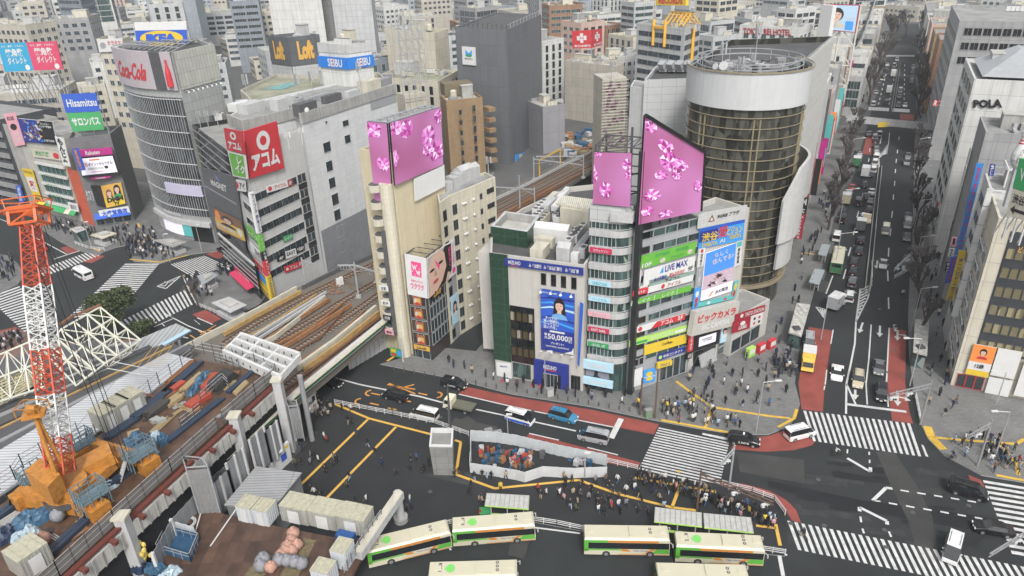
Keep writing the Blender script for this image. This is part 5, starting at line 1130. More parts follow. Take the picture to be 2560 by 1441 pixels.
ob_=M('trough_rust',(.30,.14,.06),.75,noise=.35,scale=1); ob2=M('trough_ochre',(.42,.27,.10),.75,noise=.3,scale=1)
for i,(pts,w,h,m) in enumerate((([(560,836),(640,790),(752,730)],.35,.8,ob2),([(560,870),(660,822),(790,737)],.25,.4,ob2),([(590,868),(640,838),(815,731)],.35,.5,palegrey),([(598,880),(650,845),(812,740)],.35,.5,palegrey),([(620,880),(690,842),(813,744)],.3,.9,cream),
      ([(655,858),(720,815),(824,748)],.3,.7,ob_),([(655,880),(780,818),(860,756)],.25,.4,ob_),([(690,880),(760,838),(878,762)],.3,.8,ob_),([(700,900),(800,845),(868,768)],.2,.3,rail_brown),([(745,905),(830,852),(912,776)],.2,.3,ob_),
      ([(745,920),(840,852),(940,770)],.5,1.2,cream),([(760,925),(850,860),(948,782)],.3,1.0,ob2),([(700,985),(780,925),(985,768)],.3,.3,rail_brown),([(705,1000),(790,935),(988,778)],.3,.5,ob_),
      ([(560,905),(700,830)],.2,.4,rail_brown),([(1240,545),(1300,512),(1380,470)],.3,.4,ob_),([(1246,553),(1330,505),(1460,432)],.3,.5,rail_brown),([(1236,500),(1330,455),(1420,408),(1500,370)],.3,.8,palegrey))):
 b=MB(); pl_bars(b,pts,6.1+h/2,w,h); q=gz(pts,6.1+h/2); tag(b.build('cable_trough',m),{0:'cable trough',}.get(-1,None) or ('%s painted cable trough, %d%s counted from the left side of the viaduct'%({'trough_rust':'rust brown','trough_ochre':'ochre','pale_grey_paint':'grey','cream_paint':'cream','rail_rust':'dark brown'}[m.name],i+1,'th' if 3<i+1<21 else ('st','nd','rd')[i])),'cable trough','cable troughs and pipes along the tracks')
def mast(px,py,h,label,arm=None,z=5.7):
 p=G(px,py,z); T=thing('catenary_mast',label,'mast',p,0,'masts over the tracks'); b=MB(); b.tube(p,p+Vector((0,0,h)),.2,.16,8); b.build('pole',steel,T)
 b=MB(); b.box(p.x,p.y,z+.25,1,1,.5); b.build('footing',concrete,T)
 if arm:
  for (x,y) in arm:
   v=ray(x,y); tz=z+h-.6; e=G(x,y,tz); s=p+Vector((0,0,h-.6)); b=MB(); b.bar(s,e,.2,.3); b.bar(s+Vector((0,0,-1.4)),s.lerp(e,.35),.1)
   for k in range(2,6): f=s.lerp(e,k/6); b.bar(f,f+Vector((0,0,-.9)),.07); b.bar(f+Vector((0,0,-.9)),f+Vector((.7,.4,-1.1)),.05)
   b.build('cantilever_arm',steel,T)
 return T
mast(897,744,7.6,'grey steel mast with long arm standing between the tracks near the tan building',[(844,664),(1000,700)])
mast(766,717,6.5,'grey steel mast beside the lower wall of the white office',[(788,662)])
mast(941,710,4.6,'short grey signal mast left of the tan building balconies')
mast(1335,450,6.6,'left mast of the lattice portal in front of the dark wrapped tower',[(1455,413)])
mast(1458,446,7,'right mast of the lattice portal behind the bank roof',[(1340,392)])
mast(1337,525,6,'grey mast next to the bank roof plant',[(1236,468)])
mast(1300,525,9,'thin pale pole rising beside the green stair tower')
b=MB(); p=G(770,778,6)
T=thing('signal_boxes','two small white relay boxes with tangled brown cables on the ballast','relay box',p)
for x,y in ((847,716),(855,712)): q=G(x,y,5.7); b=MB(); b.box(q.x,q.y,6.6,.7,.6,1.6,.4); b.build('box',white_paint,T)
b=MB(); R=random.Random(4)
for k in range(22): q=G(838+R.uniform(-14,38),728-R.uniform(-8,20),5.9); b.bar(q,q+Vector((R.uniform(-1.2,1.2),R.uniform(-.6,.6),R.uniform(0,.5))),.12)
b.build('cables',ob_,T)
b=MB()
for x,y in ((1349,449),(1401,419)): p=G(x,y,5.7); b.bar(p,p+Vector((0,0,5.5)),.35)
p=G(1349,449,5.7)+Vector((0,0,5.5)); q=G(1401,419,5.7)+Vector((0,0,5.5)); b.bar(p,q,.4); tag(b.build('portal_frame',PM('portal_yellow',(.55,.33,.03))),'yellow portal frame standing in front of the dark wrapped tower','gantry')
FH=Fac(G(872,925),G(1018,838)); b=MB()
for i in range(26): u=FH.L*i/26; p=FH.pt(u+.3,1.6,.1+(i%2)*.12); b.box(p.x,p.y,1.6,FH.L/26*.96,.1,3.2,math.atan2(FH.t.y,FH.t.x))
tag(b.build('hoarding',palegrey),'pale ribbed hoarding in the shade under the railway girder','hoarding')
# STATION ROOFS AND WORK DECKS
DECK=M('deck_plate',(.105,.060,.038),.4,noise=.5,scale=.5,tile=(2,6,0,.15),tcol=(.06,.04,.03),tw=.03)
ZD=12.0
def slab(name,label,cat,pts,z,th,m,edge=None):
 q=gz(pts,z); b=MB(); b.prism([(p.x,p.y) for p in q],z-th,z,bottom=True); o=b.build(name,[m]); return tag(o,label,cat)
slab('work_deck','long brown steel work deck carrying the big orange crane','work deck',[(492,898),(626,926),(692,946),(560,1062),(430,1180),(290,1310),(120,1465),(-200,1750),(-500,1600),(-60,1305),(240,1095),(353,1012),(400,968)],ZD,.5,DECK)
slab('station_roof','long silver corrugated roof beside the brown work deck','roof',[(417,882),(484,899),(400,962),(300,1040),(150,1135),(0,1235),(-250,1400),(-250,1270),(0,1125),(232,985)],10.8,.4,M('roof_silver',(.50,.51,.52),.4,noise=.12,scale=.5,tile=(30,.55,0,.03),tcol=(.26,.26,.27),tw=.08))
R=random.Random(11)
for i in range(12):
 y0=1110-i*20; x1=500-i*17; y1=835+0*i+(i*1.5)+ (12-i)*1; m=[darkgrey,grey,dark_steel,ob2,roof_dark,grey,dark_steel,palegrey][i%8]; z=8.4-.1*(i%3)
 A1=G(-200,y0+118,z); B1=G(x1-20,y1+18,z); b=MB(); b.bar(A1,B1,[1.6,.8,2.2,.3,1.8,1.0,1.5,.5][i%8],.3)
 if i%2==0:
  for k in range(14): p=A1.lerp(B1,.2+k*.055); b.bar(p,p-Vector((0,0,z-.2)),.25)
 tag(b.build('platform_canopy',m),'%s platform canopy strip, number %s from the silver roof'%(m.name.replace('_',' ').replace(' paint',''),['one','two','three','four','five','six','seven','eight','nine','ten','eleven','twelve'][i]),'canopy','platform canopies below the lattice')
slab('platform_floor','dark platform level under the steel lattice','platform',[(-200,1010),(0,900),(230,850),(360,860),(450,868),(500,850),(480,880),(0,1140),(-200,1260)],1.6,1.4,darkgrey)
o=slab('platform_roof','pale ribbed roof tip with a blue strip next to the road','roof',[(440,809),(478,826),(384,882),(270,862),(330,855)],7.2,.3,M('roof_ribbed',(.40,.41,.41),.5,tile=(.8,30,0,.05),tw=.08))
b=MB(); q=gz([(472,826),(392,870)],7.35); b.bar(q[0],q[1],1.0,.1); o2=b.build('blue_strip',s_pale,None); o2.parent=o
b=MB();
for x,y in ((395,880),(448,852),(340,873)): p=G(x,y,7); b.bar(p,(p.x,p.y,0),.4)
b.build('post',grey,o)
def lattice(name,label,quad,n,m,zs,dz,r=.11,col=None):
 P=[[None]*(m+1) for _ in range(n+1)]; q=[G(x,y,z) for (x,y),z in zip(quad,zs)]
 for i in range(n+1):
  for j in range(m+1): P[i][j]=bil([q[0],q[1],q[2],q[3]],i/n,1-j/m)
 b=MB()
 for i in range(n+1):
  for j in range(m+1):
   if i<n: b.bar(P[i][j],P[i+1][j],r*1.6)
   if j<m: b.bar(P[i][j],P[i][j+1],r*1.6)
   if i<n and j<m:
    c=(P[i][j]+P[i+1][j+1])/2-Vector((0,0,dz))
    for e in (P[i][j],P[i+1][j],P[i][j+1],P[i+1][j+1]): b.bar(c,e,r)
    if (i+j)%2: b.bar(P[i][j],P[i+1][j+1],r)
    else: b.bar(P[i+1][j],P[i][j+1],r)
    if i<n-1: c2=(P[i+1][j]+P[min(n,i+2)][j+1])/2-Vector((0,0,dz)); b.bar(c,c2,r)
    if j<m-1: c2=(P[i][j+1]+P[i+1][min(m,j+2)])/2-Vector((0,0,dz)); b.bar(c,c2,r)
 tag(b.build(name,col or M('lattice_white',(.60,.59,.50),.5,noise=.1)),label,'steel lattice','bare roof lattices left of the tracks')
lattice('roof_lattice','tall pale steel lattice between the crane boom and the round evergreen tree',[(250,768),(352,851),(262,910),(152,824)],3,3,(15,11.5,11,14),2.6,.13)
lattice('roof_lattice','lower pale steel lattice directly right of the crane boom',[(152,824),(262,910),(190,965),(110,880)],2,3,(14,11,10,11),2.4,.12)
lattice('roof_lattice','pale steel lattice left of the crane boom',[(-20,895),(90,848),(118,965),(-20,1010)],3,2,(12,13.5,10,10),2.6,.13)
b=MB(); q=[G(180,792,14),G(252,762,15.4)]; b.bar(q[0],q[1],.5,.3); b.bar(G(150,812,13.4),G(182,790,14),.5,.3); tag(b.build('edge_beam',M('rust_edge',(.18,.08,.05),.8)),'rust brown edge beam on top of the tall lattice','beam')
T=thing('yellow_frames','stack of yellowish steel ladder frames left of the crane boom','steel frames',G(40,960,9))
for k in range(7):
 b=MB(); A1=G(-30,990-k*9+30,9.5+k*.12); B1=G(105,922-k*5+22,9.5+k*.12); n=Vector((.5,-.8,0)); b.bar(A1,B1,.18); b.bar(A1+n,B1+n,.18)
 for t in range(9): p=A1.lerp(B1,t/8); b.bar(p,p+n,.12)
 b.build('ladder_frame',M('frame_yellow',(.50,.46,.30),.6),T)
SD=Fac(G(100,1484,ZD),G(692,946,ZD)); D=thing('deck_supports','white girder edge and tall white columns carrying the brown work deck','deck structure',G(500,1200))
b=MB(); A1,B1=SD.pt(0,10.3,.7),SD.pt(SD.L,10.3,.7); b.bar(A1,B1,.4,2.0); n_=int(SD.L/1.3)
for i in range(n_): p=SD.pt(i*1.3,10.3,1.0); b.bar(p+Vector((0,0,-1)),p+Vector((0,0,1)),.08,.35)
b.build('edge_girder',M('girder_dirty',(.46,.45,.42),.6,noise=.2,streak=.4),D)
b=MB(); b.bar(SD.pt(0,11.75,.5),SD.pt(SD.L,11.75,.5),.6,.35)
for i in range(int(SD.L/4)): b.bar(SD.pt(i*4,11.5,.2),SD.pt(i*4,11.3,1.6),.5,.5)
b.build('edge_beam',M('oxide',(.13,.035,.025),.6),D)
b=MB(); b.face([SD.pt(0,4,.2),SD.pt(SD.L,4,.2),SD.pt(SD.L,9.6,.2),SD.pt(0,9.6,.2)]); b.build('shade_sheet',M('shade_black',(.006,.006,.007),.9),D)  # flat black sheet painted in for the deep shade beneath the deck
for x,y,zt in ((692,950,12.9),(585,1040,12.9),(302,1292,12.9),(1000,0,0)):
 if zt==0: continue
 p=G(x,y,zt); b=MB(); b.prism([(p.x-.6,p.y-.6),(p.x+.6,p.y-.6),(p.x+.6,p.y+.6),(p.x-.6,p.y+.6)],0,zt); b.mi=1; b.box(p.x,p.y,zt+.15,1.6,1.6,.3); b.build('column',[palegrey,cream],D)
def rail_fence(name,label,pts,z,h=1.1,m=None,step=1.8,cat='railing',mesh=False,group=None):
 q=[G(x,y,z) for x,y in pts]; T=thing(name,label,cat,q[0],0,group); b=MB(); p_=MB()
 for A1,B1 in zip(q,q[1:]):
  for f in (.35,.7,1): b.bar(A1+Vector((0,0,h*f)),B1+Vector((0,0,h*f)),.07)
  n=max(1,int((B1-A1).length/step))
  for i in range(n+1): p=A1.lerp(B1,i/n); p_.bar(p,p+Vector((0,0,h*1.1)),.09)
 b.build('rails',m or steel,T); p_.build('posts',m or dark_steel,T)
 if mesh:
  b=MB()
  for A1,B1 in zip(q,q[1:]): b.face([A1,B1,B1+Vector((0,0,h*.9)),A1+Vector((0,0,h*.9))])
  b.build('mesh_panel',M('mesh_grey',(.16,.15,.14),.7),T)
 return T
rail_fence('deck_railing','grey scaffold railing along the right edge of the upper work deck',[(690,950),(640,992),(560,1062)],ZD,2.2,mesh=True)
rail_fence('deck_railing','long scaffold railing in the bottom left corner of the work deck',[(545,1075),(430,1180),(290,1310),(150,1440),(100,1484)],ZD,2.0,mesh=True)
rail_fence('deck_railing','scaffold railing between the silver roof and the upper work deck',[(484,899),(400,962),(355,1000)],ZD,1.9)
rail_fence('deck_railing','scaffold railing around the white steel frame end of the deck',[(488,880),(560,895),(640,915),(692,940)],ZD,2.0)
rail_fence('deck_railing','scaffold railing left of the orange crane base',[(-40,1250),(40,1200),(60,1170),(200,1090)],ZD,2.0)
T=thing('girder_grid','white perforated steel cross frame at the end of the work deck','steel frame',G(660,890,12)); q=[G(x,y,13) for x,y in ((603,842),(750,893),(700,948),(560,884))]
for i in range(4):
 b=MB(); A1,B1=bil(q,i/3,0),bil(q,i/3,1); b.bar(A1,B1,.35,1.1)
 b.build('cross_beam',white_paint,T); b=MB(); A1,B1=bil(q,0,i/3),bil(q,1,i/3); b.bar(A1,B1,.45,1.5); b.mi=1
 for k in range(1,8): p=A1.lerp(B1,k/8); b.box(p.x+.1,p.y-.26,p.z,.45,.08,.45,.3)
 b.build('main_beam',[white_paint,dark_steel],T)
b=MB(); p=G(738,925,13); b.tube((p.x+.5,p.y,0),(p.x+.5,p.y,12),.4,n=10); b.build('prop',grey,T)
def panels(name,label,pts,z0,z1,m,posts=True,rib=.5,group=None,cat='hoarding'):
 q=[G(x,y,z0) for x,y in pts]; T=thing(name,label,cat,q[0],0,group)
 for A1,B1 in zip(q,q[1:]):
  d=(B1-A1); L=d.length; d.normalize(); n=Vector((d.y,-d.x,0)); b=MB(); k=max(1,int(L/rib)); ang=math.atan2(d.y,d.x)
  for i in range(k): p=A1.lerp(B1,(i+.5)/k); b.box(p.x+n.x*.06*(i%2),p.y+n.y*.06*(i%2),(z0+z1)/2,L/k,.08,z1-z0,ang)
  b.build('panel',m,T)
 if posts:
  b=MB()
  for p in q: b.box(p.x,p.y,(z0+z1)/2,.35,.35,z1-z0+.2)
  b.build('post',white_paint,T)
 return T
corr=M('corrugated_grey',(.24,.25,.26),.45,noise=.15,metal=.2)
H1=SD.shift(2.6)
for (x0,x1,z0,z1,l) in ((500,548,3.2,8.4,'ribbed grey panel wall right of the wrapped scaffold tower'),(548,600,3.2,9.4,'second ribbed grey panel wall below the deck edge'),(622,665,3.5,9.5,'ribbed grey panel wall beside the upper column'),(665,700,3.0,8.5,'dark grey panel wall under the deck end')):
 A1=H1.pt(H1.hit(x0,1100)[0],0); B1=H1.pt(H1.hit(x1,1100)[0],0)
 T=thing('panel_wall',l,'hoarding',A1,0,'panel walls under the deck'); b=MB(); L=(B1-A1).length; k=int(L/.45); d=(B1-A1).normalized()
 for i in range(k): p=A1.lerp(B1,(i+.5)/k)+H1.n*.08*(i%2); b.box(p.x,p.y,(z0+z1)/2,L/k,.08,z1-z0,math.atan2(d.y,d.x))
 b.build('panel',corr,T); b=MB()
 for t in (0,.5,1): p=A1.lerp(B1,t); b.box(p.x+.1,p.y-.1,(z0+z1)/2,.3,.3,z1-z0+.3)
 b.build('post',palegrey,T)
sheet_m=M('scaffold_sheet',(.20,.20,.20),.8,noise=.2,scale=1)
for (pts,z0,z1,l) in (([(456,1146),(508,1152),(520,1172),(466,1176)],3,12,'scaffold tower wrapped in grey sheeting below the crane deck'),([(712,1000),(742,1008),(745,1020),(722,1022)],2.5,8.0,'narrow grey sheeted scaffold beside the white girder end')):
 q=[G(x,y,z1) for x,y in pts]; T=thing('wrapped_scaffold',l,'scaffold',(q[0].x,q[0].y,z0),0); b=MB(); cs=[]
 for i in range(4):
  A1,B1=q[i],q[(i+1)%4]; n=8
  for k in range(n):
   a1=A1.lerp(B1,k/n);a2=A1.lerp(B1,(k+1)/n); w1,w2=.12*((k)%2),.12*((k+1)%2)
   b.face([(a1.x+w1,a1.y-w1,z0),(a2.x+w2,a2.y-w2,z0),(a2.x+w2*2,a2.y,z1),(a1.x+w1*2,a1.y,z1)])
 b.build('sheeting',sheet_m,T); b=MB()
 for p in q: b.bar((p.x,p.y,z0-.5),(p.x,p.y,z1+.6),.12)
 for i in range(4): b.bar((q[i].x,q[i].y,z1+.4),(q[(i+1)%4].x,q[(i+1)%4].y,z1+.4),.12)
 b.build('poles',steel,T)
panels('site_fence','grey site fence beside the lower work deck',[(395,1425),(440,1340),(530,1240),(600,1180)],5,7.6,corr,rib=.6)
slab('lower_deck','brown steel lower deck with white lines and stained boards in the bottom left','work deck',[(462,1262),(560,1285),(700,1318),(880,1352),(950,1322),(905,1395),(850,1500),(330,1560),(395,1425),(440,1340)],5.0,.4,M('deck_lower',(.085,.048,.033),.5,noise=.4,scale=.4,tile=(1.2,3.2,0,.35),tcol=(.045,.03,.025),tw=.02))
for pts in ([(880,1352),(950,1322),(950,1345),(880,1380)],): pass
b=MB(); line(b,[(548,1441),(613,1341),(700,1352),(862,1382)],.18,z=5.02); line(b,[(500,1450),(525,1350),(500,1350)],.15,z=5.02)
structure('road_marking',b,white_line,'white lines painted on the brown lower deck')
b=MB(); line(b,[(334,1062),(430,1085)],.18,z=12.02); line(b,[(320,1080),(415,1100)],.18,z=12.02)
structure('road_marking',b,white_line,'white lines painted on the upper work deck')
b=MB(); line(b,[(0,1368),(55,1388)],.15,z=12.02)
for k in range(4): line(b,[(430+k*16,1020-k*3),(395+k*16,1075)],.07,z=12.02)
structure('road_marking',b,yellow_line,'thin yellow lines on the upper work deck')
st=M('deck_stain',(.16,.13,.07),.7,noise=.5,scale=2)
for p in ([(700,1440),(760,1345),(790,1352),(745,1441)],[(610,1441),(650,1385),(690,1390),(660,1441)],[(805,1441),(830,1395),(850,1400),(835,1441)]):
 sheet('deck_stain',p,st,0); o=bpy.context.scene.collection.objects[-1];
 me=o.data; q=[G(x,y,5.015) for x,y in p]
 for v,c in zip(me.vertices,sorted(range(4),key=lambda i:i)): pass
 bpy.data.objects.remove(o); b=MB(); b.poly([(c.x,c.y) for c in q],5.015); structure('deck_stain',b,st)
T=thing('girder_pier','white girder beam resting on a round white column beside the first bus','girder',G(1003,1300))
A1=G(1000,1236,5.6); B1=G(895,1390,5.6); b=MB(); b.bar(A1,B1,1.1,1.1); b.mi=1; b.bar(A1+Vector((0,0,.58)),B1+Vector((0,0,.58)),.9,.06); b.build('beam',[palegrey,cream],T)
p=G(1003,1303); b=MB(); b.tube((p.x,p.y,.1),(p.x,p.y,5),.55,n=16); b.mi=1; b.tube((p.x,p.y,.1),(p.x,p.y,.8),.95,n=16); b.build('column',[palegrey,concrete],T)
rail_fence('deck_railing','grey pipe railing on the white girder next to the first bus',[(955,1295),(900,1372),(860,1441)],5.6,1.3,step=.9)
o=slab('shed','wide grey corrugated shed roof beside the forecourt','shed',[(640,1166),(754,1182),(684,1270),(560,1262)],5.6,.25,M('roof_corr',(.33,.335,.34),.45,noise=.1,tile=(30,.5,0,.04),tcol=(.2,.2,.2),tw=.07))
q=gz([(640,1166),(754,1182),(684,1270),(560,1262)],5.3); c=sum(q,Vector())/4; b=MB(); b.prism([(c.x+(p.x-c.x)*.95,c.y+(p.y-c.y)*.95) for p in q],.1,5.3); w_=b.build('wall',M('shed_wall',(.20,.205,.21),.6)); w_.parent=o
T=thing('site_board','white site notice wall with a blue map panel beside the deck foot','notice board',G(700,1170)); FQ_=Fac(G(675,1198),G(727,1150)); b=MB(); q=FQ_.rect(0,FQ_.L,.1,3.6,0); S(T,q,s_white,th=.3,texts=[('工事のお知らせ',(.1,.7,.6,.85),s_navy)],items=[('r',.55,.3,.8,.65,s_blue),('r',.8,.75,.95,.9,s_yel)])
b=MB(); p=G(700,1120,4.2); b.box(FQ_.A.x,FQ_.A.y+2,3.5,2.5,3,.3,.8); b.build('canopy',white_paint,T)
T=thing('pillar_notice','round grey column wrapped with white notices beside the forecourt','column',G(735,1115)); p=G(735,1112); b=MB(); b.tube((p.x,p.y,0),(p.x,p.y,6),.7,n=14); b.build('column',grey,T); b=MB(); b.tube((p.x,p.y,1),(p.x,p.y,4.2),.78,n=14,cap=False); b.build('notice_sheet',s_white,T)
T=thing('pillar_notice','white lettered panel box at the girder end by the crowd','notice board',G(782,1030)); p=G(775,1020); FZ=Fac(G(765,1040),G(790,1022)); S(T,FZ.rect(0,FZ.L,.2,3.4,0),s_white,th=.5,texts=[('渋谷駅',(.2,.5,.8,.7),s_black)],items=[('r',.6,.6,.9,.9,s_black)])
b=MB(); p=FZ.pt(FZ.L/2,3.9,-.5); b.box(p.x,p.y,3.9,3,2,.8,.6); b.build('roof_box',concrete,T)
# CONTAINERS, PIT, BAGS
def container(px,py,z,L,W,Hc,ang,label,m,door=True,name='container',group='site containers'):
 p=G(px,py,z); T=thing(name,label,'container',p,ang,group); b=MB()
 fm=frame_of(T)
 def w(x,y,zz): return fm@Vector((x,y,zz))
 def bx(b,x,y,zc,sx,sy,sz): b.hexa([w(x+i*sx/2,y+j*sy/2,zc+k*sz/2) for k in (-1,1) for i,j in ((-1,-1),(1,-1),(1,1),(-1,1))])
 bx(b,0,0,Hc/2,L,W,Hc); b.build('body',m,T); b=MB(); bx(b,0,0,Hc+.05,L+.06,W+.06,.1);
 for i in range(3): bx(b,-L/2+L*(i+.5)/3,0,Hc+.13,.06,W,.05)
 b.build('roof',M('container_roof',(.42,.40,.30),.6,noise=.25,scale=2),T); b=MB()
 n=int(L/.35)
 for i in range(n): bx(b,-L/2+L*(i+.5)/n,-W/2-.03,Hc/2,.12,.06,Hc*.9)
 for i in range(int(W/.35)): bx(b,-L/2-.03,-W/2+W*(i+.5)/int(W/.35),Hc/2,.06,.12,Hc*.9); bx(b,L/2+.03,-W/2+W*(i+.5)/int(W/.35),Hc/2,.06,.12,Hc*.9)
 b.build('ribs',m,T)
 if door: b=MB(); bx(b,L*.0,-W/2-.08,Hc*.42,L*.42,.05,Hc*.8); b.build('door',white_paint,T)
cmt=M('container_grey',(.36,.355,.32),.55,noise=.15,streak=.3); cwt=M('container_white',(.5,.52,.54),.5,noise=.1)
d=(G(905,1335,5)-G(745,1300,5)); ac=math.atan2(d.y,d.x)
for i,l in enumerate(('left one of the three weathered grey containers by the forecourt','middle one of the three weathered grey containers by the forecourt','right one of the three weathered grey containers by the forecourt')):
 container(752+i*70,1290+i*13,5,3.75,2.6,2.4,ac,l,cmt)
container(628,1290,5,2.1,2.2,2.3,ac,'left white site box beside the grey shed roof',cwt); container(668,1298,5,2.1,2.2,2.3,ac,'right white site box touching the grey containers',cwt)
container(862,1405,5,1.9,2.2,2.6,ac+.0,'pale blue site box at the right end of the lower deck',cwt,False); container(815,1450,5,2.2,2,2.2,ac,'pale roofed box at the bottom edge of the lower deck',cwt,False)
d2=(G(345,1005,12)-G(250,1060,12)); a2=math.atan2(d2.y,d2.x)
for i,l in enumerate(('lowest of the three grey containers along the silver roof','middle of the three grey containers along the silver roof','highest of the three grey containers along the silver roof')):
 container(270+i*32,1062-i*20,12,2.45,2.9,2.6,a2,l,cmt)
container(82,1415,12,3.0,3.0,2.6,a2,'lone grey container at the bottom left of the work deck',cmt)
b=MB(); p=G(866,1350,5); b.box(p.x,p.y,5.5,2.2,1.0,1.0,ac); tag(b.build('crate',M('blue_crate',(.02,.08,.25),.5)),'dark blue crate in front of the grey containers','crate')
T=thing('work_pit','square blue lined pit with pipe fence on the lower deck','pit',G(440,1370,5)); q=[G(x,y,5.1) for x,y in ((420,1330),(500,1352),(478,1405),(395,1380))]; b=MB(); lin=M('blue_liner',(.03,.09,.17),.5,noise=.3,scale=1.5)
for i in range(4): A1,B1=q[i],q[(i+1)%4]; b.face([A1,B1,B1+Vector((0,0,1.2)),A1+Vector((0,0,1.2))])
b.poly([(p.x,p.y) for p in q],5.12); b.build('liner',lin,T); b=MB()
for i in range(4):
 A1,B1=q[i],q[(i+1)%4]
 for h in (1.25,.8): b.bar(A1+Vector((0,0,h)),B1+Vector((0,0,h)),.08)
 for k in range(5): p=A1.lerp(B1,k/4); b.bar(p,p+Vector((0,0,1.3)),.07)
b.build('fence',steel,T)
panels('gate_panel','short ribbed metal panel standing behind the blue pit',[(432,1328),(492,1345)],5.1,6.9,cwt,False)
bagm=[M('bag_pink',(.42,.24,.18),.7,noise=.3,scale=3,bump=.6),M('bag_grey',(.22,.22,.24),.7,noise=.35,scale=3,bump=.6)]
bagn=0
for x,y,s,k in ((735,1345,1.0,0),(730,1362,.9,0),(722,1376,.95,0),(745,1372,.9,0),(715,1388,.9,0),(733,1386,.85,0),(705,1398,.9,0),(700,1410,.95,1),(720,1412,.95,1),(740,1415,.95,1),(757,1420,.95,1),(660,1412,1.1,1),(655,1425,1.0,1),(680,1428,.9,0),(112,1360,1.0,0),(98,1372,1.0,0),(150,1300,1.0,1)):
 z=5 if x>400 else 12; p=G(x,y,z); b=MB(); R=random.Random(x); b.blob((p.x,p.y,z+s*.75),s*.8,s*.8,s*.8,12,8,.22,R); b.blob((p.x,p.y,z+s*1.5),s*.3,s*.3,s*.25,8,4,.3,R)
 col='pink' if k==0 else 'grey'; bagn+=1
 tag(b.build('sand_bag',bagm[k],smooth=True),'%s bulging site bag, %s in the heap from back to front'%(col,'first second third fourth fifth sixth seventh eighth ninth tenth eleventh twelfth thirteenth fourteenth fifteenth sixteenth seventeenth'.split()[bagn-1]) ,'bag','bulk bags on the site decks')
tarp=[M('tarp_blue',(.05,.12,.20),.5,noise=.35,scale=2,bump=.8),M('tarp_dark',(.02,.035,.075),.5,noise=.35,scale=2,bump=.8),M('tarp_pale',(.36,.45,.50),.5,noise=.15,scale=2,bump=.5)]
def heap(px,py,z,sx,sy,h,ang,m,label,seed=0):
 p=G(px,py,z); R=random.Random(seed+px); b=MB(); n=9; H_=[[0]*(n+1) for _ in range(n+1)]
 for i in range(n+1):
  for j in range(n+1):
   e=min(i,n-i,j,n-j); H_[i][j]=0 if e==0 else h*(.7+R.uniform(-.25,.35))*(.75 if e==1 else 1)
 c,s=math.cos(ang),math.sin(ang)
 def w(i,j):
  x=(i/n-.5)*sx+(R2[i][j][0]); y=(j/n-.5)*sy+R2[i][j][1]; return (p.x+x*c-y*s,p.y+x*s+y*c,z+.01+H_[i][j])
 R2=[[(R.uniform(-.12,.12),R.uniform(-.12,.12)) for _ in range(n+1)] for _ in range(n+1)]
 for i in range(n):
  for j in range(n): b.face([w(i,j),w(i+1,j),w(i+1,j+1),w(i,j+1)])
 tag(b.build('tarpaulin_heap',m),label,'tarpaulin','covered materials on the decks')
for a in ((65,1312,12,4.0,3.0,1.2,a2,0,'blue tarpaulin over planks at the left of the lower work deck'),(115,1290,12,4,2.2,1.1,a2,0,'blue covered pile in the middle of the deck by the crane rail'),(150,1282,12,2.2,2.2,1.0,a2,0,'small blue covered bundle under the crane beam'),
          (165,1275,12,2.4,1.6,1.2,a2,1,'blue rounded cover right below the orange crane beam'),(18,1345,12,2.4,2.0,1.4,a2,1,'dark navy netted heap at the left edge'),(62,1340,12,2.8,1.8,.9,a2,2,'pale sheet spread over the blue heap'),(115,1262,12,3,1.4,.5,a2,1,'flat dark blue sheet under the crane beam'),
          (340,1105,12,2.6,2.0,1.2,a2,0,'blue sheet behind the crane platform'),(372,1108,12,2.2,1.8,1.3,a2,1,'dark netted bundle beside the pale blue bales'),(395,1102,12,1.6,1.6,1.5,a2,2,'pale blue bale at the deck edge'),(408,1106,12,1.6,1.6,1.4,a2,0,'second blue bale at the deck edge'),(350,1130,12,3.2,2.0,.9,a2,0,'crumpled blue sheet next to the orange wheel box'),(375,1135,12,1.8,1.6,.7,a2,2,'small pale sheet next to the crumpled blue one'),
          (252,1230,12,3.6,1.8,.9,a2,2,'pale blue covered stack beside the crane platform'),(490,975,12,3.2,1.0,.9,a2+.2,0,'long netted blue bundle between red girders'),(508,945,12,3,1.0,.8,a2+.2,0,'blue cover on pipes at the top of the deck'),
          (350,1425,5,1.6,1.4,1.1,ac,1,'navy covered crate on the lower deck'),(390,1425,5,2.2,1.6,1.1,ac,0,'grey blue netted heap on the lower deck'),(425,1440,5,2.6,1.4,1.0,a2,2,'pale covered boat shaped bundle at the bottom edge')):
 heap(*a[:7],tarp[a[7]],a[8])
steelc={'b':M('beam_blue',(.028,.045,.075),.5),'r':M('beam_red',(.36,.06,.035),.6),'d':M('beam_dark',(.06,.055,.05),.6),'w':M('beam_wood',(.34,.26,.14),.7),'g':M('beam_grey',(.33,.33,.31),.6),'o':M('beam_rust',(.20,.09,.04),.7)}
bn={'b':'blue','r':'red','d':'dark','w':'timber coloured','g':'grey','o':'rusty'}
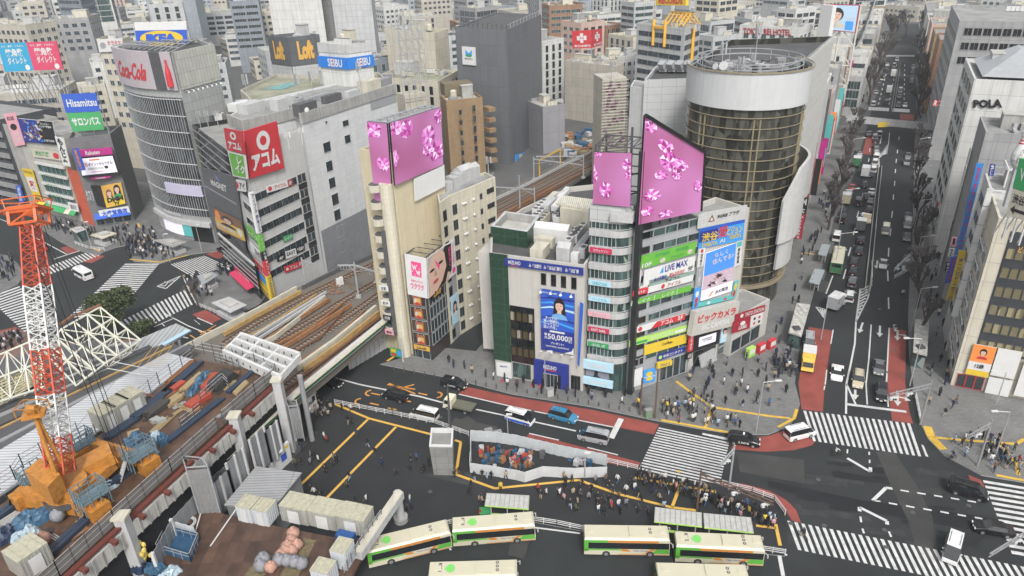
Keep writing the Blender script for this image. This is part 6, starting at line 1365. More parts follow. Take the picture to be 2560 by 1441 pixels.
for (x0,y0,x1,y1,n,w,h,k,l) in ((415,985,500,910,3,.35,.5,'b','beams at the top left of the deck'),(335,1050,440,965,3,.4,.5,'b','rails beside the grey containers'),(265,1100,340,1050,4,.3,.4,'b','beams near the folded railing'),(470,1020,630,905,2,.35,.4,'b','long rail along the right side of the deck') if False else (415,1110,555,1000,3,.3,.4,'b','long rail bundle along the right side of the deck'),
      (570,985,640,925,2,.35,.4,'b','beam pair near the deck end'),(420,960,485,905,3,.25,.4,'o','beams beside the silver roof railing'),(473,1023,522,990,1,1.5,.7,'r','girder lying in the middle of the deck'),(433,980,460,960,1,1.0,.6,'r','short girder beside the netted bundle'),(510,975,545,940,1,1.0,.6,'r','girder beside the black round bundles'),
      (370,1048,418,1012,6,.22,.9,'d','stacked channels behind the white line'),(420,1015,455,990,5,.25,.5,'w','boards above the dark channels'),(455,980,505,935,4,.22,.3,'w','planks beside the blue netting'),(515,940,600,935,2,.35,.3,'o','crossed beams near the deck end'),(590,985,620,955,4,.2,.3,'w','poles near the right railing'),
      (385,1062,405,1052,4,.35,.6,'g','short blocks on the white line'),(0,1320,55,1285,4,.35,.3,'g','long pale planks at the left edge'),(-20,1310,75,1240,2,.5,.6,'b','crane rail left of the covered heaps') ,(110,1405,235,1290,2,.5,.6,'b','crane rail below the orange beam'),(200,1270,330,1180,2,.45,.6,'b','crane rail right of the crane base'),(270,1200,330,1165,5,.15,.5,'d','pipes piled behind the ladder'),(320,1092,350,1082,1,2.0,.12,'w','plywood sheet behind the crane')):
 A1,B1=G(x0,y0,12),G(x1,y1,12); dd=(B1-A1).normalized(); nn=Vector((-dd.y,dd.x,0)); b=MB(); R=random.Random(x0)
 for i in range(n): o_=nn*(i-(n-1)/2)*w*1.15; e=R.uniform(-.4,.4) if n>2 else 0; b.bar(A1+o_+dd*e+Vector((0,0,h/2+.02)),B1+o_+dd*e+Vector((0,0,h/2+.02)),w,h)
 tag(b.build('steel_stock',steelc[k]),bn[k]+' '+l,'building materials','beams and boards stored on the deck')
for i,(x,y) in enumerate(((540,965),(548,958),(556,951),(564,944),(572,938))):
 p=G(x,y,12.5); b=MB(); d_=Vector((math.cos(a2+1.5),math.sin(a2+1.5),0)); b.tube(p-d_*1.1,p+d_*1.1,.75,n=12); tag(b.build('hose_drum',M('rubber',(.035,.036,.035),.6,noise=.3)),'black round bundle, %s of five from the lower left'%['first','second','third','fourth','last'][i],'drum','black round bundles on the deck')
b=MB(); R=random.Random(2); p=G(352,1372,7.5)
for k in range(16): b.blob((p.x+R.uniform(-.6,.6),p.y+R.uniform(-.4,.4),p.z+R.uniform(-1.6,.6)),.25,.25,.35,6,4,.3,R)
tag(b.build('hanging_cloth',PM('yellow_cloth',(.62,.48,.12))),'bundle of yellow webbing hanging on the site fence','webbing')
b=MB(); p=G(469,1309,5.05)
for k in range(16):
 a1,a2_=k*PI/8,(k+1)*PI/8
 for r in (.8,1.0): b.bar((p.x+r*math.cos(a1),p.y+r*math.sin(a1),5.15),(p.x+r*math.cos(a2_),p.y+r*math.sin(a2_),5.15),.12)
tag(b.build('hose_coil',white_paint),'white coiled hose behind the blue pit','hose')
R=random.Random(31)
for k in range(30):
 x,y=(R.uniform(330,600),R.uniform(925,1090)) if k%3 else (R.uniform(20,330),R.uniform(1230,1400))
 if not (492-.9*(y-898)<x<690-1.12*(y-946)-14): continue
 A1=G(x,y,12.1); b=MB(); n=R.randint(2,5); L_=R.uniform(1.5,4.5); a=a2+R.choice([0,0,1.57,.3]); d=Vector((math.cos(a),math.sin(a),0)); nn=Vector((-d.y,d.x,0))
 for j in range(n): b.bar(A1+nn*j*.22,A1+nn*j*.22+d*L_*R.uniform(.8,1),.12,.12)
 tag(b.build('pipe_stack',[steel,steelc['w'],ob_,steelc['d']][k%4]),'%s pipes or planks lying loose on the upper deck, bundle %d'%(['grey','timber','rusty','dark'][k%4],k+1),'building materials','loose pipes on the upper deck')
for i,pts in enumerate(([(505,1010),(560,960),(575,975)],[(455,1075),(505,1035)],[(345,1165),(395,1125)],[(200,1310),(262,1260)],[(262,1075),(225,1110),(250,1135)],[(540,905),(600,925)])): rail_fence('scaffold_unit','loose scaffold frame standing on the upper deck, frame %d'%(i+1),pts,12,1.8,step=1.1,group='scaffold frames on the upper deck')
# CRANE
orange=M('crane_orange',(.47,.20,.035),.5,noise=.4,scale=1.5); cred=M('crane_red',(.45,.07,.03),.45,noise=.12); cwhite=M('crane_white',(.62,.62,.60),.45)
c0=G(155,1222,12.0); T=thing('tower_crane','big orange crane with red and white lattice boom standing on the work deck','crane',c0)
top=G(75,560,41.5); base=G(152,1185,16.5); up_=(top-base); LB=up_.length; up_.normalize()
sx=Vector((1,0,0)); sx=(sx-up_*sx.dot(up_)).normalized(); sy=up_.cross(sx)
nseg=30
def ring(t):
 w=1.0 if t<.72 else 1.0-(t-.72)*1.1
 p=base+up_*LB*t; return [p+sx*w+sy*w,p-sx*w+sy*w,p-sx*w-sy*w,p+sx*w-sy*w]
segs=[(0,.15,cred),(.15,.32,cwhite),(.32,.5,cred),(.5,.755,cwhite),(.755,1.0,cred)]
for t0,t1,m in segs:
 b=MB(); n=max(2,int((t1-t0)*nseg));
 for i in range(n):
  r0,r1=ring(t0+(t1-t0)*i/n),ring(t0+(t1-t0)*(i+1)/n)
  for j in range(4):
   k=(j+1)%4; b.bar(r0[j],r1[j],.17); b.bar(r0[j],r0[k],.08); b.bar(r0[j],r1[k],.08); b.bar(r0[k],r1[j],.08)
 b.build('boom_section',m,T)
hd=top; b=MB(); ax=Vector((-.8,-.6,0)).normalized()
cc=[hd+sx*i*1.5+sy*j*1.2+up_*k for k in (0,1.6) for i,j in ((-1,-1),(1,-1),(1,1),(-1,1))]
for i in range(4):
 b.bar(cc[i],cc[i+4],.3); b.bar(cc[i],cc[(i+1)%4],.25); b.bar(cc[i+4],cc[4+(i+1)%4],.35,.7); b.bar(cc[i],cc[4+(i+1)%4],.15)
o_=hd+up_*2.8
for i,j in ((-1.6,-1.4),(1.6,-1.4),(1.6,1.4),(-1.6,1.4),(-3,0)): b.bar(hd+sx*i+sy*j+up_*1.6,o_+sx*i*1.2+sy*j,.1)
pts=[o_+sx*i+sy*j for i,j in ((-1.9,-1.4),(1.9,-1.4),(1.9,1.4),(-1.9,1.4),(-3.4,0))]
for i in range(5): b.bar(pts[i],pts[(i+1)%5],.12); b.bar(pts[i]-up_*1.2,pts[(i+1)%5]-up_*1.2,.2)
b.build('boom_head',M('crane_head',(.60,.13,.04),.45),T)
def wv(x,y,z): return G(x,y,z)
b=MB(); p=base-Vector((0,0,2.6)); b.tube(p,p+Vector((0,0,1.3)),2.3,n=24); b.mi=1; b.tube(p-Vector((0,0,.6)),p,2.6,n=24); b.build('turntable',[orange,dark_steel],T)
b=MB(); q=[wv(62,1178,17.8),wv(100,1145,17.8),wv(150,1185,17.8),wv(118,1218,17.8)]; b.prism([(p.x,p.y) for p in q],15.2,17.8,bottom=True); b.build('machine_house',orange,T)
q=[wv(100,1180,17.6),wv(132,1172,17.6),wv(150,1200,17.6),wv(118,1212,17.6)]
Fc=Fac(wv(104,1205,17.2),wv(147,1193,17.2)); b=MB(); zc=15.0; A1=Fc.A;B1=Fc.B; b.prism([A1,B1,B1-Fc.n*2.2,A1-Fc.n*2.2],zc,zc+2.6,bottom=True); b.build('cab',orange,T)
b=MB(); q=Fc.rect(.15,Fc.L-.15,zc+.5,zc+2.3,.04); b.face([q[3],q[2],q[1],q[0]]); b.face([Fc.pt(.2,zc+2.63,-.3),Fc.pt(Fc.L-.2,zc+2.63,-.3),Fc.pt(Fc.L-.2,zc+2.63,-1.3),Fc.pt(.2,zc+2.63,-1.3)]); b.build('cab_window',glass_black,T)
bt=wv(85,1035,25); b=MB()
for e in (wv(140,1190,17.5),wv(165,1175,17.0)): b.tube(bt,e,.22,n=8)
for e in (wv(112,1150,16),wv(120,1160,16)): b.tube(bt+Vector((.5,0,0)),e,.2,n=8)
for k in range(4): b.bar(bt.lerp(wv(140,1190,17.5),.2+.2*k),bt.lerp(wv(112,1150,16),.2+.2*k),.15)
b.build('back_mast',orange,T); b=MB(); b.box(bt.x,bt.y,bt.z,2.2,1.6,.3,.4); b.tube((bt.x-.5,bt.y,bt.z+.6),(bt.x+.5,bt.y,bt.z+.6),.5,n=10)
for i,j in ((-1.3,-.9),(1.3,-.9),(1.3,.9),(-1.3,.9)): b.bar((bt.x+i,bt.y+j,bt.z),(bt.x+i,bt.y+j,bt.z+1.2),.08)
for i in range(4): a_,c_=((-1.3,-.9),(1.3,-.9),(1.3,.9),(-1.3,.9))[i],((1.3,-.9),(1.3,.9),(-1.3,.9),(-1.3,-.9))[i]; b.bar((bt.x+a_[0],bt.y+a_[1],bt.z+1.2),(bt.x+c_[0],bt.y+c_[1],bt.z+1.2),.08)
b.build('mast_head',orange,T)
b=MB()
def boxbeam(b,A1,B1,w,h): b.bar(A1,B1,w,h)
boxbeam(b,wv(50,1240,13.3),wv(240,1273,13.3),1.0,2.2); boxbeam(b,wv(60,1228,14.6),wv(150,1248,14.8),1.0,.8)
b.build('portal_beam',orange,T)
b=MB(); boxbeam(b,wv(240,1118,13.6),wv(375,1155,13.3),1.0,1.8); b.build('portal_beam',orange,T)
b=MB(); boxbeam(b,wv(185,1240,13.6),wv(300,1135,14),2.0,1.2); boxbeam(b,wv(200,1175,14.4),wv(285,1130,15.2),2.6,1.6); b.build('cross_beam',orange,T)
b=MB(); boxbeam(b,wv(90,1215,13.6),wv(215,1120,13.8),1.6,1.2); b.build('cross_beam',orange,T)
for x,y in ((245,1276),(372,1162),(60,1245),(235,1125)): p=wv(x,y,12.9); b=MB(); b.box(p.x,p.y,p.z,2.2,1.8,1.7,a2); b.mi=1; b.tube(p+Vector((-1.1,-.5,0)),p+Vector((-1.12,-.5,0)),.5,n=10); b.build('wheel_box',[orange,black],T)
plat=M('platform_teal',(.13,.19,.22),.6)
for x,y,s in ((228,1240,1.9),(348,1135,2.0),(85,1195,1.6),(205,1110,1.6)):
 p=wv(x,y,14.6); b=MB(); b.box(p.x,p.y,p.z,s*1.6,s,.2,a2);
 ca,sa=math.cos(a2),math.sin(a2)
 cr=[(p.x+(i*s*.8)*ca-(j*s*.5)*sa,p.y+(i*s*.8)*sa+(j*s*.5)*ca) for i,j in ((-1,-1),(1,-1),(1,1),(-1,1))]
 for i in range(4):
  for h in (.5,1.1,1.7): b.bar((*cr[i],p.z+h),(*cr[(i+1)%4],p.z+h),.08)
  for t in (0,.33,.66): X=cr[i][0]+(cr[(i+1)%4][0]-cr[i][0])*t; Y=cr[i][1]+(cr[(i+1)%4][1]-cr[i][1])*t; b.bar((X,Y,p.z-1.5),(X,Y,p.z+1.8),.09)
 b.build('work_platform',plat,T)
b=MB(); A1,B1=wv(318,1135,15.2),wv(300,1200,12.1); n=(B1-A1).cross(Vector((0,0,1))).normalized()*.45
b.bar(A1+n,B1+n,.12); b.bar(A1-n,B1-n,.12)
for k in range(10): p=A1.lerp(B1,(k+.5)/10); b.bar(p+n,p-n,.3,.06)
b.build('ladder',palegrey,T)
for x0,y0,x1,y1 in ((110,565,325,1150),(98,560,330,1190),(60,560,105,1030),(75,560,290,1130),(85,640,300,1180)):
 b=MB(); b.tube(G(x0,y0,41),G(x1,y1,15),.045,n=5,cap=False); b.build('cable',black,T)
# MIDDLE DISTANCE, SURVEYED BUILDINGS
W={}
def wall(n,c,t=None,s=.2,v=0):
 W[n]=M('wall_'+n,c,.65,noise=.1,scale=.3,streak=s,tile=t,tw=.03,vary=v); return W[n]
wall('white',(.56,.56,.54),(3.2,3.3,0,.03)); wall('cream',(.54,.50,.41),(2.6,3.2,0,.04)); wall('beige',(.44,.41,.35),(3,3.3,0,.04)); wall('grey',(.30,.30,.30),(2.4,3.3,0,.06)); wall('bluegrey',(.22,.25,.28),(1.8,3.4,0,.08)); wall('brown',(.27,.15,.09),(1.2,3.2,0,.08))
wall('tan',(.33,.225,.125),(.5,.25,.5,.12)); wall('pale',(.45,.46,.46),(2.2,2.2,0,.04)); wall('dark',(.10,.105,.115),(2,3.3,0,.1)); wall('wrap',(.135,.14,.15),(3.4,6.2,0,.05),.1); wall('wrap2',(.27,.265,.28),(8,7,0,.02),.1); wall('pink',(.50,.36,.30)); wall('silverb',(.33,.36,.39),(1.6,3.2,0,.08))
def facing(F): c=(F.A+F.B)/2; return F.n.dot(Vector((0,0,0))-c)>c.length*.12
def autowin(T,fs,H,style,seed=0,zmin=None,g=None,lim=46):
 R=random.Random(seed)
 for F in fs:
  if F.L<3 or not facing(F): continue
  fh=3.4; nz=max(1,int(min(H-3,30)/fh)); z1=H-1.6; z0=z1-nz*fh
  if style=='rib': nu=max(1,int(F.L/6)); fw,fhh,mu=.94,.48,5
  elif style=='win': nu=max(2,int(F.L/3.0)); fw,fhh,mu=.55,.45,2
  elif style=='tall': nu=max(2,int(F.L/3.4)); fw,fhh,mu=.4,.8,0
  elif style=='glass': nu=max(1,int(F.L/5)); fw,fhh,mu=.96,.86,4
  elif style=='balc': nu=max(1,int(F.L/4.5)); fw,fhh,mu=.8,.55,3
  else: return
  while nu*nz>lim:
   if nz>4: nz-=1; z0=z1-nz*fh
   else: nu=max(1,nu-1); break
  windows(T,F.shift(.02),nu,nz,F.L*.05,F.L*.95,z0,z1,fw,fhh,g or R.choice([glass,glass,glass_blue,glass_green]),R.choice([grey,palegrey,dark_steel]),mull=mu,limit=60)
def mid(name,label,cat,C,L,R,H,w_,style='win',roof=None,n=5,par=.9,seed=None,g=None):
 pl=boxpoly(C,L,R,H); T,fs,RR=bld(name,label,cat,pl,H,W.get(w_,w_),roof or random.choice([roof_m,roof_pale,roof_green]),par); sd_=seed or int(C[0]); autowin(T,fs,H,style,sd_,g=g)
 rooftop(T,RR,pl,H,sd_,n,par); p=ccw([(q.x,q.y) for q in pl]); ff=[Fac(p[i],p[(i+1)%4]) for i in range(4)]; return T,[f for f in ff if facing(f)],pl
def SQ(T,F,pts,m,tx=(),it=(),off=.2,th=.3,name='sign_board'): return S(T,F.quad(pts,off),m,th=th,texts=tx,items=it,name=name)
def near(ff,px,py,H):
 v=G(px,py,H); return min(ff,key=lambda f:abs((v-f.A).dot(f.n)))
T,ff,pl=mid('brown_flats','ochre brown tiled flats with small windows and chamfered left side','building',(1206,243),(1115,252),8,24,'tan','none',n=2)
F=Fac((G(1100,262,24).x,G(1100,262,24).y),(G(1206,243,24).x,G(1206,243,24).y))
for k in range(6): windows(T,F.shift(.05),1,1,F.L*.42,F.L*.48,20-k*3.1,21.4-k*3.1,1,1,glass,dark_steel); windows(T,F.shift(.05),1,1,F.L*.75,F.L*.81,20.3-k*3.1,22-k*3.1,1,1,glass,dark_steel)
b=MB(); p=G(1142,232,24); b.box(p.x,p.y,25.5,9,5,3.5,.35); b.build('tank_housing',M('housing_brown',(.16,.13,.08),.7),T)
for k in range(6): b=MB(); q=G(1210,243,24); b.box(q.x+1.2,q.y+2,20-k*3.2,2.4,4,1.2,.6); b.build('balcony',W['tan'],T)
T,ff,pl=mid('narrow_flats','narrow dark balcony flats between the pink corner screen and the ochre flats','building',(1118,285),5,(1098,290),24,'dark','balc',n=2) if False else (None,None,None)
pl=boxpoly((1267,75),(1137,68),(1353,36),42)
T,fs,RR=bld('wrapped_tower','tall building wrapped in dark grey scaffold sheeting behind the railway','building',pl,42,W['wrap'],roof_dark,.6)
p=ccw([(q.x,q.y) for q in pl]); fc=[Fac(p[i],p[(i+1)%4]) for i in range(4)]; fc=[f for f in fc if facing(f)]; fc.sort(key=lambda f:PX((f.A+f.B)/2)[0]); F=fc[0]; F0=F
SQ(T,F,[(1156,116),(1189,119),(1191,164),(1158,161)],s_white,[('MIYASHITA',(.2,.3,.8,.38),s_black)],[('p',[(.25,.5),(.25,.85),(.5,.65),(.75,.85),(.75,.5)],s_sky),('e',.5,.52,.24,.08,s_dgreen)],off=.1)
F=fc[-1]; SQ(T,F,[(1287,388),(1311,381),(1311,420),(1288,428)],s_sky,[],[('r',.35,.1,.68,.95,s_white),('p',[(.0,.2),(.3,.3),(.3,.35),(0,.3)],s_white),('p',[(.7,.6),(1,.8),(1,.9),(.7,.65)],s_white)],off=.1); SQ(T,F,[(1318,377),(1342,368),(1342,406),(1319,416)],s_white,[],[('e',.4,.6,.2,.2,s_dgreen),('e',.62,.6,.2,.2,s_dgreen),('p',[(.22,.5),(.8,.5),(.5,.15)],s_dgreen)],off=.1)
b=MB()
for f in fc:
 for i in range(12): q=f.pt(f.L*i/11,42); b.bar(q,q+Vector((0,0,1.6)),.12)
 b.bar(f.pt(0,43.3),f.pt(f.L,43.3),.1); b.build('scaffold_top',steel,T)
mid('blank_annex','lavender grey blank annex standing right of the wrapped tower','building',(1412,260),(1357,268),14,16,'wrap2','none',roof_pale,2)
mid('beige_block','large blank beige block with rows of shallow ledges above the railway site','building',(1540,166),(1412,152),(1560,158),22.5,'beige','none',n=8)
T,ff,pl=mid('striped_store','white department store with dark vertical slots left of the beige block','department store',(1410,95),(1356,104),14,27,'white','tall',g=glass_black,n=5)
T,ff,pl=mid('red_sign_office','office block carrying a big red bank sign','office building',(1478,152),(1438,150),(1503,140),21.5,'white','rib',n=3)
A1=G(1478,121,26.4); FA=Fac(G(1430,120,26.4),A1); FBb=Fac(A1,G(1503,112,26.4))
b=MB()
for X in (FA.A,FA.B,FBb.B): b.bar((X.x,X.y,20),(X.x,X.y,27),.3)
b.build('sign_posts',steel,T); wl=[('r',.42,.3,.58,.55,s_white),('r',.25,.45,.4,.7,s_white),('r',.6,.45,.75,.7,s_white),('r',.42,.6,.58,.85,s_white)]
SQ(T,FA,[(1430,78),(1478,75),(1480,120),(1432,121)],s_red,[('東日本銀行',(.1,.06,.95,.2),s_white)],wl); SQ(T,FBb,[(1478,75),(1503,72),(1503,112),(1480,120)],s_red,[('東日本銀行',(.1,.06,.95,.2),s_white)],wl)
T,ff,pl=mid('tiled_block','white topped block with red blade sign right of the beige block','building',(1600,136),(1548,142),(1612,128),21.5,'white','win',n=6)
T,ff,pl=mid('record_shop_building','pale panelled office with yellow frames and a yellow roof sign','office building',(1712,72),(1592,58),(1752,58),36,'pale','rib',n=6,g=glass_blue)
F=near(ff,1650,65,36); yb=M('frame_yellow2',(.72,.40,.04),.5)
b=MB(); b.bar(F.pt(F.L*.38,29,.3),F.pt(F.L*.38,38,.3),.9); b.bar(F.pt(F.L*.62,29,.3),F.pt(F.L*.62,38,.3),.9); b.bar(F.pt(F.L*.38,35.5,.3),F.pt(F.L*.62,35.5,.3),.9)
for k in range(6): u=F.L*(.4+.08*k); b.bar(F.pt(u,36,-4),F.pt(u,40,-8),.4); b.bar(F.pt(u,40,-8),F.pt(u+1,36,-12),.4)
b.bar(F.pt(F.L*.4,40,-8),F.pt(F.L*.85,40,-8),.4); b.build('yellow_frame',yb,T)
SQ(T,F.shift(-8),[(1647,-22),(1722,-22),(1722,14),(1647,12)],s_yel,[('RECORDS',(.1,.1,.9,.55),s_red,{'bold':.05})],th=1.5)
F2=[f for f in ff if f is not F];
if F2: b=MB(); u=F2[0].L*.5; b.bar(F2[0].pt(u,8,.4),F2[0].pt(u,36,.4),1.0); b.build('yellow_frame',yb,T)
pl=[G(1611,200,40),G(1741,196,40),G(1741,160,40),G(1640,165,40)]
T,fs,RR=bld('panelled_annex','grey panelled annex with big silver ducts on its roof beside the round tower','building',pl,40,panel_pale,roof_dark,.8)
for k in range(4): p=G(1658+k*22,170,40.5); b=MB(); b.bar(p,p+Vector((.6,3.5,0)),1.6,1.8); b.bar(p,p+Vector((-.6,-.6,1.3)),1.4); b.build('duct',steel,T)
pl=[G(1576,216,38),G(1612,222,38),G(1625,205,38),G(1585,200,38)]; bld('panelled_stair','pale stair block left of the grey panelled annex','building',pl,38,tile_white,roof_m,.5)
T=thing('grille_tower','tower face of white horizontal louvres behind the roof of the slim glass tower','building',G(1540,330,20)); F=Fac(G(1503,345,18),G(1562,340,18));
b=MB(); b.prism([F.A,F.B,F.B-F.n*8,F.A-F.n*8],0,33.5); b.build('wall',W['beige'],T); b=MB(); R=random.Random(8)
b2=MB();
for k in range(26): b2.bar(F.pt(-.3,13+k*.8,.5),F.pt(F.L+.3,13+k*.8,.5),.14)
b2.build('louvres',cream,T)
for k in range(40): u,z=R.uniform(.5,F.L-1),R.uniform(13,32); b.face([F.pt(u,z,.2),F.pt(u+.8,z,.2),F.pt(u+.8,z+.9,.2),F.pt(u,z+.9,.2)]);
b.build('stored_goods',PM('goods',(.25,.12,.2)),T); p=F.pt(2,0,1); antenna(T,p.x,p.y,33,5)
T,ff,pl=mid('hotel','white hotel slab with red roof lettering behind the round tower','hotel',(2000,70),(1850,62),12,38,'white','win',roof_pale,8)
F=near(ff,1900,66,38); lettering(T,F.quad([(1858,70),(1978,74),(1978,90),(1858,86)],.1),'TOKYU REI HOTEL',(0,0,1,1),s_dred,bold=.03)
T=thing('portrait_billboard','framed portrait billboard on a tall white lattice beside the avenue','billboard',G(2100,80,36)); F=Fac(G(2057,82,36),G(2140,84,36)); q=F.quad([(2055,10),(2150,12),(2139,82),(2052,74)])
S(T,q,s_dred,th=.6,name='picture_panel',items=[('r',.03,.03,.97,.97,PM('sign_skyb',(.42,.58,.75)))]+face_items(.44,.62,.33,1.2,skin_p,hair_p,cream,hair_p,lip_p,long=False)+[('r',.68,.08,.9,.4,s_sky),('e',.15,.4,.07,.1,s_yel)],texts=[('POTATO',(.68,.45,.9,.55),s_white)])
b=MB()
for u in (0,.5,1):
 X=F.pt(F.L*u,0,-.5); b.bar((X.x,X.y,20),(X.x,X.y,44),.45)
for z in (20,26,32,38): b.bar(F.pt(0,z,-.5),F.pt(F.L,z,-.5),.35)
for z in (20,26,32): b.bar(F.pt(0,z,-.5),F.pt(F.L*.5,z+6,-.5),.3); b.bar(F.pt(F.L,z,-.5),F.pt(F.L*.5,z+6,-.5),.3)
b.build('lattice',M('lattice_cream',(.55,.52,.45),.5),T)
T=thing('blank_sign_slab','tall blank white sign slab left of the portrait billboard','sign',G(2040,160,20)); F=Fac(G(2030,165,30),G(2058,170,30)); b=MB(); b.prism([F.A,F.B,F.B-F.n*1.5,F.A-F.n*1.5],0,47); b.build('slab',s_white,T)
T=thing('ribbed_arcade','curved ribbed glass roof flank beside the far avenue','building',G(2150,200)); c0,c1=G(2120,235),G(2160,110); d_=(c1-c0); L_=d_.length; d_.normalize(); n_=Vector((d_.y,-d_.x,0)); b=MB()
for k in range(9):
 b=MB(); s=c0+d_*L_*k/8-n_*14; pr=[s+n_*(16*math.sin(t*PI/14))+Vector((0,0,4+22*(t/7) if t<7 else 26)) for t in range(8)]
 for A1,B1 in zip(pr,pr[1:]): b.bar(A1,B1,.7,.9)
 b.build('rib',steel,T)
b=MB()
for t in range(7):
 f=lambda k,t: c0+d_*L_*k-n_*14+n_*(15.6*math.sin(t*PI/14))+Vector((0,0,4+22*t/7)); b.face([f(0,t),f(1,t),f(1,t+1),f(0,t+1)])
b.build('glazing',glass_green,T)
T,ff,pl=mid('store_blue_band','white rooftop tower with a blue store band','department store',(862,112),(793,107),(926,104),46.3,'white','none',roof_m,4)
for F in ff:
 z0,z1=40.7,43.3; q=F.rect(-.2,F.L+.2,z0,z1,.1); S(T,q,PM('seibu_blue',(.02,.17,.55)),th=.3,texts=[('SEIBU',(.35,.15,.85,.85),s_white)],items=[('r',.5,.1,.53,.9,s_red),('r',.55,.1,.58,.9,s_red)])
 b=MB(); q=F.rect(0,F.L,44.2,46.2,.15); b.face([q[3],q[2],q[1],q[0]]); b.build('top_screen',palegrey,T)
pl=[G(*p,36) for p in ((640,262),(760,262),(985,215),(945,180),(800,190),(690,185),(600,225))]
T,fs,RR=bld('store_roof','broad mossy flat roof with a turquoise patch behind the long pale building','department store',pl,36,W['beige'],roof_green,.8); b=MB(); b.poly([(G(x,y,35.3).x,G(x,y,35.3).y) for x,y in ((660,222),(700,225),(755,208),(720,207))],35.28); b.build('turquoise_patch',M('turq',(.16,.32,.32),.8,noise=.3),T); rooftop(T,RR,pl[1:5],36,3,7)
T,ff,pl=mid('loft_store','dark grey sign cube with gold lettering on two sides','department store',(718,94),(667,89),(798,86),44,'dark','none',roof_m,3)
for F in ff:
 q=F.rect(0,F.L,36,44,.1); lettering(T,q,'Loft',(.25,.2,.75,.85),s_gold,bold=.06); b=MB(); q=F.rect(0,F.L,15,36,.12); b.face([q[3],q[2],q[1],q[0]]); b.build('pale_base',W['pale'],T)
T,ff,pl=mid('ribbed_store','cream store with a colonnade of dark slots below a mossy roof','department store',(1095,203),(937,193),(1146,176),25,'cream','tall',roof_green,9,g=glass_black)
mid('lattice_topped_block','cream windowless block with a fine lattice crown','department store',(1085,82),(962,72),(1120,72),38,'cream','none',roof_green,6)
T=thing('empty_sign_frame','tall empty steel billboard lattice above the pink corner screen','billboard frame',G(1030,200,20)); F=Fac(G(1005,215,30),G(1068,205,30)); b=MB(); zt=50
for i in range(5):
 u=F.L*i/4; b.bar(F.pt(u,20),F.pt(u,zt-1),.2); b.bar(F.pt(u,34,-3),F.pt(u,zt-1,-3),.2)
 for z in range(30,50,4):
  if i<4: b.bar(F.pt(u,z),F.pt(u+F.L/4,z+4),.13); b.bar(F.pt(u+F.L/4,z),F.pt(u,z+4),.13)
  b.bar(F.pt(u,z),F.pt(u,z,-3),.12)
for z in range(22,52,4): b.bar(F.pt(0,z),F.pt(F.L,z),.16)
b.build('lattice',steel,T); b=MB(); b.prism([F.pt(1,0,-1),F.pt(F.L-.5,0,-1),F.pt(F.L-.5,0,-6),F.pt(1,0,-6)],0,27); b.build('stair_house',W['cream'],T)
def anchored(name,label,pl,H,w_,style='none',g=None,cat='tower'):
 pl=[G(*p) for p in pl]; pl=[(p.x,p.y) for p in pl]; T,fs,RR=bld(name,label,cat,pl,H,W[w_],roof_pale,.9); autowin(T,fs,H,style,3,g=g,lim=40); return T
anchored('white_slab_tower','huge white slab tower cut off by the top edge',[(722,300),(845,300),(845,262),(735,270)],82,'white')
anchored('white_slab_tower','second white slab tower, right of the louvred gap at the top edge',[(868,292),(960,290),(965,262),(880,262)],82,'pale')
anchored('louvred_core','horizontal silver louvres between the two white slab towers',[(838,280),(875,280),(870,265),(845,265)],76,'grey','rib')
anchored('glass_slab','tall blue grey glass tower at the top left with vertical fins',[(205,215),(262,222),(290,205),(225,198)],66,'bluegrey','rib',glass_blue)
anchored('glass_slab','second blue grey glass slab right of the finned tower',[(400,150),(520,152),(535,130),(415,130)],60,'silverb','rib',glass_blue)
T,ff,pl=mid('karaoke_block','cream block with karaoke lettering above the drink sign tower','building',(300,100),(240,98),(325,90),42,'cream','win',n=3); F=near(ff,270,100,42); SQ(T,F,[(245,98),(306,96),(312,128),(250,131)],s_white,[('カラオケ',(.4,.5,.95,.85),s_red)],[('e',.2,.5,.12,.25,s_grey)])
T=thing('furniture_billboard','wide blue and yellow oval billboard with a white top behind the drink sign tower','billboard',G(400,95,47)); F=Fac(G(340,100,47),G(470,98,47)); q=F.quad([(338,56),(468,53),(472,110),(345,112)]); S(T,q,s_white,th=.5,name='panel',items=[('r',0,0,1,.64,s_blue),('e',.5,.28,.42,.34,s_yel)],texts=[('IKEA',(.2,.08,.8,.48),s_blue,{'bold':.08})]); b=MB(); b.bar(F.pt(1,30,-.5),F.pt(1,50,-.5),.4); b.bar(F.pt(F.L-1,30,-.5),F.pt(F.L-1,50,-.5),.4); b.build('posts',steel,T)
mid('furniture_block','grey block below the blue and yellow billboard','building',(470,112),(345,115),12,44,'grey','win',n=4)
T=thing('lozenge_billboard','blue and pink twin billboard on a steel frame at the left edge','billboard',G(60,180,34)); F=Fac(G(0,185,34),G(158,180,34)); p0=F.hit(-2,110)
for pts,m in (([(-4,109),(67,106),(87,176),(14,180)],PM('sign_cyan',(.03,.30,.50))),([(67,106),(142,103),(160,173),(87,176)],PM('sign_rose',(.55,.06,.13)))):
 S(T,F.quad(pts),m,th=.4,name='panel',texts=[('龍角散',(.2,.52,.8,.8),s_white,{'bold':.03}),('ダイレクト',(.2,.25,.85,.5),s_white),('のど、直接、うるおう。',(.1,.85,.9,.93),s_white)],items=[('e',.82,.12,.08,.1,s_white)])
b=MB()
for k in range(6): u=F.L*(.1+.16*k); b.bar(F.pt(u,24,-1),F.pt(u,34,-.3),.25); b.bar(F.pt(u,24,-5),F.pt(u,34,-.3),.2); b.bar(F.pt(u,25,-1),F.pt(u+F.L*.16,33,-1),.15)
b.build('frame',steel,T)
mid('grey_hall','wide grey hall roof under the blue and pink billboards','building',(150,225),(-60,240),18,24,'beige','rib',roof_pale,5)
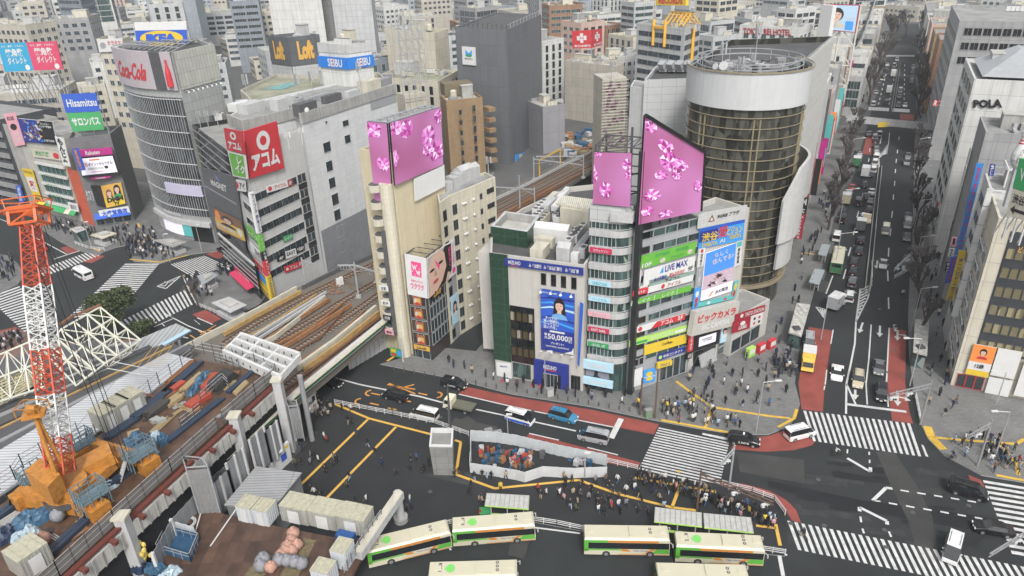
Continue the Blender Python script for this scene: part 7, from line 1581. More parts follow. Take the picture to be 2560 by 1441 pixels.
mid('grey_stack','cream grey office behind the pink and blue billboards','building',(62,62),(-20,60),14,40,'beige','win',n=4)
# AVENUE, RIGHT HAND SIDE
c1=G(2375,964); c2=G(2318,400); avR=(c2-c1).normalized(); pR=Vector((avR.y,-avR.x,0))
def right(name,label,base,topy,D,Wd,wm,style,cat='building',n=5,roof=None,g=None):
 A1=G(*base); H=HT(*base,topy); pl=[A1,A1+pR*Wd,A1+pR*Wd+avR*D,A1+avR*D]; T,fs,RR=bld(name,label,cat,pl,H,wm,roof or roof_m,.8); rooftop(T,RR,pl,H,int(base[1]),n,.8)
 FF=Fac(A1,A1+pR*Wd); FSd=Fac(A1+avR*D,A1)
 if style: autowin(T,[FF,FSd],H,style,1,g=g)
 return T,FF,FSd,H
T,FF,FSd,H=right('bronze_window_office','cream framed office with a dark slanted window wall on the right edge','base' and (2375,964),545,13,26,W['cream'],None,'office building')
dkp=M('bronze_wall',(.045,.048,.055),.35,noise=.2); q=FF.quad([(2512,578),(2620,640),(2560,900),(2418,865)],.05); uA,uB=1.9,9.2; b=MB(); q=FF.rect(uA,uB,7.2,H-1.8,.06); b.face([q[3],q[2],q[1],q[0]]); b.build('dark_face',dkp,T)
for k in range(6): windows(T,FF.shift(.09),6,1,uA+.2,uB-.1,7.6+k*3.15,9.4+k*3.15,.86,.95,GL('glass_warm',(.16,.14,.08),vary=.5,blind=.4),dark_steel)
lettering(T,FF.rect(3.5,8.2,24.6,25.6,.15),'ビックヴィジョン',(0,0,1,1),s_gold)
S(T,FF.rect(1.5,4.6,3.0,8.6,.3),s_white,items=[('r',0,.45,1,1,s_orange),('r',0,.0,1,.18,s_yel)]+face_items(.5,.78,.15,.56,skin_p,hair_p,s_red,hair_p,lip_p,long=False),texts=[('12歳',(.3,.25,.7,.4),s_black)]); S(T,FF.rect(4.8,8.0,3.6,8.6,.3),s_white); S(T,FF.rect(4.8,8.0,.2,3.2,.3),s_white)
S(T,FF.rect(8.6,12.4,.8,7.4,.4),s_white,items=[('e',.7,.4,.12,.12,s_red)],texts=[('鳥貴',(.6,.6,.8,.85),s_red),('秀',(.55,.3,.85,.5),s_dred)])
for k in range(6): windows(T,FF.shift(.05),2,1,10.5,15.5,9+k*3.2,10.8+k*3.2,.9,.9,glass_black,cream); b=MB(); b.box(*FF.pt(13,8.3+k*3.2,.5),5.5,1.2,1.0,math.atan2(pR.y,pR.x)); b.build('balcony',cream,T)
windows(T,FF.shift(.05),3,1,.6,4.4,.1,2.7,.9,.9,glass,s_red,name='shop_window')
for k in range(7): windows(T,FSd.shift(.05),3,1,.6,FSd.L-.6,2+k*3.2,4.2+k*3.2,.8,.9,glass_green,white_paint); b=MB(); b.bar(FSd.pt(FSd.L*.2,4.4+k*3.2,.5),FSd.pt(FSd.L*.9,4.4+k*3.2,.5),.15); b.build('awning_bar',white_paint,T)
A1=c1+avR*3-pR*0; FG2=Fac(G(2505,560,31),G(2590,590,31)); S(T,FG2.quad([(2538,470),(2600,490),(2592,560),(2522,535)],0),cream,th=.5,texts=[('渋谷店',(.1,.5,.8,.85),s_black)],items=[('p',[(.1,.25),(.25,.45),(.25,.32),(.9,.32),(.9,.2),(.25,.2),(.25,.08)],s_black)]); S(T,FG2.quad([(2556,395),(2600,405),(2600,488),(2538,468)],0),s_dgreen,th=.5,texts=[('W',(.2,.3,.6,.7),s_white)])
b=MB()
for k in range(5): p=FG2.pt(FG2.L*k/4,H-1,-1); b.bar(p,p+Vector((0,0,10)),.2); b.bar(p+Vector((0,0,5)),p+Vector((0,2,0)),.15)
b.build('sign_frame',white_paint,T)
def blade(name,label,gx,gy,pts,m,txt=None,tc=None,out=2.2,extra=()):
 p=G(gx,gy); F=Fac(p-pR*out,p); T=thing(name,label,'sign',(p.x,p.y,0),0,'blade signs above the avenue pavements'); q=F.quad(pts); S(T,q,m,th=.35,name='sign_panel',texts=[(txt,(.2,.03,.8,.97),tc or s_white,{'vertical':True,'bold':.03})] if txt else [],items=extra); b=MB()
 for k in (.2,.8): a_=bil(q,1,k); b.bar(a_,a_+pR*1.2,.15)
 b.build('bracket',steel,T)
blade('blade_sign','long blue blade sign with red karaoke lettering','2350' and 2352,800,[(2441,408),(2459,408),(2402,632),(2386,636)],PM('sign_b3',(.03,.2,.55)),'カラオケ&パーティー館',s_red)
blade('blade_sign','blue blade sign beside the yellow bowling signs',2350,795,[(2378,642),(2392,640),(2376,705),(2362,708)],PM('sign_b3',()) if False else s_blue,'カラオケ館',s_red)
for i,(y0,y1,x0,x1,t,l) in enumerate(((625,642,2396,2396,'囲','yellow square emblem sign above the bowling signs'),(642,674,2394,2386,'ダーツ','uppermost of the tall yellow signs, with dark lettering'),(675,712,2386,2376,'ビリヤード','middle one of the tall yellow signs'),(713,748,2375,2365,'ボウリング','lowest of the tall yellow signs'))):
 blade('blade_sign',l,2358,840,[(x0,y0),(x0+18,y0+2),(x1+18,y1+2),(x1,y1)],s_yel,t if i else None,s_navy)
for i in range(7): y=470+i*46; x=2468-i*13; blade('blade_sign','blank white blade panel, %s of seven from the top'%['first','second','third','fourth','fifth','sixth','last'][i],2368,900,[(x,y),(x+16,y+1),(x+4,y+44),(x-12,y+43)],s_white)
for i,(gx,gy,x,y,h,m,t) in enumerate(((2335,700,2378,550,24,s_dred,'野村證券'),(2340,740,2396,560,26,s_crim,'カフェ'),(2342,760,2380,592,22,s_pinkl,'鳥'),(2345,780,2374,620,20,s_white,'BAR'),(2347,790,2366,655,22,s_black,'Bar'),(2322,600,2352,480,18,s_white,'一八'),(2322,610,2346,505,10,s_red,''),(2320,560,2356,420,16,s_white,''),(2360,880,2475,410,28,s_navy,'整体'),(2310,420,2335,250,14,s_red,'R'))):
 blade('blade_sign','%s small blade sign, number %s of ten on the right pavement'%(['dark red','crimson','pale pink','white','black','white','bright red','white','navy','red'][i],['one','two','three','four','five','six','seven','eight','nine','ten'][i]),gx,gy,[(x,y),(x+13,y+1),(x+8,y+h+2),(x-5,y+h)],m,t or None,s_black if m in (s_white,s_pinkl) else s_white)
T,FF,FSd,H=right('white_ac_building','white narrow building with open steel roof frames next to the dark window office',(2362,880),475,9,24,W['white'],'balc',n=9)
b=MB();
for k in range(6): p=FF.pt(2+k*1.6,H,-2); b.bar(p,p+Vector((0,0,3)),.2); b.bar(p+Vector((0,0,3)),p-FF.n*5+Vector((0,0,3)),.2)
b.bar(FF.pt(2,H+3,-2),FF.pt(11,H+3,-2),.2); b.build('roof_frame',white_paint,T)
Tp=thing('bowling_pin','giant white bowling pin with red neck bands on a rooftop','roof sign',G(2545,420,34)); p=G(2540,420,36); b=MB(); pr=[(0,.5),(.6,.95),(1.6,1.25),(2.6,1.2),(3.6,.85),(4.6,.5),(5.2,.45),(5.7,.62),(6.3,.66),(6.8,.45),(7.0,.0)]
def lathe(b,c,pr,sc=1,n=14):
 for (z0,r0),(z1,r1) in zip(pr,pr[1:]):
  for i in range(n):
   a,d=2*PI*i/n,2*PI*(i+1)/n; b.face([(c[0]+r0*math.cos(a)*sc,c[1]+r0*math.sin(a)*sc,c[2]+z0*sc),(c[0]+r0*math.cos(d)*sc,c[1]+r0*math.sin(d)*sc,c[2]+z0*sc),(c[0]+r1*math.cos(d)*sc,c[1]+r1*math.sin(d)*sc,c[2]+z1*sc),(c[0]+r1*math.cos(a)*sc,c[1]+r1*math.sin(a)*sc,c[2]+z1*sc)])
lathe(b,p,pr,.85); b.build('pin',white_paint,Tp); b=MB();
for z in (4.25,4.75): b.tube((p.x,p.y,p.z+z*.85),(p.x,p.y,p.z+z*.85+.18),.56 if z<4.5 else .47,n=14)
b.build('red_band',s_red,Tp)
FX=Fac(p-pR*.9-avR*1.2,p+pR*.9-avR*1.2); lettering(Tp,FX.rect(.5,1.3,p.z+.8,p.z+3.2,0),'シブヤ\nボウリング',(0,0,1,1),s_black)
b=MB(); b.bar((p.x,p.y,30),(p.x,p.y,p.z),.5); b.build('post',steel,Tp)
T,FF,FSd,H=right('grey_box_building','plain grey box building in front of the cosmetics building',(2350,760),330,12,26,W['grey'],None,n=3)
for k in range(7): S(T,FSd.rect(1+k*0,2.2,4+k*3.6,7.2+k*3.6,.3),s_white,th=.15,name='panel')
T,FF,FSd,H=right('cosmetics_building','pale tiled building with black roof lettering and a sloping silver roof','2325' and (2325,640),198,26,30,W['white'],None,'office building',n=0)
lettering(T,FF.quad([(2433,250),(2506,248),(2506,270),(2433,270)],.25),'POLA',(0,0,1,1),s_black,bold=.06)
for k in range(9): windows(T,FSd.shift(.05),4,1,1,FSd.L-1,3+k*4,6+k*4,.75,.9,glass_green,white_paint)
b=MB(); u0,u1=1.5,30; a_=[FF.pt(u0,H+.2,-2),FF.pt(u1,H+.2,-2),FF.pt(u1,H+4,-14),FF.pt(u0+7,H+4,-14),FF.pt(u0,H+.2,-24),FF.pt(u0+7,H+4,-20)]; b.face([a_[0],a_[1],a_[2],a_[3]]); b.face([a_[0],a_[3],a_[5],a_[4]]); b.face([a_[3],a_[2],a_[2]-FF.n*6,a_[5]]); b.build('sloping_roof',M('roof_zinc',(.34,.35,.36),.4,tile=(3,30,0,.04)),T)
T,FF,FSd,H=right('long_grey_office','large grey office with bands of small square windows further up the avenue',(2318,400),52,44,50,W['grey'],None,'office building',n=9)
for k in range(3): windows(T,FF.shift(.05),16,1,FF.L*.03,FF.L*.8,H-4.0-k*4,H-1.9-k*4,.84,.95,glass_black,grey,mull=2)
for k in range(9): windows(T,FSd.shift(.05),7,1,1,FSd.L-1,3+k*4,6+k*4,.9,.8,glass_green,palegrey,mull=3)
for i,(bx,by,ty,D,Wd,w_,st_,l) in enumerate(((2308,285,100,20,26,'brown','win','brown block with window columns beyond the grey office'),(2304,240,85,22,26,'tan','win','ochre block beside the far tree row'),(2301,195,60,26,24,'pink','rib','pinkish block beyond the ochre one'),(2299,160,50,30,24,'white','win','white block near the far junction on the right'),(2298,120,25,40,24,'grey','rib','grey block at the far right end of the avenue'))):
 right('avenue_block',l,(bx,by),ty,D,Wd,W[w_],st_,n=4)
# AVENUE, LEFT HAND SIDE
l1=G(1992,600); l2=G(2128,190); avL=(l2-l1).normalized(); pL=Vector((-avL.y,avL.x,0)); LL=(l2-l1).length; t=20; R=random.Random(21)
names=['white panelled','dark glazed','orange fronted','pale tiled','grey','cream','white ribbed','brown','pale grey']
for i,(D,H,w_,st_) in enumerate(((16,33,'white','none'),(14,26,'dark','glass'),(12,24,'pink','rib'),(14,22,'pale','win'),(13,27,'grey','rib'),(15,24,'cream','win'),(14,28,'white','tall'),(15,25,'brown','win'),(18,28,'pale','rib'))):
 A1=l1+avL*t; B1=A1+avL*D; t+=D+.6; pl=[A1,B1,B1+pL*16,A1+pL*16]; T,fs,RR=bld('avenue_shop','%s shop building, %s from the round tower on the left side of the avenue'%(names[i],['first','second','third','fourth','fifth','sixth','seventh','eighth','ninth'][i]),'building',pl,H,W[w_],roof_pale,.8); rooftop(T,RR,pl,H,i+40,5,.8); autowin(T,fs,H,st_,i)
 F=Fac(B1,A1) if (Fac(B1,A1).n.x>0) else Fac(A1,B1)
 for k in range(3):
  z0=R.uniform(3,8); z1=z0+R.uniform(5,12); c_=[s_red,s_white,s_sky,s_mag,s_black,s_dred,s_teal,s_orange][R.randrange(8)]; u=F.L*(.2+.3*k); b=MB(); p=F.pt(u,(z0+z1)/2,.9); b.box(p.x,p.y,p.z,1.5,.3,z1-z0,math.atan2(F.n.y,F.n.x)); b.build('blade_sign',c_,T)
m1_=G(2142,292); m2_=G(2196,118); dM=(m2_-m1_).normalized(); nM=Vector((-dM.y,dM.x,0)); t=0
for i,(D,H,w_,st_) in enumerate(((18,15,'pale','glass'),(20,19,'white','rib'),(24,17,'cream','win'),(22,22,'grey','balc'),(28,20,'beige','win'),(30,24,'white','win'),(34,22,'tan','rib'))):
 A1=m1_+dM*t; B1=A1+dM*D; t+=D+1; pl=[A1,B1,B1+nM*15,A1+nM*15]; T,fs,RR=bld('avenue_shop','%s %s building left of the road past the footbridge'%(['squat','narrow','plain','broad','long','taller','farthest'][i],w_),'building',pl,H,W[w_],roof_pale,.8); rooftop(T,RR,pl,H,i+70,4,.8); autowin(T,fs,H,st_,i,lim=24)
for i,(x,y,z0,z1,m,t_) in enumerate(((1995,560,4,9,s_dred,'TOKYU'),(2004,520,5,14,s_red,'クレヴィア'),(1990,590,4,10,s_black,'McD'),(1982,625,3,9,s_dred,'Outback'),(2012,500,4,13,s_white,'BAR'),(2020,475,6,18,s_red,'TOKYU HANDS'),(1998,545,12,20,s_dred,'カフェ'),(2036,430,5,18,s_dred,'居酒屋本店'))):
 p=G(x,y); F=Fac(p,p+Vector((1.4,-.7,0))); T=thing('blade_sign','%s upright sign at the foot of the round tower, number %s counted from nearest'%(m.name.replace('sign_','').replace('_',' '),['six','five','seven','eight','four','three','two','one'][i]),'sign',p,0,'upright signs beside the round tower'); S(T,F.rect(0,1.5,z0,z1,0),m,th=.4,name='panel',texts=[(t_,(.2,.04,.8,.96),s_white if m!=s_white else s_red,{'vertical':True})])
# THE REST OF THE CITY
def inside(x,y,m):
 for p,_ in FOOT:
  n=len(p)
  mx=min(q[0] for q in p)-m; Mx=max(q[0] for q in p)+m; my=min(q[1] for q in p)-m; My=max(q[1] for q in p)+m
  if mx<x<Mx and my<y<My: return True
 return False
def dseg(p,a,c):
 d=c-a; t=max(0,min(1,(p-a).dot(d)/d.length_squared)); return (p-(a+d*t)).length
roads=[([G(2130,800),G(2235,330),G(2253,130),G(2256,70)],25),([G(985,700),G(1240,520),G(1380,440),G(1520,350),G(1700,265)],19),([G(1700,265),G(1850,230)],15),([G(300,640),G(0,560),G(-300,500)],30),([G(430,590),G(330,470),G(300,420)],6),([G(1440,300),G(1500,370)],16),([G(1150,1000),G(700,900)],40)]
bands={}
NC={'white':'white','cream':'cream','beige':'beige','grey':'grey','bluegrey':'blue grey','pale':'pale grey','pink':'pinkish','silverb':'silver blue','brown':'brown'}
R=random.Random(77); far=[]
def try_lot(x,y,s):
 p=Vector((x,y,0))
 if inside(x,y,s*.5+1): return
 for pts,wd in roads:
  for a_,c_ in zip(pts,pts[1:]):
   if dseg(p,a_,c_)<wd+s*.5: return
 dist=p.length; px,py=PX((x,y,0));
 if dist<205 and x>-60: return
 if dist<175: return
 if y<150 and x<0: return
 if px>2350 and dist<260: return
 if 240<px<1010 and dist<225: return
 hh=R.choice([12,15,18,20,22,24,26,28,32]) if dist<420 else R.choice([10,12,14,16,18,22,26,30,38])
 if dist<260: hh=min(hh,20)
 if 2060<px<2400 and dist<420: hh=min(hh,18)
 tx,ty=PX((x,y,hh))
 if tx<-140 or tx>2700 or ty<-60 or py<-30: return
 ang=R.uniform(-.25,.25)+.42; L1=s*R.uniform(.62,.9); L2=s*R.uniform(.62,.9); c,n=math.cos(ang),math.sin(ang)
 pl=[(x+i*L1/2*c-j*L2/2*n,y+i*L1/2*n+j*L2/2*c) for i,j in ((-1,-1),(1,-1),(1,1),(-1,1))]
 w_=R.choice(['white','white','cream','beige','grey','pale','pale','bluegrey','white','silverb','pink' if R.random()<.3 else 'beige','brown' if R.random()<.4 else 'grey'])
 st_=R.choice(['win','win','rib','balc','win','rib','glass','tall']); band='near' if dist<330 else ('middle' if dist<520 else 'far')
 T,fs,RR=bld('city_building','x','building',pl,hh,W[w_],R.choice([roof_m,roof_pale,roof_pale,roof_green,roof_dark]),.9,group='city blocks in the background')
 autowin(T,fs,hh,st_,int(x*7+y),lim=22 if band=='near' else (14 if band=='middle' else 8)); rooftop(T,RR,pl,hh,int(x+y*3),5 if band=='near' else 3,.9)
 if R.random()<.25 and dist<500: antenna(T,pl[0][0]*.5+x*.5,pl[0][1]*.5+y*.5,hh-1,4)
 bands.setdefault((w_,band,st_),[]).append((px,T))
y=178.0
while y<980:
 s=18.5 if y<330 else (22 if y<520 else 31); x=-.75*y-40
 while x<.85*y+60:
  try_lot(x+R.uniform(-2,2),y+R.uniform(-2,2),s*R.uniform(.85,1.1)); x+=s
 y+=s
def ordn(k): return str(k)+('th' if 10<k%100<20 else {1:'st',2:'nd',3:'rd'}.get(k%10,'th'))
SN={'win':'with separate windows','rib':'with window bands','balc':'with balcony windows','glass':'with glazed front','tall':'with upright slot windows'}
for (w_,band,st_),L in bands.items():
 L.sort(key=lambda a:a[0])
 for i,(px,T) in enumerate(L): T['label']='%s block %s, %s such from left in the %s roofscape'%(NC[w_],SN[st_],ordn(i+1),band)
print('city',sum(len(v) for v in bands.values()))
# VEHICLES
rubber=M('tyre',(.02,.02,.02),.8); rimm=M('rim',(.35,.35,.36),.35,metal=.5); lampw=M('lamp_white',(.7,.7,.68),.2,noise=0); lampr=M('lamp_red',(.35,.01,.01),.3,noise=0); carglass=M('car_glass',(.015,.018,.02),.08,noise=0,spec=.9); plate=M('plate',(.7,.68,.6),.5,noise=0)
def paint(n,c): return M('car_'+n,c,.28,noise=.05,spec=.6)
PT={k:paint(k,c) for k,c in dict(white=(.68,.68,.67),black=(.012,.012,.014),silver=(.33,.34,.35),grey=(.12,.125,.13),blue=(.04,.20,.34),red=(.40,.03,.03),yellow=(.72,.48,.10),beige=(.45,.40,.28),navy=(.02,.03,.07),green=(.05,.17,.08),cream=(.70,.66,.50)).items()}
SH={'sedan':(1.75,[(-2.25,.3,.62,.62,.8,.75),(-2.2,.25,.9,.92,.86,.8),(-1.55,.2,.95,1.02,.87,.72),(-.95,.2,.93,1.4,.87,.62),(.35,.2,.92,1.43,.87,.62),(1.15,.2,.9,.97,.87,.74),(2.1,.22,.72,.76,.82,.75),(2.25,.3,.5,.52,.74,.7)],(2,3,4)),
 'wagon':(1.8,[(-2.3,.3,.7,.72,.82,.75),(-2.25,.25,1.0,1.2,.88,.74),(-1.95,.2,1.05,1.62,.89,.66),(-.6,.2,1.03,1.72,.89,.68),(.5,.2,1.0,1.68,.89,.68),(1.3,.2,.98,1.08,.88,.76),(2.15,.22,.8,.84,.82,.76),(2.3,.3,.55,.57,.74,.7)],(1,2,3,4)),
 'van':(1.75,[(-2.3,.3,.9,.9,.82,.8),(-2.28,.25,1.1,1.82,.85,.76),(-2.0,.2,1.12,1.95,.86,.74),(-.5,.2,1.1,1.97,.86,.74),(1.0,.2,1.08,1.93,.86,.74),(1.75,.2,1.05,1.2,.86,.78),(2.2,.22,.8,.84,.82,.78),(2.3,.3,.55,.57,.78,.74)],(1,2,3,4)),
 'sport':(1.9,[(-2.2,.3,.75,.78,.9,.8),(-1.9,.2,.92,.95,.98,.8),(-.9,.15,.85,1.05,.98,.66),(-.2,.15,.78,1.16,.95,.56),(.3,.15,.75,1.12,.95,.56),(1.1,.15,.72,.78,.97,.7),(2.0,.15,.6,.64,.94,.8),(2.25,.2,.4,.42,.8,.7)],(2,3,4))}
def loft_car(name,kind,col,label,sc=1.0,lamp=False,text=None):
 w_,sec,gl=SH[kind]; T=thing(name,label,'car' if kind!='van' else 'van'); b=MB(); g=MB(); V=[]
 for (x,zb,zm,zr,wb,wr) in sec: V.append([(x*sc,-wb*.97,zb),(x*sc,-wb,(zb+zm)*.55),(x*sc,-wb*.97,zm),(x*sc,-wr,zr),(x*sc,wr,zr),(x*sc,wb*.97,zm),(x*sc,wb,(zb+zm)*.55),(x*sc,wb*.97,zb)])
 n=len(V)
 for i in range(n-1):
  A1,B1=V[i],V[i+1]
  for k in range(7):
   q=[A1[k],A1[k+1],B1[k+1],B1[k]]; t=b
   if k in (2,4) and i in gl: t=g
   if k==3 and (A1[3][2]-A1[2][2]>.04 or B1[3][2]-B1[2][2]>.04) and abs(A1[3][2]-B1[3][2])>.25: t=g
   t.face([q[0],q[3],q[2],q[1]])
  b.face([A1[7],A1[0],B1[0],B1[7]])
 b.face(V[0][::-1][::-1]); b.face(V[-1][::-1]); b.build('body',col,T,smooth=False,raw=True);
 for i in gl:
  for y in (-1,1):
   zz=sec[i+1]; b2=None
 g.build('window_glass',carglass,T,raw=True)
 L=sec[-1][0]*sc
 for x in (-1.35*sc,1.35*sc):
  for y in (-1,1):
   wy=y*(sec[3][4]-.08); m=MB(); m.tube((x,wy-.1,.32),(x,wy+.1,.32),.33,n=12); m.mi=1; m.tube((x,wy+y*.1,.32),(x,wy+y*.12,.32),.2,n=8); m.build('wheel',[rubber,rimm],T,raw=True)
 for y in (-.58,.58):
  m=MB(); m.box(L-.08,y,sec[-2][2]-.1,.2,.32,.16); m.build('headlight',lampw,T,raw=True); m=MB(); m.box(-L+.02,y*1.1,sec[1][2]-.15,.1,.24,.2); m.build('tail_light',lampr,T,raw=True)
 m=MB(); m.box(L+.0,0,.5,.04,.4,.14); m.box(-L-.0,0,.6,.04,.4,.14); m.build('number_plate',plate,T,raw=True)
 for y in (-1,1): m=MB(); m.box(1.0*sc,y*(sec[4][4]+.1),sec[4][2]+.05,.12,.2,.14); m.build('mirror',col,T,raw=True)
 if kind in('wagon','van'):
  for y in (-.55,.55): m=MB(); m.bar((-1.6*sc,y,sec[3][3]+.03),(.4*sc,y,sec[3][3]+.03),.05); m.build('roof_rail',dark_steel,T,raw=True)
 if lamp: m=MB(); m.box(-.1,0,1.75,.25,.5,.14); m.build('roof_lamp',lampw,T,raw=True)
 if text:
  for y in (-1,1): q=[Vector((-1.1*y*-1,y*.93,.9)),Vector((1.1*y*-1,y*.93,.9)),Vector((1.1*y*-1,y*.93,.5)),Vector((-1.1*y*-1,y*.93,.5))]; lettering(T,[Vector((1.1*y,y*.93,.92)),Vector((-1.1*y,y*.93,.92)),Vector((-1.1*y,y*.93,.5)),Vector((1.1*y,y*.93,.5))],text,(.15,.1,.85,.9),white_paint,off=.0)
 return T
PR={}; USED=set()
def proto(key,mk):
 if key not in PR: PR[key]=mk();
 return PR[key]
def placev(key,mk,rear,front,label,group=None,z=.02,half=2.3):
 T=proto(key,mk); A1=G(*rear,z); B1=G(*front,z); c=(A1+B1)/2; an=math.atan2(B1.y-A1.y,B1.x-A1.x)
 if key in USED: T=dup(T,label=label)
 else: USED.add(key); T['label']=label
 T.location=(c.x,c.y,z); T.rotation_euler=(0,0,an)
 if group: T['group']=group
 return T
def car(kind,colr,rear,front,label,group=None,**k): return placev((kind,colr,str(k)),lambda: loft_car({'sedan':'sedan_car','wagon':'estate_car','van':'van','sport':'sports_car'}[kind],kind,PT[colr],'x',**k),rear,front,label,group)
car('wagon','black',(1014,1003),(966,991),'black estate car alone on the station street near the bridge')
car('wagon','black',(1111,961),(1161,973),'black taxi with white side lettering on the red lane by the small black shop',lamp=True,text='S.RIDE')
car('van','white',(1086,1051),(1038,1040),'small white van beside the white guard rail')
car('wagon','blue',(1380,1040),(1437,1056),'bright blue car on the station street')
car('van','silver',(1517,1108),(1450,1094),'silver people carrier beside the fenced works')
car('sedan','black',(812,958),(845,968),'dark car in the shade under the railway bridge')
car('wagon','black',(1824,1102),(1893,1114),'black taxi with white lettering beside the striped crossing corner',lamp=True,text='S.RIDE')
car('van','white',(1962,1101),(2033,1083),'white people carrier turning on the red lane at the crossing corner')
car('van','black',(2368,1222),(2468,1252),'long black people carrier by the right hand crossing')
car('sedan','black',(2528,1338),(2434,1322),'black saloon taxi at the lower right, near the crossing')
car('van','white',(2386,1352),(2370,1415),'white van driving across the zebra stripes at bottom right')
car('sport','white',(2093,922),(2090,955),'low white sports car on the avenue beside the red lane')
car('wagon','beige',(2146,938),(2142,976),'pale compact car waiting in the turning lane')
car('sedan','grey',(2197,905),(2194,947),'dark grey saloon in the middle waiting lane')
car('wagon','black',(2203,966),(2201,1015),'black off-roader waiting right at the stop line')
car('van','silver',(2022,850),(2021,876),'silver van parked on the red lane at the kerb')
car('sedan','black',(572,640),(545,622),'black car just right of the scramble under the video screen'); car('sedan','grey',(60,560),(105,575),'dark car passing the shops at the far left')
QL=[(2134,654,'sedan','black'),(2132,677,'sedan','black'),(2130,705,'wagon','grey'),(2123,741,'wagon','white'),(2147,626,'sedan','black'),(2152,599,'sedan','black'),(2159,543,'wagon','white'),(2172,522,'sedan','black'),(2174,505,'wagon','black'),(2178,478,'sedan','white'),(2165,489,'sedan','black'),(2145,505,'van','black'),(2161,460,'sedan','black'),(2175,435,'sedan','navy'),(2183,422,'wagon','white'),(2187,404,'wagon','white'),(2190,392,'van','white'),(2190,382,'wagon','silver'),(2190,372,'wagon','grey'),(2187,362,'sedan','black'),(2189,350,'sedan','black'),(2187,340,'wagon','silver'),(2172,332,'sedan','silver'),(2198,333,'wagon','white'),(2147,394,'van','silver'),(2147,384,'sedan','grey'),(2129,467,'sedan','red'),(2121,487,'van','silver'),(2108,529,'sedan','black'),(2104,548,'van','black'),(2091,592,'van','white')]
def ordw(k): return ordn(k)
av_=G(2175,480)-G(2150,600); av_.z=0; av_.normalize()
def alongv(x,y,kind,colr,label,group,back=False):
 c=G(x,y,.02); d=av_*(-1 if back else 1); T=placev((kind,colr,'{}'),lambda: loft_car({'sedan':'sedan_car','wagon':'estate_car','van':'van'}[kind],kind,PT[colr],'x'),(x,y),(x,y),label,group); T.location=c; T.rotation_euler=(0,0,math.atan2(d.y,d.x)); return T
KW={'sedan':'saloon','wagon':'estate car','van':'van'}
QL.sort(key=lambda q:-q[1])
for i,(x,y,k,c_) in enumerate(QL): alongv(x,y+6,k,c_,'%s %s heading away in the left lanes, %s from the nearest end'%(c_,KW[k],ordn(i+1)),'queue heading up the avenue')
for i,(x,y,k,c_) in enumerate(((2207,660,'sedan','silver'),(2213,575,'van','cream'),(2264,665,'wagon','silver'),(2264,648,'sedan','black'),(2266,592,'sedan','grey'),(2268,560,'van','white'),(2268,540,'sedan','grey'),(2266,405,'wagon','silver'),(2269,388,'sedan','grey'))): alongv(x,y+6,k,c_,'%s %s on the oncoming right side of the avenue, %s from the nearest end'%(c_,KW[k],ordn(i+1)),'oncoming cars on the avenue',True)
for i,(x,y) in enumerate(((2233,188),(2234,174),(2235,164),(2216,174),(2218,162),(2281,180),(2283,168),(2280,192),(2205,197),(2197,212),(2190,232),(2216,258),(2183,260),(2248,242),(2250,228),(2245,264),(2262,264),(2278,205),(2242,150),(2222,150))): alongv(x,y+3,['wagon','sedan','van'][i%3],['white','black','silver','grey'][(i*3)%4],'%s %s beyond the footbridge, %s counted from the first surveyed lane'%(['white','black','silver','grey'][(i*3)%4],['estate car','saloon','van'][i%3],ordn(i+1)),'cars beyond the footbridge',x>2240)
def truck(name,label,cabm,kind,boxm,L=5.5):
 T=thing(name,label,'lorry'); b=MB(); b.hexa([(L/2-1.6,-1,.5),(L/2,-1,.5),(L/2,1,.5),(L/2-1.6,1,.5),(L/2-1.6,-.95,2.2),(L/2-.35,-.9,2.2),(L/2-.35,.9,2.2),(L/2-1.6,.95,2.2)]); b.build('cab',cabm,T,raw=True)
 b=MB(); b.face([(L/2-.02,-.85,1.3),(L/2-.02,.85,1.3),(L/2-.27,.8,2.1),(L/2-.27,-.8,2.1)]);
 for y in (-1,1): b.face([(L/2-1.4,y*1.0,1.35),(L/2-.3,y*1.0,1.35),(L/2-.45,y*.97,2.05),(L/2-1.4,y*.97,2.05)])
 b.build('window_glass',carglass,T,raw=True); b=MB()
 if kind=='box': b.box(-.9,0,1.9,L-1.8,2.1,2.4); b.mi=1; b.box(-.9,0,3.12,L-1.75,2.15,.06)
 elif kind=='open':
  b.box(-.9,0,.95,L-1.8,2.1,.15)
  for y in (-1.02,1.02): b.box(-.9,y,1.4,L-1.8,.08,.8)
  b.box(-L/2+.03,0,1.4,.08,2.1,.8); b.box(L/2-1.75,0,1.7,.1,2.1,1.5)
 else: b.box(-.9,0,1.0,L-1.8,2.1,.2); b.box(-.9,0,1.15,L-1.8,2.12,.12)
 b.build({'box':'cargo_box','open':'tipping_body','flat':'flatbed'}[kind],[boxm,white_paint],T,raw=True)
 for x in (L/2-.9,-L/2+1.2):
  for y in (-.88,.88): m=MB(); m.tube((x,y-.14,.42),(x,y+.14,.42),.42,n=12); m.mi=1; m.tube((x,y*1.16,.42),(x,y*1.18,.42),.22,n=8); m.build('wheel',[rubber,rimm],T,raw=True)
 m=MB(); m.box(-.3,0,.55,L-1,.8,.25); m.build('chassis',dark_steel,T,raw=True)
 return T
def pl_(T,rear,front,z=.02):
 A1=G(*rear,z); B1=G(*front,z); c=(A1+B1)/2; T.location=(c.x,c.y,z); T.rotation_euler=(0,0,math.atan2(B1.y-A1.y,B1.x-A1.x)); return T
pl_(truck('flatbed_lorry','cream and red cabbed flatbed lorry with a green grey bed',PT['cream'],'flat',M('bed_green',(.12,.12,.09),.7),5.2),(1190,1034),(1110,1016))
pl_(truck('box_lorry','silver box lorry pulling out at an angle by the hatched triangle',PT['white'],'box',PT['silver'],5.2),(2068,788),(2112,750))
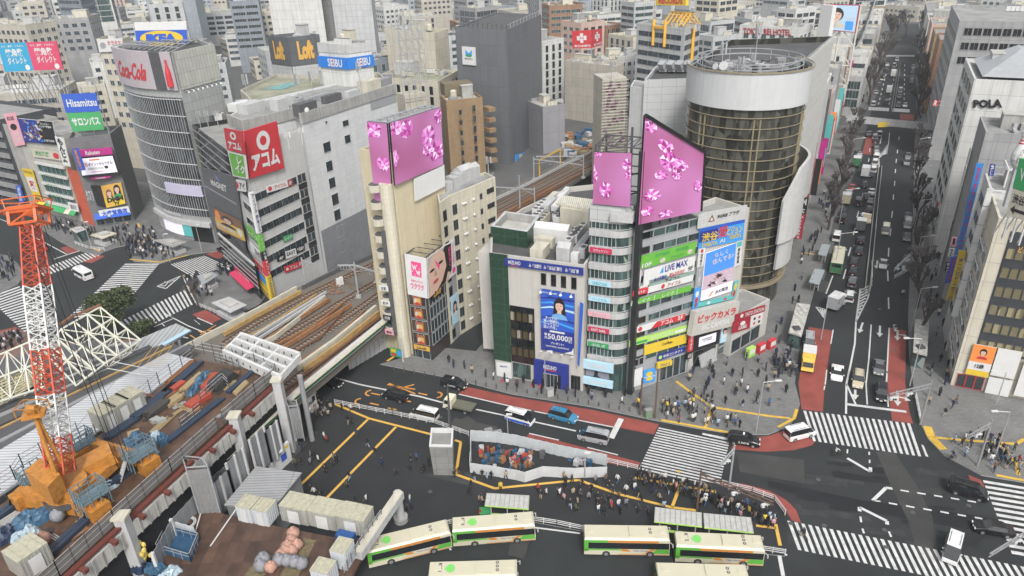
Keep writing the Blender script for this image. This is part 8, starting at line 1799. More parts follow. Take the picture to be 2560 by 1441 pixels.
pl_(truck('box_van_lorry','yellow box van parked on the red lane',PT['yellow'],'box',PT['yellow'],4.6),(2020,896),(2016,940))
pl_(truck('tipper_lorry','dark red open tipper lorry waiting at the scramble',PT['red'],'open',M('tipper_red',(.22,.03,.025),.5),5.6),(75,612),(125,640))
pl_(truck('small_lorry','grey covered lorry in the queue behind two black cars',PT['grey'],'box',PT['grey'],4.4),(2148,584),(2153,566)); pl_(truck('small_lorry','beige small lorry beside the grey covered lorry',PT['beige'],'flat',PT['beige'],4),(2163,567),(2166,552))
pl_(truck('box_lorry','tall white box lorry further up the queue',PT['white'],'box',PT['white'],5.6),(2159,450),(2165,430)); pl_(truck('open_lorry','cream cabbed small lorry behind the bare trees on the left lane',PT['cream'],'box',PT['beige'],4.4),(2112,518),(2116,500)); pl_(truck('open_lorry','yellow green lorry near the bare trees further up',PT['yellow'],'box',PT['green'],5),(2138,424),(2142,406))
pl_(truck('box_lorry','white box lorry beyond the footbridge',PT['white'],'box',PT['white'],6),(2231,200),(2233,184)); pl_(truck('box_lorry','white roofed teal lorry just beyond the footbridge',PT['green'],'box',PT['white'],5),(2220,240),(2223,226))
def bluewhite():
 T=loft_car('van','van',PT['white'],'white van with blue lower half beside the blue car'); b=MB()
 for y in (-1,1): b.face([(-2.2,y*.89,.3),(2.1,y*.87,.3),(2.0,y*.87,.75),(-2.2,y*.89,.75)])
 b.build('blue_skirt',s_blue,T,raw=True); return T
pl_(bluewhite(),(1276,1047),(1325,1061))
bus_cream=M('bus_cream',(.52,.49,.37),.35,noise=.04); bus_green=M('bus_green',(.10,.36,.05),.35,noise=.04); bus_or=M('bus_orange',(.52,.20,.035),.35,noise=.04)
def bus(name,label,L=10.4,num=None,gcol=None,fans=2,door=False,plain=False):
 g_=gcol or bus_green; T=thing(name,label,'bus'); Wd=2.48; Hh=3.0; h=Wd/2; b=MB(); X=L/2
 b.hexa([(-X,-h,.35),(X,-h,.35),(X,h,.35),(-X,h,.35),(-X,-h,2.75),(X-.05,-h,2.75),(X-.05,h,2.75),(-X,h,2.75)]); b.build('body',bus_cream,T,raw=True)
 b=MB(); b.hexa([(-X,-h,2.75),(X-.05,-h,2.75),(X-.05,h,2.75),(-X,h,2.75),(-X+.1,-h+.2,2.98),(X-.3,-h+.2,2.98),(X-.3,h-.2,2.98),(-X+.1,h-.2,2.98)]); b.build('roof',bus_cream,T,raw=True)
 for y in (-1,1):
  Y=y*(h+.012); b=MB(); b.face([(-X+.5,Y,1.35),(X-.1,Y,1.35),(X-.1,Y,2.35),(-X+.5,Y,2.35)]); b.build('side_window',carglass,T,raw=True)
  b=MB(); b.face([(-X,Y,2.36),(-X*.45,Y,2.36),(-X*.45,Y,2.74),(-X,Y,2.74)]); b.face([(-X,Y,1.1),(-X*.1,Y,1.1),(-X*.2,Y,1.33),(-X,Y,1.33)]); b.face([(-X,Y,.9),(-X+.5,Y,.9),(-X+.5,Y,2.36),(-X,Y,2.36)]); b.face([(X-2.2,Y,.62),(X-.05,Y,.62),(X-.05,Y,1.33),(X-1.6,Y,1.33)]); b.build('green_livery',g_,T,raw=True)
  b=MB(); b.face([(-X*.45,Y,2.37),(X-1.4,Y,2.37),(X-1.4,Y,2.7),(-X*.45,Y,2.7)]); b.face([(-X*.2,Y,1.05),(X-2.2,Y,.85),(X-1.6,Y,1.33),(X-2.3,Y,1.2),(-X*.05,Y,1.33)]) if False else b.face([(-X*.1,Y,.95),(X*.1,Y,.9),(X*.02,Y,1.3),(-X*.15,Y,1.33)]); b.face([(X-3.2,Y,.5),(X-2.4,Y,.8),(X-1.6,Y,1.33),(X-2.3,Y,1.33)]); b.face([(-X*.2,Y,.4),(X-.1,Y,.4),(X-.1,Y,.52),(-X*.2,Y,.52)]); b.build('orange_livery',bus_or,T,raw=True)
  if y<0: lettering(T,[Vector((X*.1,Y,1.3)),Vector((X*.55,Y,1.3)),Vector((X*.55,Y,.7)),Vector((X*.1,Y,.7))],'Tokyo City Bus',(.1,.35,.9,.8),s_navy,off=.01)
  for x in (-X*.48,X*.55): m=MB(); m.tube((x,y*(h-.28),.48),(x,y*(h+.03),.48),.48,n=14); m.mi=1; m.tube((x,y*(h+.03),.48),(x,y*(h+.05),.48),.26,n=10); m.build('wheel',[rubber,rimm],T,raw=True)
 m=MB(); m.face([(X+.01,-h+.12,1.15),(X+.01,h-.12,1.15),(X-.04,h-.12,2.6),(X-.04,-h+.12,2.6)]); m.build('windscreen',carglass,T,raw=True)
 m=MB(); m.face([(-X-.012,h,.4),(-X-.012,-h,.4),(-X-.012,-h,2.7),(-X-.012,h,2.7)]); m.build('rear_panel',g_,T,raw=True); m=MB(); m.face([(-X-.02,h-.3,1.7),(-X-.02,-h+.3,1.7),(-X-.02,-h+.3,2.5),(-X-.02,h-.3,2.5)]); m.build('rear_window',carglass,T,raw=True)
 for y in (-1,1): m=MB(); m.bar((X,y*1.2,2.5),(X+.3,y*1.4,2.3),.06); m.box(X+.3,y*1.4,2.1,.12,.25,.4); m.build('mirror',palegrey,T,raw=True); m=MB(); m.box(X+.02,y*.9,.75,.06,.35,.2); m.build('headlight',lampw,T,raw=True); m=MB(); m.box(-X-.03,y*1,.95,.06,.25,.3); m.build('tail_light',lampr,T,raw=True)
 m=MB(); m.box(X*.35,0,3.07,3.0,1.7,.18); m.build('roof_pod',bus_cream,T,raw=True)
 for k in range(fans): m=MB(); yy=(k-(fans-1)/2)*.55; m.tube((X*.55,yy,3.16),(X*.55,yy,3.2),.2,n=10); m.mi=1; m.tube((X*.55,yy,3.2),(X*.55,yy,3.21),.09,n=8); m.build('roof_fan',[dark_steel,cream],T,raw=True)
 for x in (-X*.8,X*.85): m=MB(); m.box(x,.1,3.01,.9,.6,.08); m.build('roof_hatch',bus_cream,T,raw=True)
 if num:
  q=[Vector((-X*.70,h*.75,3.0)),Vector((-X*.70,-h*.75,3.0)),Vector((-X*.78,-h*.75,3.0)),Vector((-X*.78,h*.75,3.0))]
  lettering(T,q,num,(.08,.0,.75,1.0),s_black,off=.03); m=MB(); cx=-X*.5; pts=[(cx-.75,0)]+[(cx-.05+.55*math.cos(t),.62*math.sin(t)) for t in [(-2.0+4.0*i/12) for i in range(13)]]
  m.poly(pts,3.02); m.build('leaf_emblem',M('emblem_green',(.18,.55,.12),.5),T,raw=True)
 return T
pl_(bus('city_bus','cream and green bus F551 at an angle in front of the girder pier',num='F551'),(938,1403),(1110,1360),.02)
pl_(bus('city_bus','cream and green bus F550 right of bus F551',num='F550'),(1146,1352),(1325,1338),.02)
pl_(bus('city_bus','cream and green bus K221 cut by the bottom edge',num='K221',fans=3),(1080,1468),(1292,1462),.02)
pl_(bus('city_bus','unnumbered cream and green bus in the middle of the bus stand'),(1468,1372),(1660,1375),.02)
pl_(bus('city_bus','cream and green bus K222 under the long grey shelters',num='K222',fans=3),(1692,1390),(1893,1400),.02)
pl_(bus('city_bus','cream and green bus cut by the bottom edge below bus K222'),(1640,1470),(1862,1476),.02)
pl_(bus('city_bus','darker green backed city bus at the kerb of the avenue',9.5,gcol=PT['green']),(2086,692),(2096,640),.02)
def minibus():
 T=bus('minibus','white minibus crossing the scramble',6.2,gcol=PT['white']); return T
T=minibus();
for c in T.children:
 for i,m in enumerate(c.data.materials):
  if m in (bus_cream,bus_or,bus_green): c.data.materials[i]=PT['white']
T['label']='white minibus crossing the empty scramble junction'; T['category']='minibus'; pl_(T,(232,706),(192,684))
for c in list(T.children):
 if c.name.startswith(('orange','lettering','green')): bpy.data.objects.remove(c)
T.scale=(.85,.85,.8)
# PEOPLE
def person_mesh(pose,sub=1):
 P={'stand':dict(lk=(-.1,.03,.47),rk=(.1,.0,.47),lf=(-.12,.0,.06),rf=(.12,-.02,.06),le=(-.25,.02,1.08),re=(.25,.0,1.08),lh=(-.24,.1,.82),rh=(.24,.08,.82)),
       'walk':dict(lk=(-.09,.22,.50),rk=(.09,.02,.46),lf=(-.09,.36,.08),rf=(.09,-.34,.12),le=(-.26,-.12,1.10),re=(.26,.10,1.10),lh=(-.24,-.2,.86),rh=(.23,.28,.92)),
       'phone':dict(lk=(-.1,.05,.47),rk=(.1,.0,.47),lf=(-.13,.05,.06),rf=(.12,-.04,.06),le=(-.25,.04,1.08),re=(.25,.06,1.08),lh=(-.2,.1,.84),rh=(.08,.34,1.18)),
       'ride':dict(lk=(-.1,.42,.80),rk=(.1,.35,.62),lf=(-.12,.30,.36),rf=(.12,.22,.20),le=(-.25,.22,1.25),re=(.25,.22,1.25),lh=(-.22,.5,1.08),rh=(.22,.5,1.08))}[pose]
 z0=.0 if pose!='ride' else .05; lean=.0 if pose!='ride' else .22
 V=[((0,-.0,.93+z0),.15),((0,.0+lean*.4,1.12+z0),.145),((0,lean*.8,1.36+z0),.165),((0,.01+lean,1.50+z0),.062),((0,.03+lean,1.62+z0),.105),((0,.03+lean,1.72+z0),.08)]
 E=[(0,1),(1,2),(2,3),(3,4),(4,5)]
 for s,k,f,e,h in ((-1,'lk','lf','le','lh'),(1,'rk','rf','re','rh')):
  i=len(V); K_,F_=P[k],P[f]; V+=[((s*.09,0,.86+z0),.105),(K_,.075),(F_,.05),((F_[0],F_[1]+.16,F_[2]-.02),.042)]; E+=[(0,i),(i,i+1),(i+1,i+2),(i+2,i+3)]
  i=len(V); H_=P[h]; Ee=P[e]; V+=[((s*.19,lean*.8,1.40+z0),.075),((Ee[0],Ee[1]+lean,Ee[2]+z0*0),.055),(H_,.038),((H_[0]*.98,H_[1]+.03,H_[2]-.09),.03)]; E+=[(2,i),(i,i+1),(i+1,i+2),(i+2,i+3)]
 me=bpy.data.meshes.new('p'); me.from_pydata([v[0] for v in V],E,[]); me.update(); o=bpy.data.objects.new('p',me); COL.objects.link(o)
 md=o.modifiers.new('s','SKIN');
 if not me.skin_vertices:
  import bmesh; bm=bmesh.new(); bm.from_mesh(me); bm.verts.layers.skin.verify(); bm.to_mesh(me); bm.free()
 for sv,v in zip(me.skin_vertices[0].data,V): sv.radius=(v[1],v[1]);
 me.skin_vertices[0].data[0].use_root=True
 if sub: m2=o.modifiers.new('u','SUBSURF'); m2.levels=1; m2.render_levels=1
 dg=bpy.context.evaluated_depsgraph_get(); r=bpy.data.meshes.new_from_object(o.evaluated_get(dg)); bpy.data.objects.remove(o); return r
skin_m=M('skin_tone',(.45,.29,.21),.6,noise=0); hair_m=M('hair_black',(.012,.010,.009),.6,noise=0); shoe=M('shoe',(.05,.05,.05),.6,noise=0)
CL={n:M('cloth_'+n.replace(' ','_'),c,.85,noise=.1,scale=4) for n,c in {'black':(.014,.014,.016),'charcoal':(.05,.05,.055),'white':(.60,.59,.57),'beige':(.36,.29,.20),'navy':(.02,.03,.07),'grey':(.19,.19,.20),'brown':(.13,.08,.05),'blue':(.05,.11,.26),'red':(.35,.04,.04),'pink':(.55,.28,.30),'olive':(.10,.10,.05),'pale blue':(.30,.40,.50),'yellow':(.70,.50,.05)}.items()}
def dress(me,pose,top,bot):
 me=me.copy(); me.name='body'
 for m in (skin_m,hair_m,CL[top],CL[bot],shoe): me.materials.append(m)
 ln=.22 if pose=='ride' else 0
 for p in me.polygons:
  x,y,z=p.center; i=3
  if z<.13: i=4
  if z>.83: i=2
  if abs(x)>.17 and z<.9 and z>.7: i=0
  if pose=='phone' and y>.3 and z>1.0: i=0
  if pose=='ride' and y>.47 and z>.95: i=0
  if pose=='walk' and y>.24 and z>.8 and abs(x)>.15: i=0
  if z>1.50: i=0 if (y>.07+ln and z<1.70) else 1
  if pose=='ride' and z<.92: i=3 if z>.3 else 4
  p.material_index=i; p.use_smooth=True
 return me
BM={p:person_mesh(p) for p in ('stand','walk','phone','ride')}
combos=[('black','black'),('black','charcoal'),('charcoal','black'),('black','navy'),('white','black'),('beige','black'),('navy','charcoal'),('grey','black'),('brown','navy'),('black','beige'),('blue','black'),('red','black'),('pink','charcoal'),('olive','black'),('pale blue','navy'),('white','blue'),('black','pale blue'),('yellow','black')]
wts=[14,10,8,8,7,6,6,6,3,4,3,2,2,3,2,3,4,1]
PM_={}
def pmesh(pose,c):
 k=(pose,c)
 if k not in PM_: PM_[k]=dress(BM[pose],pose,*c)
 return PM_[k]
R=random.Random(99); PEO=[]
def pip(x,y,q):
 r=False; j=len(q)-1
 for i in range(len(q)):
  if (q[i][1]>y)!=(q[j][1]>y) and x<(q[j][0]-q[i][0])*(y-q[i][1])/(q[j][1]-q[i][1])+q[i][0]: r=not r
  j=i
 return r
def crowd(zone,q,n,pose=None,z=.13,gap=.55):
 xs=[p[0] for p in q]; ys=[p[1] for p in q]; k=0; tries=0; mine=[]
 while k<n and tries<n*40:
  tries+=1; x,y=R.uniform(min(xs),max(xs)),R.uniform(min(ys),max(ys))
  if not pip(x,y,q): continue
  w_=G(x,y,z)
  if any((w_-m).length<gap for m in mine): continue
  mine.append(w_); PEO.append((zone,x,y,w_,pose or R.choice(['walk','walk','stand','phone']))); k+=1
for x,y in ((856,1028),(878,1030),(982,1038),(893,1095),(920,1118),(938,1138),(958,1166),(954,1172),(990,1188),(1028,1158),(1042,1152),(1026,1185),(1056,1186),(1062,1180),(1073,1168),(1092,1180),(1100,1178),(812,1180),(835,1155),(818,1108),(812,1100),(785,1150),(797,1158),(778,1148),(778,1165),(832,1168),(843,1160),(815,1185),(874,1200),(868,1222),(787,1240),(778,1236),(806,1245),(782,1260),(805,1265),(917,1258),(889,1262),(1026,1258),(1018,1280),(1030,1282),(755,1165),(740,1168),(748,1110),(756,1128),(1136,1196),(1138,1186),(1178,1222),(1174,1240),(1186,1202),(1206,1196),(1218,1204),(1229,1200),(1266,1200),(1252,1228),(1206,1262),(1198,1258),(1210,1250),(880,1062),(870,1060)): PEO.append(('the dark forecourt',x,y,G(x,y,.1),R.choice(['walk','walk','stand'])))
crowd('the crossing crowd',[(1585,1185),(1790,1235),(1785,1262),(1700,1245),(1590,1212)],46,'stand',.1)
crowd('the strip above the buses',[(1330,1215),(1480,1190),(1600,1215),(1700,1280),(1690,1290),(1560,1300),(1480,1290),(1350,1262)],46,None,.1,.9)
crowd('the group behind the shelters',[(1720,1245),(1900,1270),(1940,1305),(1935,1330),(1890,1310),(1740,1270)],34,None,.1)
crowd('the girder end group',[(800,1005),(835,1018),(828,1045),(770,1060),(765,1035)],20,None,.1)
crowd('the paved corner group',[(1655,1010),(1700,985),(1780,1000),(1790,1040),(1860,1060),(1850,1082),(1700,1062),(1655,1045)],48,'stand')
crowd('the open paved corner',[(1690,945),(1900,880),(1960,940),(1975,1010),(1900,1040),(1790,1010)],30,None,.13,1.5)
crowd('the bank pavement',[(1090,905),(1290,975),(1600,1020),(1640,990),(1570,990),(1460,985),(1240,945),(1120,905)],26,None,.13,1.5)
crowd('the right hand corner',[(2375,1095),(2440,1085),(2540,1120),(2550,1190),(2480,1180),(2400,1140)],38)
crowd('the right avenue pavement',[(2300,700),(2345,600),(2350,760),(2380,1000),(2420,1040),(2330,1060),(2300,980)],30,'walk',.13,1.2)
crowd('the round tower pavement',[(1935,920),(1985,900),(2010,700),(2060,560),(2030,560),(1985,680),(1930,860)],34,'walk',.13,1.0)
crowd('the bicycle stands',[(1925,905),(1985,880),(1990,940),(1935,950)],16)
n_ind=[0]
crowd('the far pavement by the round tower',[(2040,520),(2068,470),(2085,500),(2070,560)],18)
crowd('the scramble corner opposite the round tree',[(325,600),(400,598),(425,630),(440,648),(380,652),(340,648),(310,640)],90,'stand',.13,.5)
crowd('the scramble pavement',[(255,590),(330,560),(400,580),(340,620),(290,620),(250,610)],50)
crowd('the shop pavement',[(60,520),(110,545),(240,580),(250,600),(180,590),(100,570)],70)
crowd('the left scramble pavement',[(-10,640),(30,640),(50,690),(10,710),(-10,700)],26)
crowd('the brick pavement',[(-10,840),(60,838),(60,865),(0,880)],20)
crowd('the crossing island',[(460,700),(500,690),(520,700),(530,740),(490,760)],30)
crowd('the narrow island',[(540,670),(575,662),(575,690),(545,690)],20)
crowd('the far avenue',[(2130,250),(2160,215),(2170,240),(2140,290)],30)
crowd('the upper junction',[(2300,260),(2345,270),(2340,300),(2295,300)],24)
PEO.sort(key=lambda p:-p[2]); ind=PEO[:300]; rest=PEO[300:]
byk={}
for zone,x,y,w_,pose in ind:
 c=R.choices(combos,wts)[0]; o=put('person',pmesh(pose,c),None); o.location=w_; o.rotation_euler=(0,0,R.uniform(0,2*PI)); s=R.uniform(.93,1.06); o.scale=(s,s,s)
 byk.setdefault((zone,c[0],c[1]),[]).append((x,o,pose)); o['category']='person'; o['group']='pedestrians on '+zone
VB={'stand':'standing','walk':'walking','phone':'holding a phone'}
for (zone,a_,c_),L in byk.items():
 L.sort(key=lambda t:t[0])
 for i,(x,o,pose) in enumerate(L): o['label']='person in %s top and %s trousers, %s such from left, %s'%(a_,c_,ordn(i+1),zone.replace('the ','',1))
b=MB(); lo=person_mesh('stand',0); cm=[CL[k] for k in ('black','charcoal','navy','white','beige','grey')]+[hair_m]
for zone,x,y,w_,pose in rest:
 a=R.uniform(0,6.28); c,s=math.cos(a),math.sin(a); k=len(b.v); ti=R.choices(range(6),[10,6,4,3,2,3])[0]; bi=R.choice([0,1,2])
 b.v.extend([(w_.x+v.co.x*c-v.co.y*s,w_.y+v.co.x*s+v.co.y*c,w_.z+v.co.z) for v in lo.vertices])
 for p in lo.polygons: b.f.append(tuple(k+i for i in p.vertices)); b.m.append(6 if p.center.z>1.55 else (ti if p.center.z>.85 else bi))
o=b.build('distant_crowd',cm); o['kind']='stuff'; o['label']='far off crowd of people on the distant pavements round the scramble'
def bicycle(label,rider=None):
 T=thing('bicycle',label,'bicycle');
 for y in (-.52,.52):
  m=MB()
  for i in range(14): a,c=2*PI*i/14,2*PI*(i+1)/14; m.bar((0,y+.32*math.cos(a),.34+.32*math.sin(a)),(0,y+.32*math.cos(c),.34+.32*math.sin(c)),.045)
  for i in range(4): a=PI*i/4; m.bar((0,y+.32*math.cos(a),.34+.32*math.sin(a)),(0,y-.32*math.cos(a),.34-.32*math.sin(a)),.012)
  m.build('wheel',rubber,T,raw=True)
 m=MB()
 for a,c in (((0,-.52,.34),(0,-.1,.32)),((0,-.1,.32),(0,-.2,.85)),((0,-.1,.32),(0,.38,.85)),((0,-.15,.7),(0,.36,.8)),((0,.36,.95),(0,.52,.34)),((-.25,.3,1.0),(.25,.3,1.0)),((0,-.52,.34),(0,-.18,.72))): m.bar(a,c,.04)
 m.build('frame',rider or dark_steel,T,raw=True); m=MB(); m.box(0,-.2,.9,.16,.28,.06); m.build('saddle',black,T,raw=True); return T
def rider(px,py,rz,c,label,blabel):
 T=bicycle(blabel); p=G(px,py,.02); T.location=p; T.rotation_euler=(0,0,rz); o=put('person',pmesh('ride',c),None); o.location=p+Vector((0,0,.0))-Vector((-math.sin(rz),math.cos(rz),0))*.2; o.rotation_euler=(0,0,rz); tag(o,label,'person')
rider(2090,1140,-1.5,('white','black'),'cyclist in a white top crossing the junction','bicycle ridden by the person in white across the junction'); rider(2006,1345,.4,('black','beige'),'cyclist in black on the bottom zebra crossing','bicycle ridden over the bottom zebra crossing'); rider(2255,742,3.3,('white','black'),'cyclist riding on the right side of the avenue','bicycle on the right side of the avenue'); rider(1151,1187,.9,('black','olive'),'cyclist passing the bend of the yellow strip on the forecourt','bicycle at the bend of the yellow strip'); rider(2378,1150,1.9,('navy','black'),'cyclist in navy at the right kerb','bicycle at the right hand kerb')
bk=bicycle('parked bicycle by the paved corner kerb, 1st in the row');
sp=[(1938+i*5,930-(i%3)*6) for i in range(9)]+[(1590+i*9,1020+i*2) for i in range(3)]
for i,(x,y) in enumerate(sp):
 T=bk if i==0 else dup(bk,label='parked bicycle by the paved corner kerb, %s in the row'%ordn(i+1)); T.location=G(x,y,.14); T.rotation_euler=(0,0,R.uniform(.2,.9)); T['group']='bicycles parked on the paved corner'
T=thing('motor_scooter','white scooter with rider box waiting beside the red lane','scooter',G(2235,830,.02),2.9);
for y in (-.55,.55): m=MB(); m.tube((-.06,y,.26),(.06,y,.26),.26,n=12); m.build('wheel',rubber,T,raw=True)
m=MB(); m.box(0,0,.5,.3,1.2,.35); m.box(0,.5,.8,.25,.1,.7); m.box(0,-.5,.95,.4,.4,.4); m.build('body',white_paint,T,raw=True); o=put('person',pmesh('ride',('black','black')),None); o.location=G(2235,830,.0); o.rotation_euler=(0,0,2.9); tag(o,'scooter rider in black above the red lane arrows','person')
# TREES, SHELTERS, POLES
bark=M('bark',(.075,.06,.055),.9,noise=.2); twigm=M('twig',(.105,.092,.087),.9,noise=.2)
def bare_tree_mesh(seed,h=9):
 R=random.Random(seed); b=MB(); t=MB()
 def grow(p,d,L,r,k):
  e=p+d*L; (b if r>.05 else t)._br(p,e,d.orthogonal().normalized()*r,d.cross(d.orthogonal()).normalized()*r*.9)
  if k==0: return
  for _ in range(3 if k>1 else 6):
   q=Vector((R.uniform(-1,1),R.uniform(-1,1),R.uniform(.0,.9))); nd=(d*1.0+q*.62).normalized(); grow(e,nd,L*R.uniform(.62,.85),r*.66,k-1)
 grow(Vector((0,0,0)),Vector((0,0,1)),h*.26,.2,5); return b,t
TT_=[]
def tree(px,py,label,group,s=1,i=0):
 p=G(px,py,.13)
 if len(TT_)<3:
  T=thing('bare_tree',label,'tree',(0,0,0),0,group); b,t=bare_tree_mesh(len(TT_)+5); b.build('trunk',bark,T,raw=True); t.build('crown',twigm,T,raw=True); TT_.append(T)
 else: T=dup(TT_[i%3],label=label,group=group)
 T.location=p; T.rotation_euler=(0,0,i*1.3); T.scale=(s,s,s)
i=0
for (lst,l,g) in (([(2070,575),(2082,540),(2092,505),(2101,470),(2110,438),(2117,410),(2122,385),(2128,360),(2133,335)],'bare street tree on the left kerb of the avenue, %s from the near end','bare trees on the left kerb'),
   ([(2296,850),(2292,770),(2290,715),(2288,665),(2288,620),(2287,570),(2287,520),(2287,470),(2287,425),(2288,385)],'bare street tree on the right kerb of the avenue, %s from the near end','bare trees on the right kerb'),
   ([(2172,262),(2186,222),(2195,195),(2204,170),(2212,145),(2218,120),(2224,100)],'bare tree beyond the footbridge on the left, %s from the near end','bare trees beyond the footbridge'),
   ([(2290,300),(2296,268),(2299,235),(2299,205),(2298,178),(2298,152),(2297,128),(2296,105),(2262,95),(2240,92)],'bare tree beyond the footbridge on the right, %s from the near end','bare trees beyond the footbridge')):
 for k,(x,y) in enumerate(lst): tree(x,y,l%ordn(k+1),g,(1.9 if y<310 else 1.15)+.1*((k*7)%3),i); i+=1
tree(497,770,'small bare tree on the crossing island of the scramble','bare trees at the scramble',.8,i)
def leafy(name,label,px,py,h,rx,rz,n,seed):
 p=G(px,py,.1); T=thing(name,label,'tree' if h>3 else 'shrub',p); R=random.Random(seed); b=MB(); b.tube(p,p+Vector((0,0,h-rz)),.28 if h>3 else .1,.18,8)
 for k in range(6): a=k*1.05; b.tube(p+Vector((0,0,h-rz*1.5)),p+Vector((math.cos(a)*rx*.5,math.sin(a)*rx*.5,h-rz*.8)),.12,.05,5)
 b.build('trunk',bark,T); b=MB(); cl=[(R.uniform(-1,1)*rx*.62,R.uniform(-1,1)*rx*.62,h-rz+R.uniform(-.4,.62)*rz,R.uniform(.3,.5)*rx) for _ in range(22)]
 for k in range(n):
  c=cl[k%22]; d=Vector((R.gauss(0,1),R.gauss(0,1),R.gauss(0,1))).normalized()*c[3]*R.uniform(.7,1.08); o=Vector((p.x+c[0],p.y+c[1],c[2]))+Vector((d.x,d.y,d.z*.75)); u=Vector((R.gauss(0,1),R.gauss(0,1),R.gauss(0,1))).normalized()*.26; v=u.cross(Vector((R.gauss(0,1),R.gauss(0,1),R.gauss(0,1)))).normalized()*.19
  b.mi=R.randrange(3); b.face([o-u,o-v,o+u,o+v])
 b.build('crown',[M('leaf_a',(.045,.065,.022),.7,noise=0),M('leaf_b',(.075,.095,.03),.7,noise=0),M('leaf_c',(.028,.042,.018),.7,noise=0)],T)
leafy('evergreen_tree','round dark evergreen tree at the edge of the scramble',292,832,9.2,4.4,3.3,7500,3); leafy('shrub','small round evergreen shrub beside the pale ribbed roof',360,838,3.2,2.2,1.4,1200,4)
def shelter(label,quad,z,roofm,name='bus_shelter',trim=None,post=True,cat='shelter',th=.18,group=None,rib=None):
 q=[G(x,y,z) for x,y in quad]; T=thing(name,label,cat,(q[0].x,q[0].y,0),0,group); b=MB(); b.prism([(p.x,p.y) for p in q],z-th,z,bottom=True); b.build('roof',roofm,T)
 if trim: b=MB(); [b.bar(q[i]+Vector((0,0,-.15)),q[(i+1)%4]+Vector((0,0,-.15)),.08,.16) for i in range(4)]; b.build('fascia',trim,T)
 if rib: b=MB(); z+=0; [b.bar(q[0].lerp(q[1],k/rib),q[3].lerp(q[2],k/rib),.06,.1) for k in range(rib+1)]; b.build('roof_seam',grey,T)
 if post:
  for t in (.12,.5,.88):
   a=q[3].lerp(q[2],t).lerp(q[0].lerp(q[1],t),.3); b=MB(); b.bar(a-Vector((0,0,th)),(a.x,a.y,.1),.14); b.build('post',palegrey,T)
  b=MB(); a,c=q[3].lerp(q[2],.15).lerp(q[0],.4),q[3].lerp(q[2],.85).lerp(q[1],.4); b.bar((a.x,a.y,.5),(c.x,c.y,.5),.4,.08); b.build('bench',s_lime if trim else grey,T)
 return T,q
rg=M('shelter_roof',(.43,.43,.40),.6,noise=.2,scale=1.5)
for l,qd in (('grey ribbed shelter roof with green edge behind bus F550',[(1217,1233),(1323,1239),(1321,1272),(1212,1263)]),('left one of the two long shelter roofs behind bus K222',[(1638,1268),(1754,1282),(1755,1316),(1636,1303)]),('right one of the two long shelter roofs behind bus K222',[(1759,1283),(1877,1294),(1884,1331),(1761,1318)])):
 shelter(l,qd,2.9,rg,trim=s_lime,rib=9)
gr_=M('shelter_glass',(.30,.33,.34),.3,noise=.1)
shelter('curved glass bus shelter on the left avenue pavement, the further one',[(2055,610),(2076,612),(2066,640),(2045,636)],2.6,gr_); shelter('curved glass bus shelter on the left avenue pavement, the nearer one',[(2037,672),(2062,675),(2048,712),(2022,705)],2.6,gr_)
dirty=M('dirty_white',(.50,.49,.45),.6,noise=.5,scale=1.2,streak=.5)
for l,qd in (('white roofed stair entrance on the left pavement by the red lane',[(1992,757),(2026,762),(2004,840),(1972,830)]),('stained white roofed stair entrance on the right pavement',[(2288,798),(2323,801),(2318,888),(2283,878)])):
 T,q=shelter(l,qd,3.3,dirty,'stair_entrance',cat='subway entrance',post=False,th=.3); c=sum(q,Vector())/4; b=MB(); b.prism([(c.x+(p.x-c.x)*.93,c.y+(p.y-c.y)*.93) for p in q],.1,3.0); b.build('glass_wall',glass_green,T); b=MB(); m_=q[3].lerp(q[2],.5).lerp(c,.3); b.box(m_.x,m_.y,3.5,1.1,1.1,.4); b.build('roof_hatch',roof_dark,T)
for i,(l,qd,z) in enumerate((('glass kiosk box on the shop pavement at the scramble',[(174,572),(200,566),(216,573),(190,582)],3.2),('cream roofed stair entrance on the shop pavement',[(225,588),(262,577),(292,583),(256,597)],2.6),('wide rough roofed stair entrance in the scramble crowd',[(382,600),(430,596),(466,605),(432,618)],2.8),('glass roofed stair entrance on the crossing island',[(492,690),(530,680),(545,688),(508,712)],2.8),('grey ribbed roof of the stair entrance beside the viaduct',[(528,757),(572,742),(617,762),(575,782)],2.9))):
 T,q=shelter(l,qd,z,[palegrey,cream,concrete,gr_,palegrey][i],'stair_entrance',cat='subway entrance',post=i>0,trim=None); c=sum(q,Vector())/4
 b=MB(); b.prism([(c.x+(p.x-c.x)*.85,c.y+(p.y-c.y)*.85) for p in q],.13,1.0 if i else z-.2); b.build('low_wall',glass_green if i==0 else palegrey,T); b=MB(); b.prism([(c.x+(p.x-c.x)*.5,c.y+(p.y-c.y)*.5) for p in q],z,z+.35); b.build('roof_light',roof_pale,T)
T=thing('vent_shaft','square grey concrete ventilation shaft with a white rim on the forecourt','ventilation shaft',G(1105,1150)); q=[G(*p,5.4) for p in ((1078,1073),(1134,1074),(1131,1119),(1073,1118))]; c=sum(q,Vector())/4
b=MB(); lo_=[Vector((c.x+(p.x-c.x)*.86,c.y+(p.y-c.y)*.86,.1)) for p in q]
for i in range(4): j=(i+1)%4; b.face([lo_[j],lo_[i],q[i],q[j]][::-1]);
b.build('wall',M('shaft_concrete',(.23,.23,.22),.8,noise=.15,tile=(1.8,1.2,0,.1),tw=.02),T)
b=MB(); qi=[c.lerp(p,.84) for p in q]; up5=Vector((0,0,.25))
for i in range(4): j=(i+1)%4; b.face([q[i]+up5,q[j]+up5,qi[j]+up5,qi[i]+up5]); b.face([q[i],q[j],q[j]+up5,q[i]+up5]); b.face([qi[j]+up5,qi[j]-up5*2,qi[i]-up5*2,qi[i]+up5])
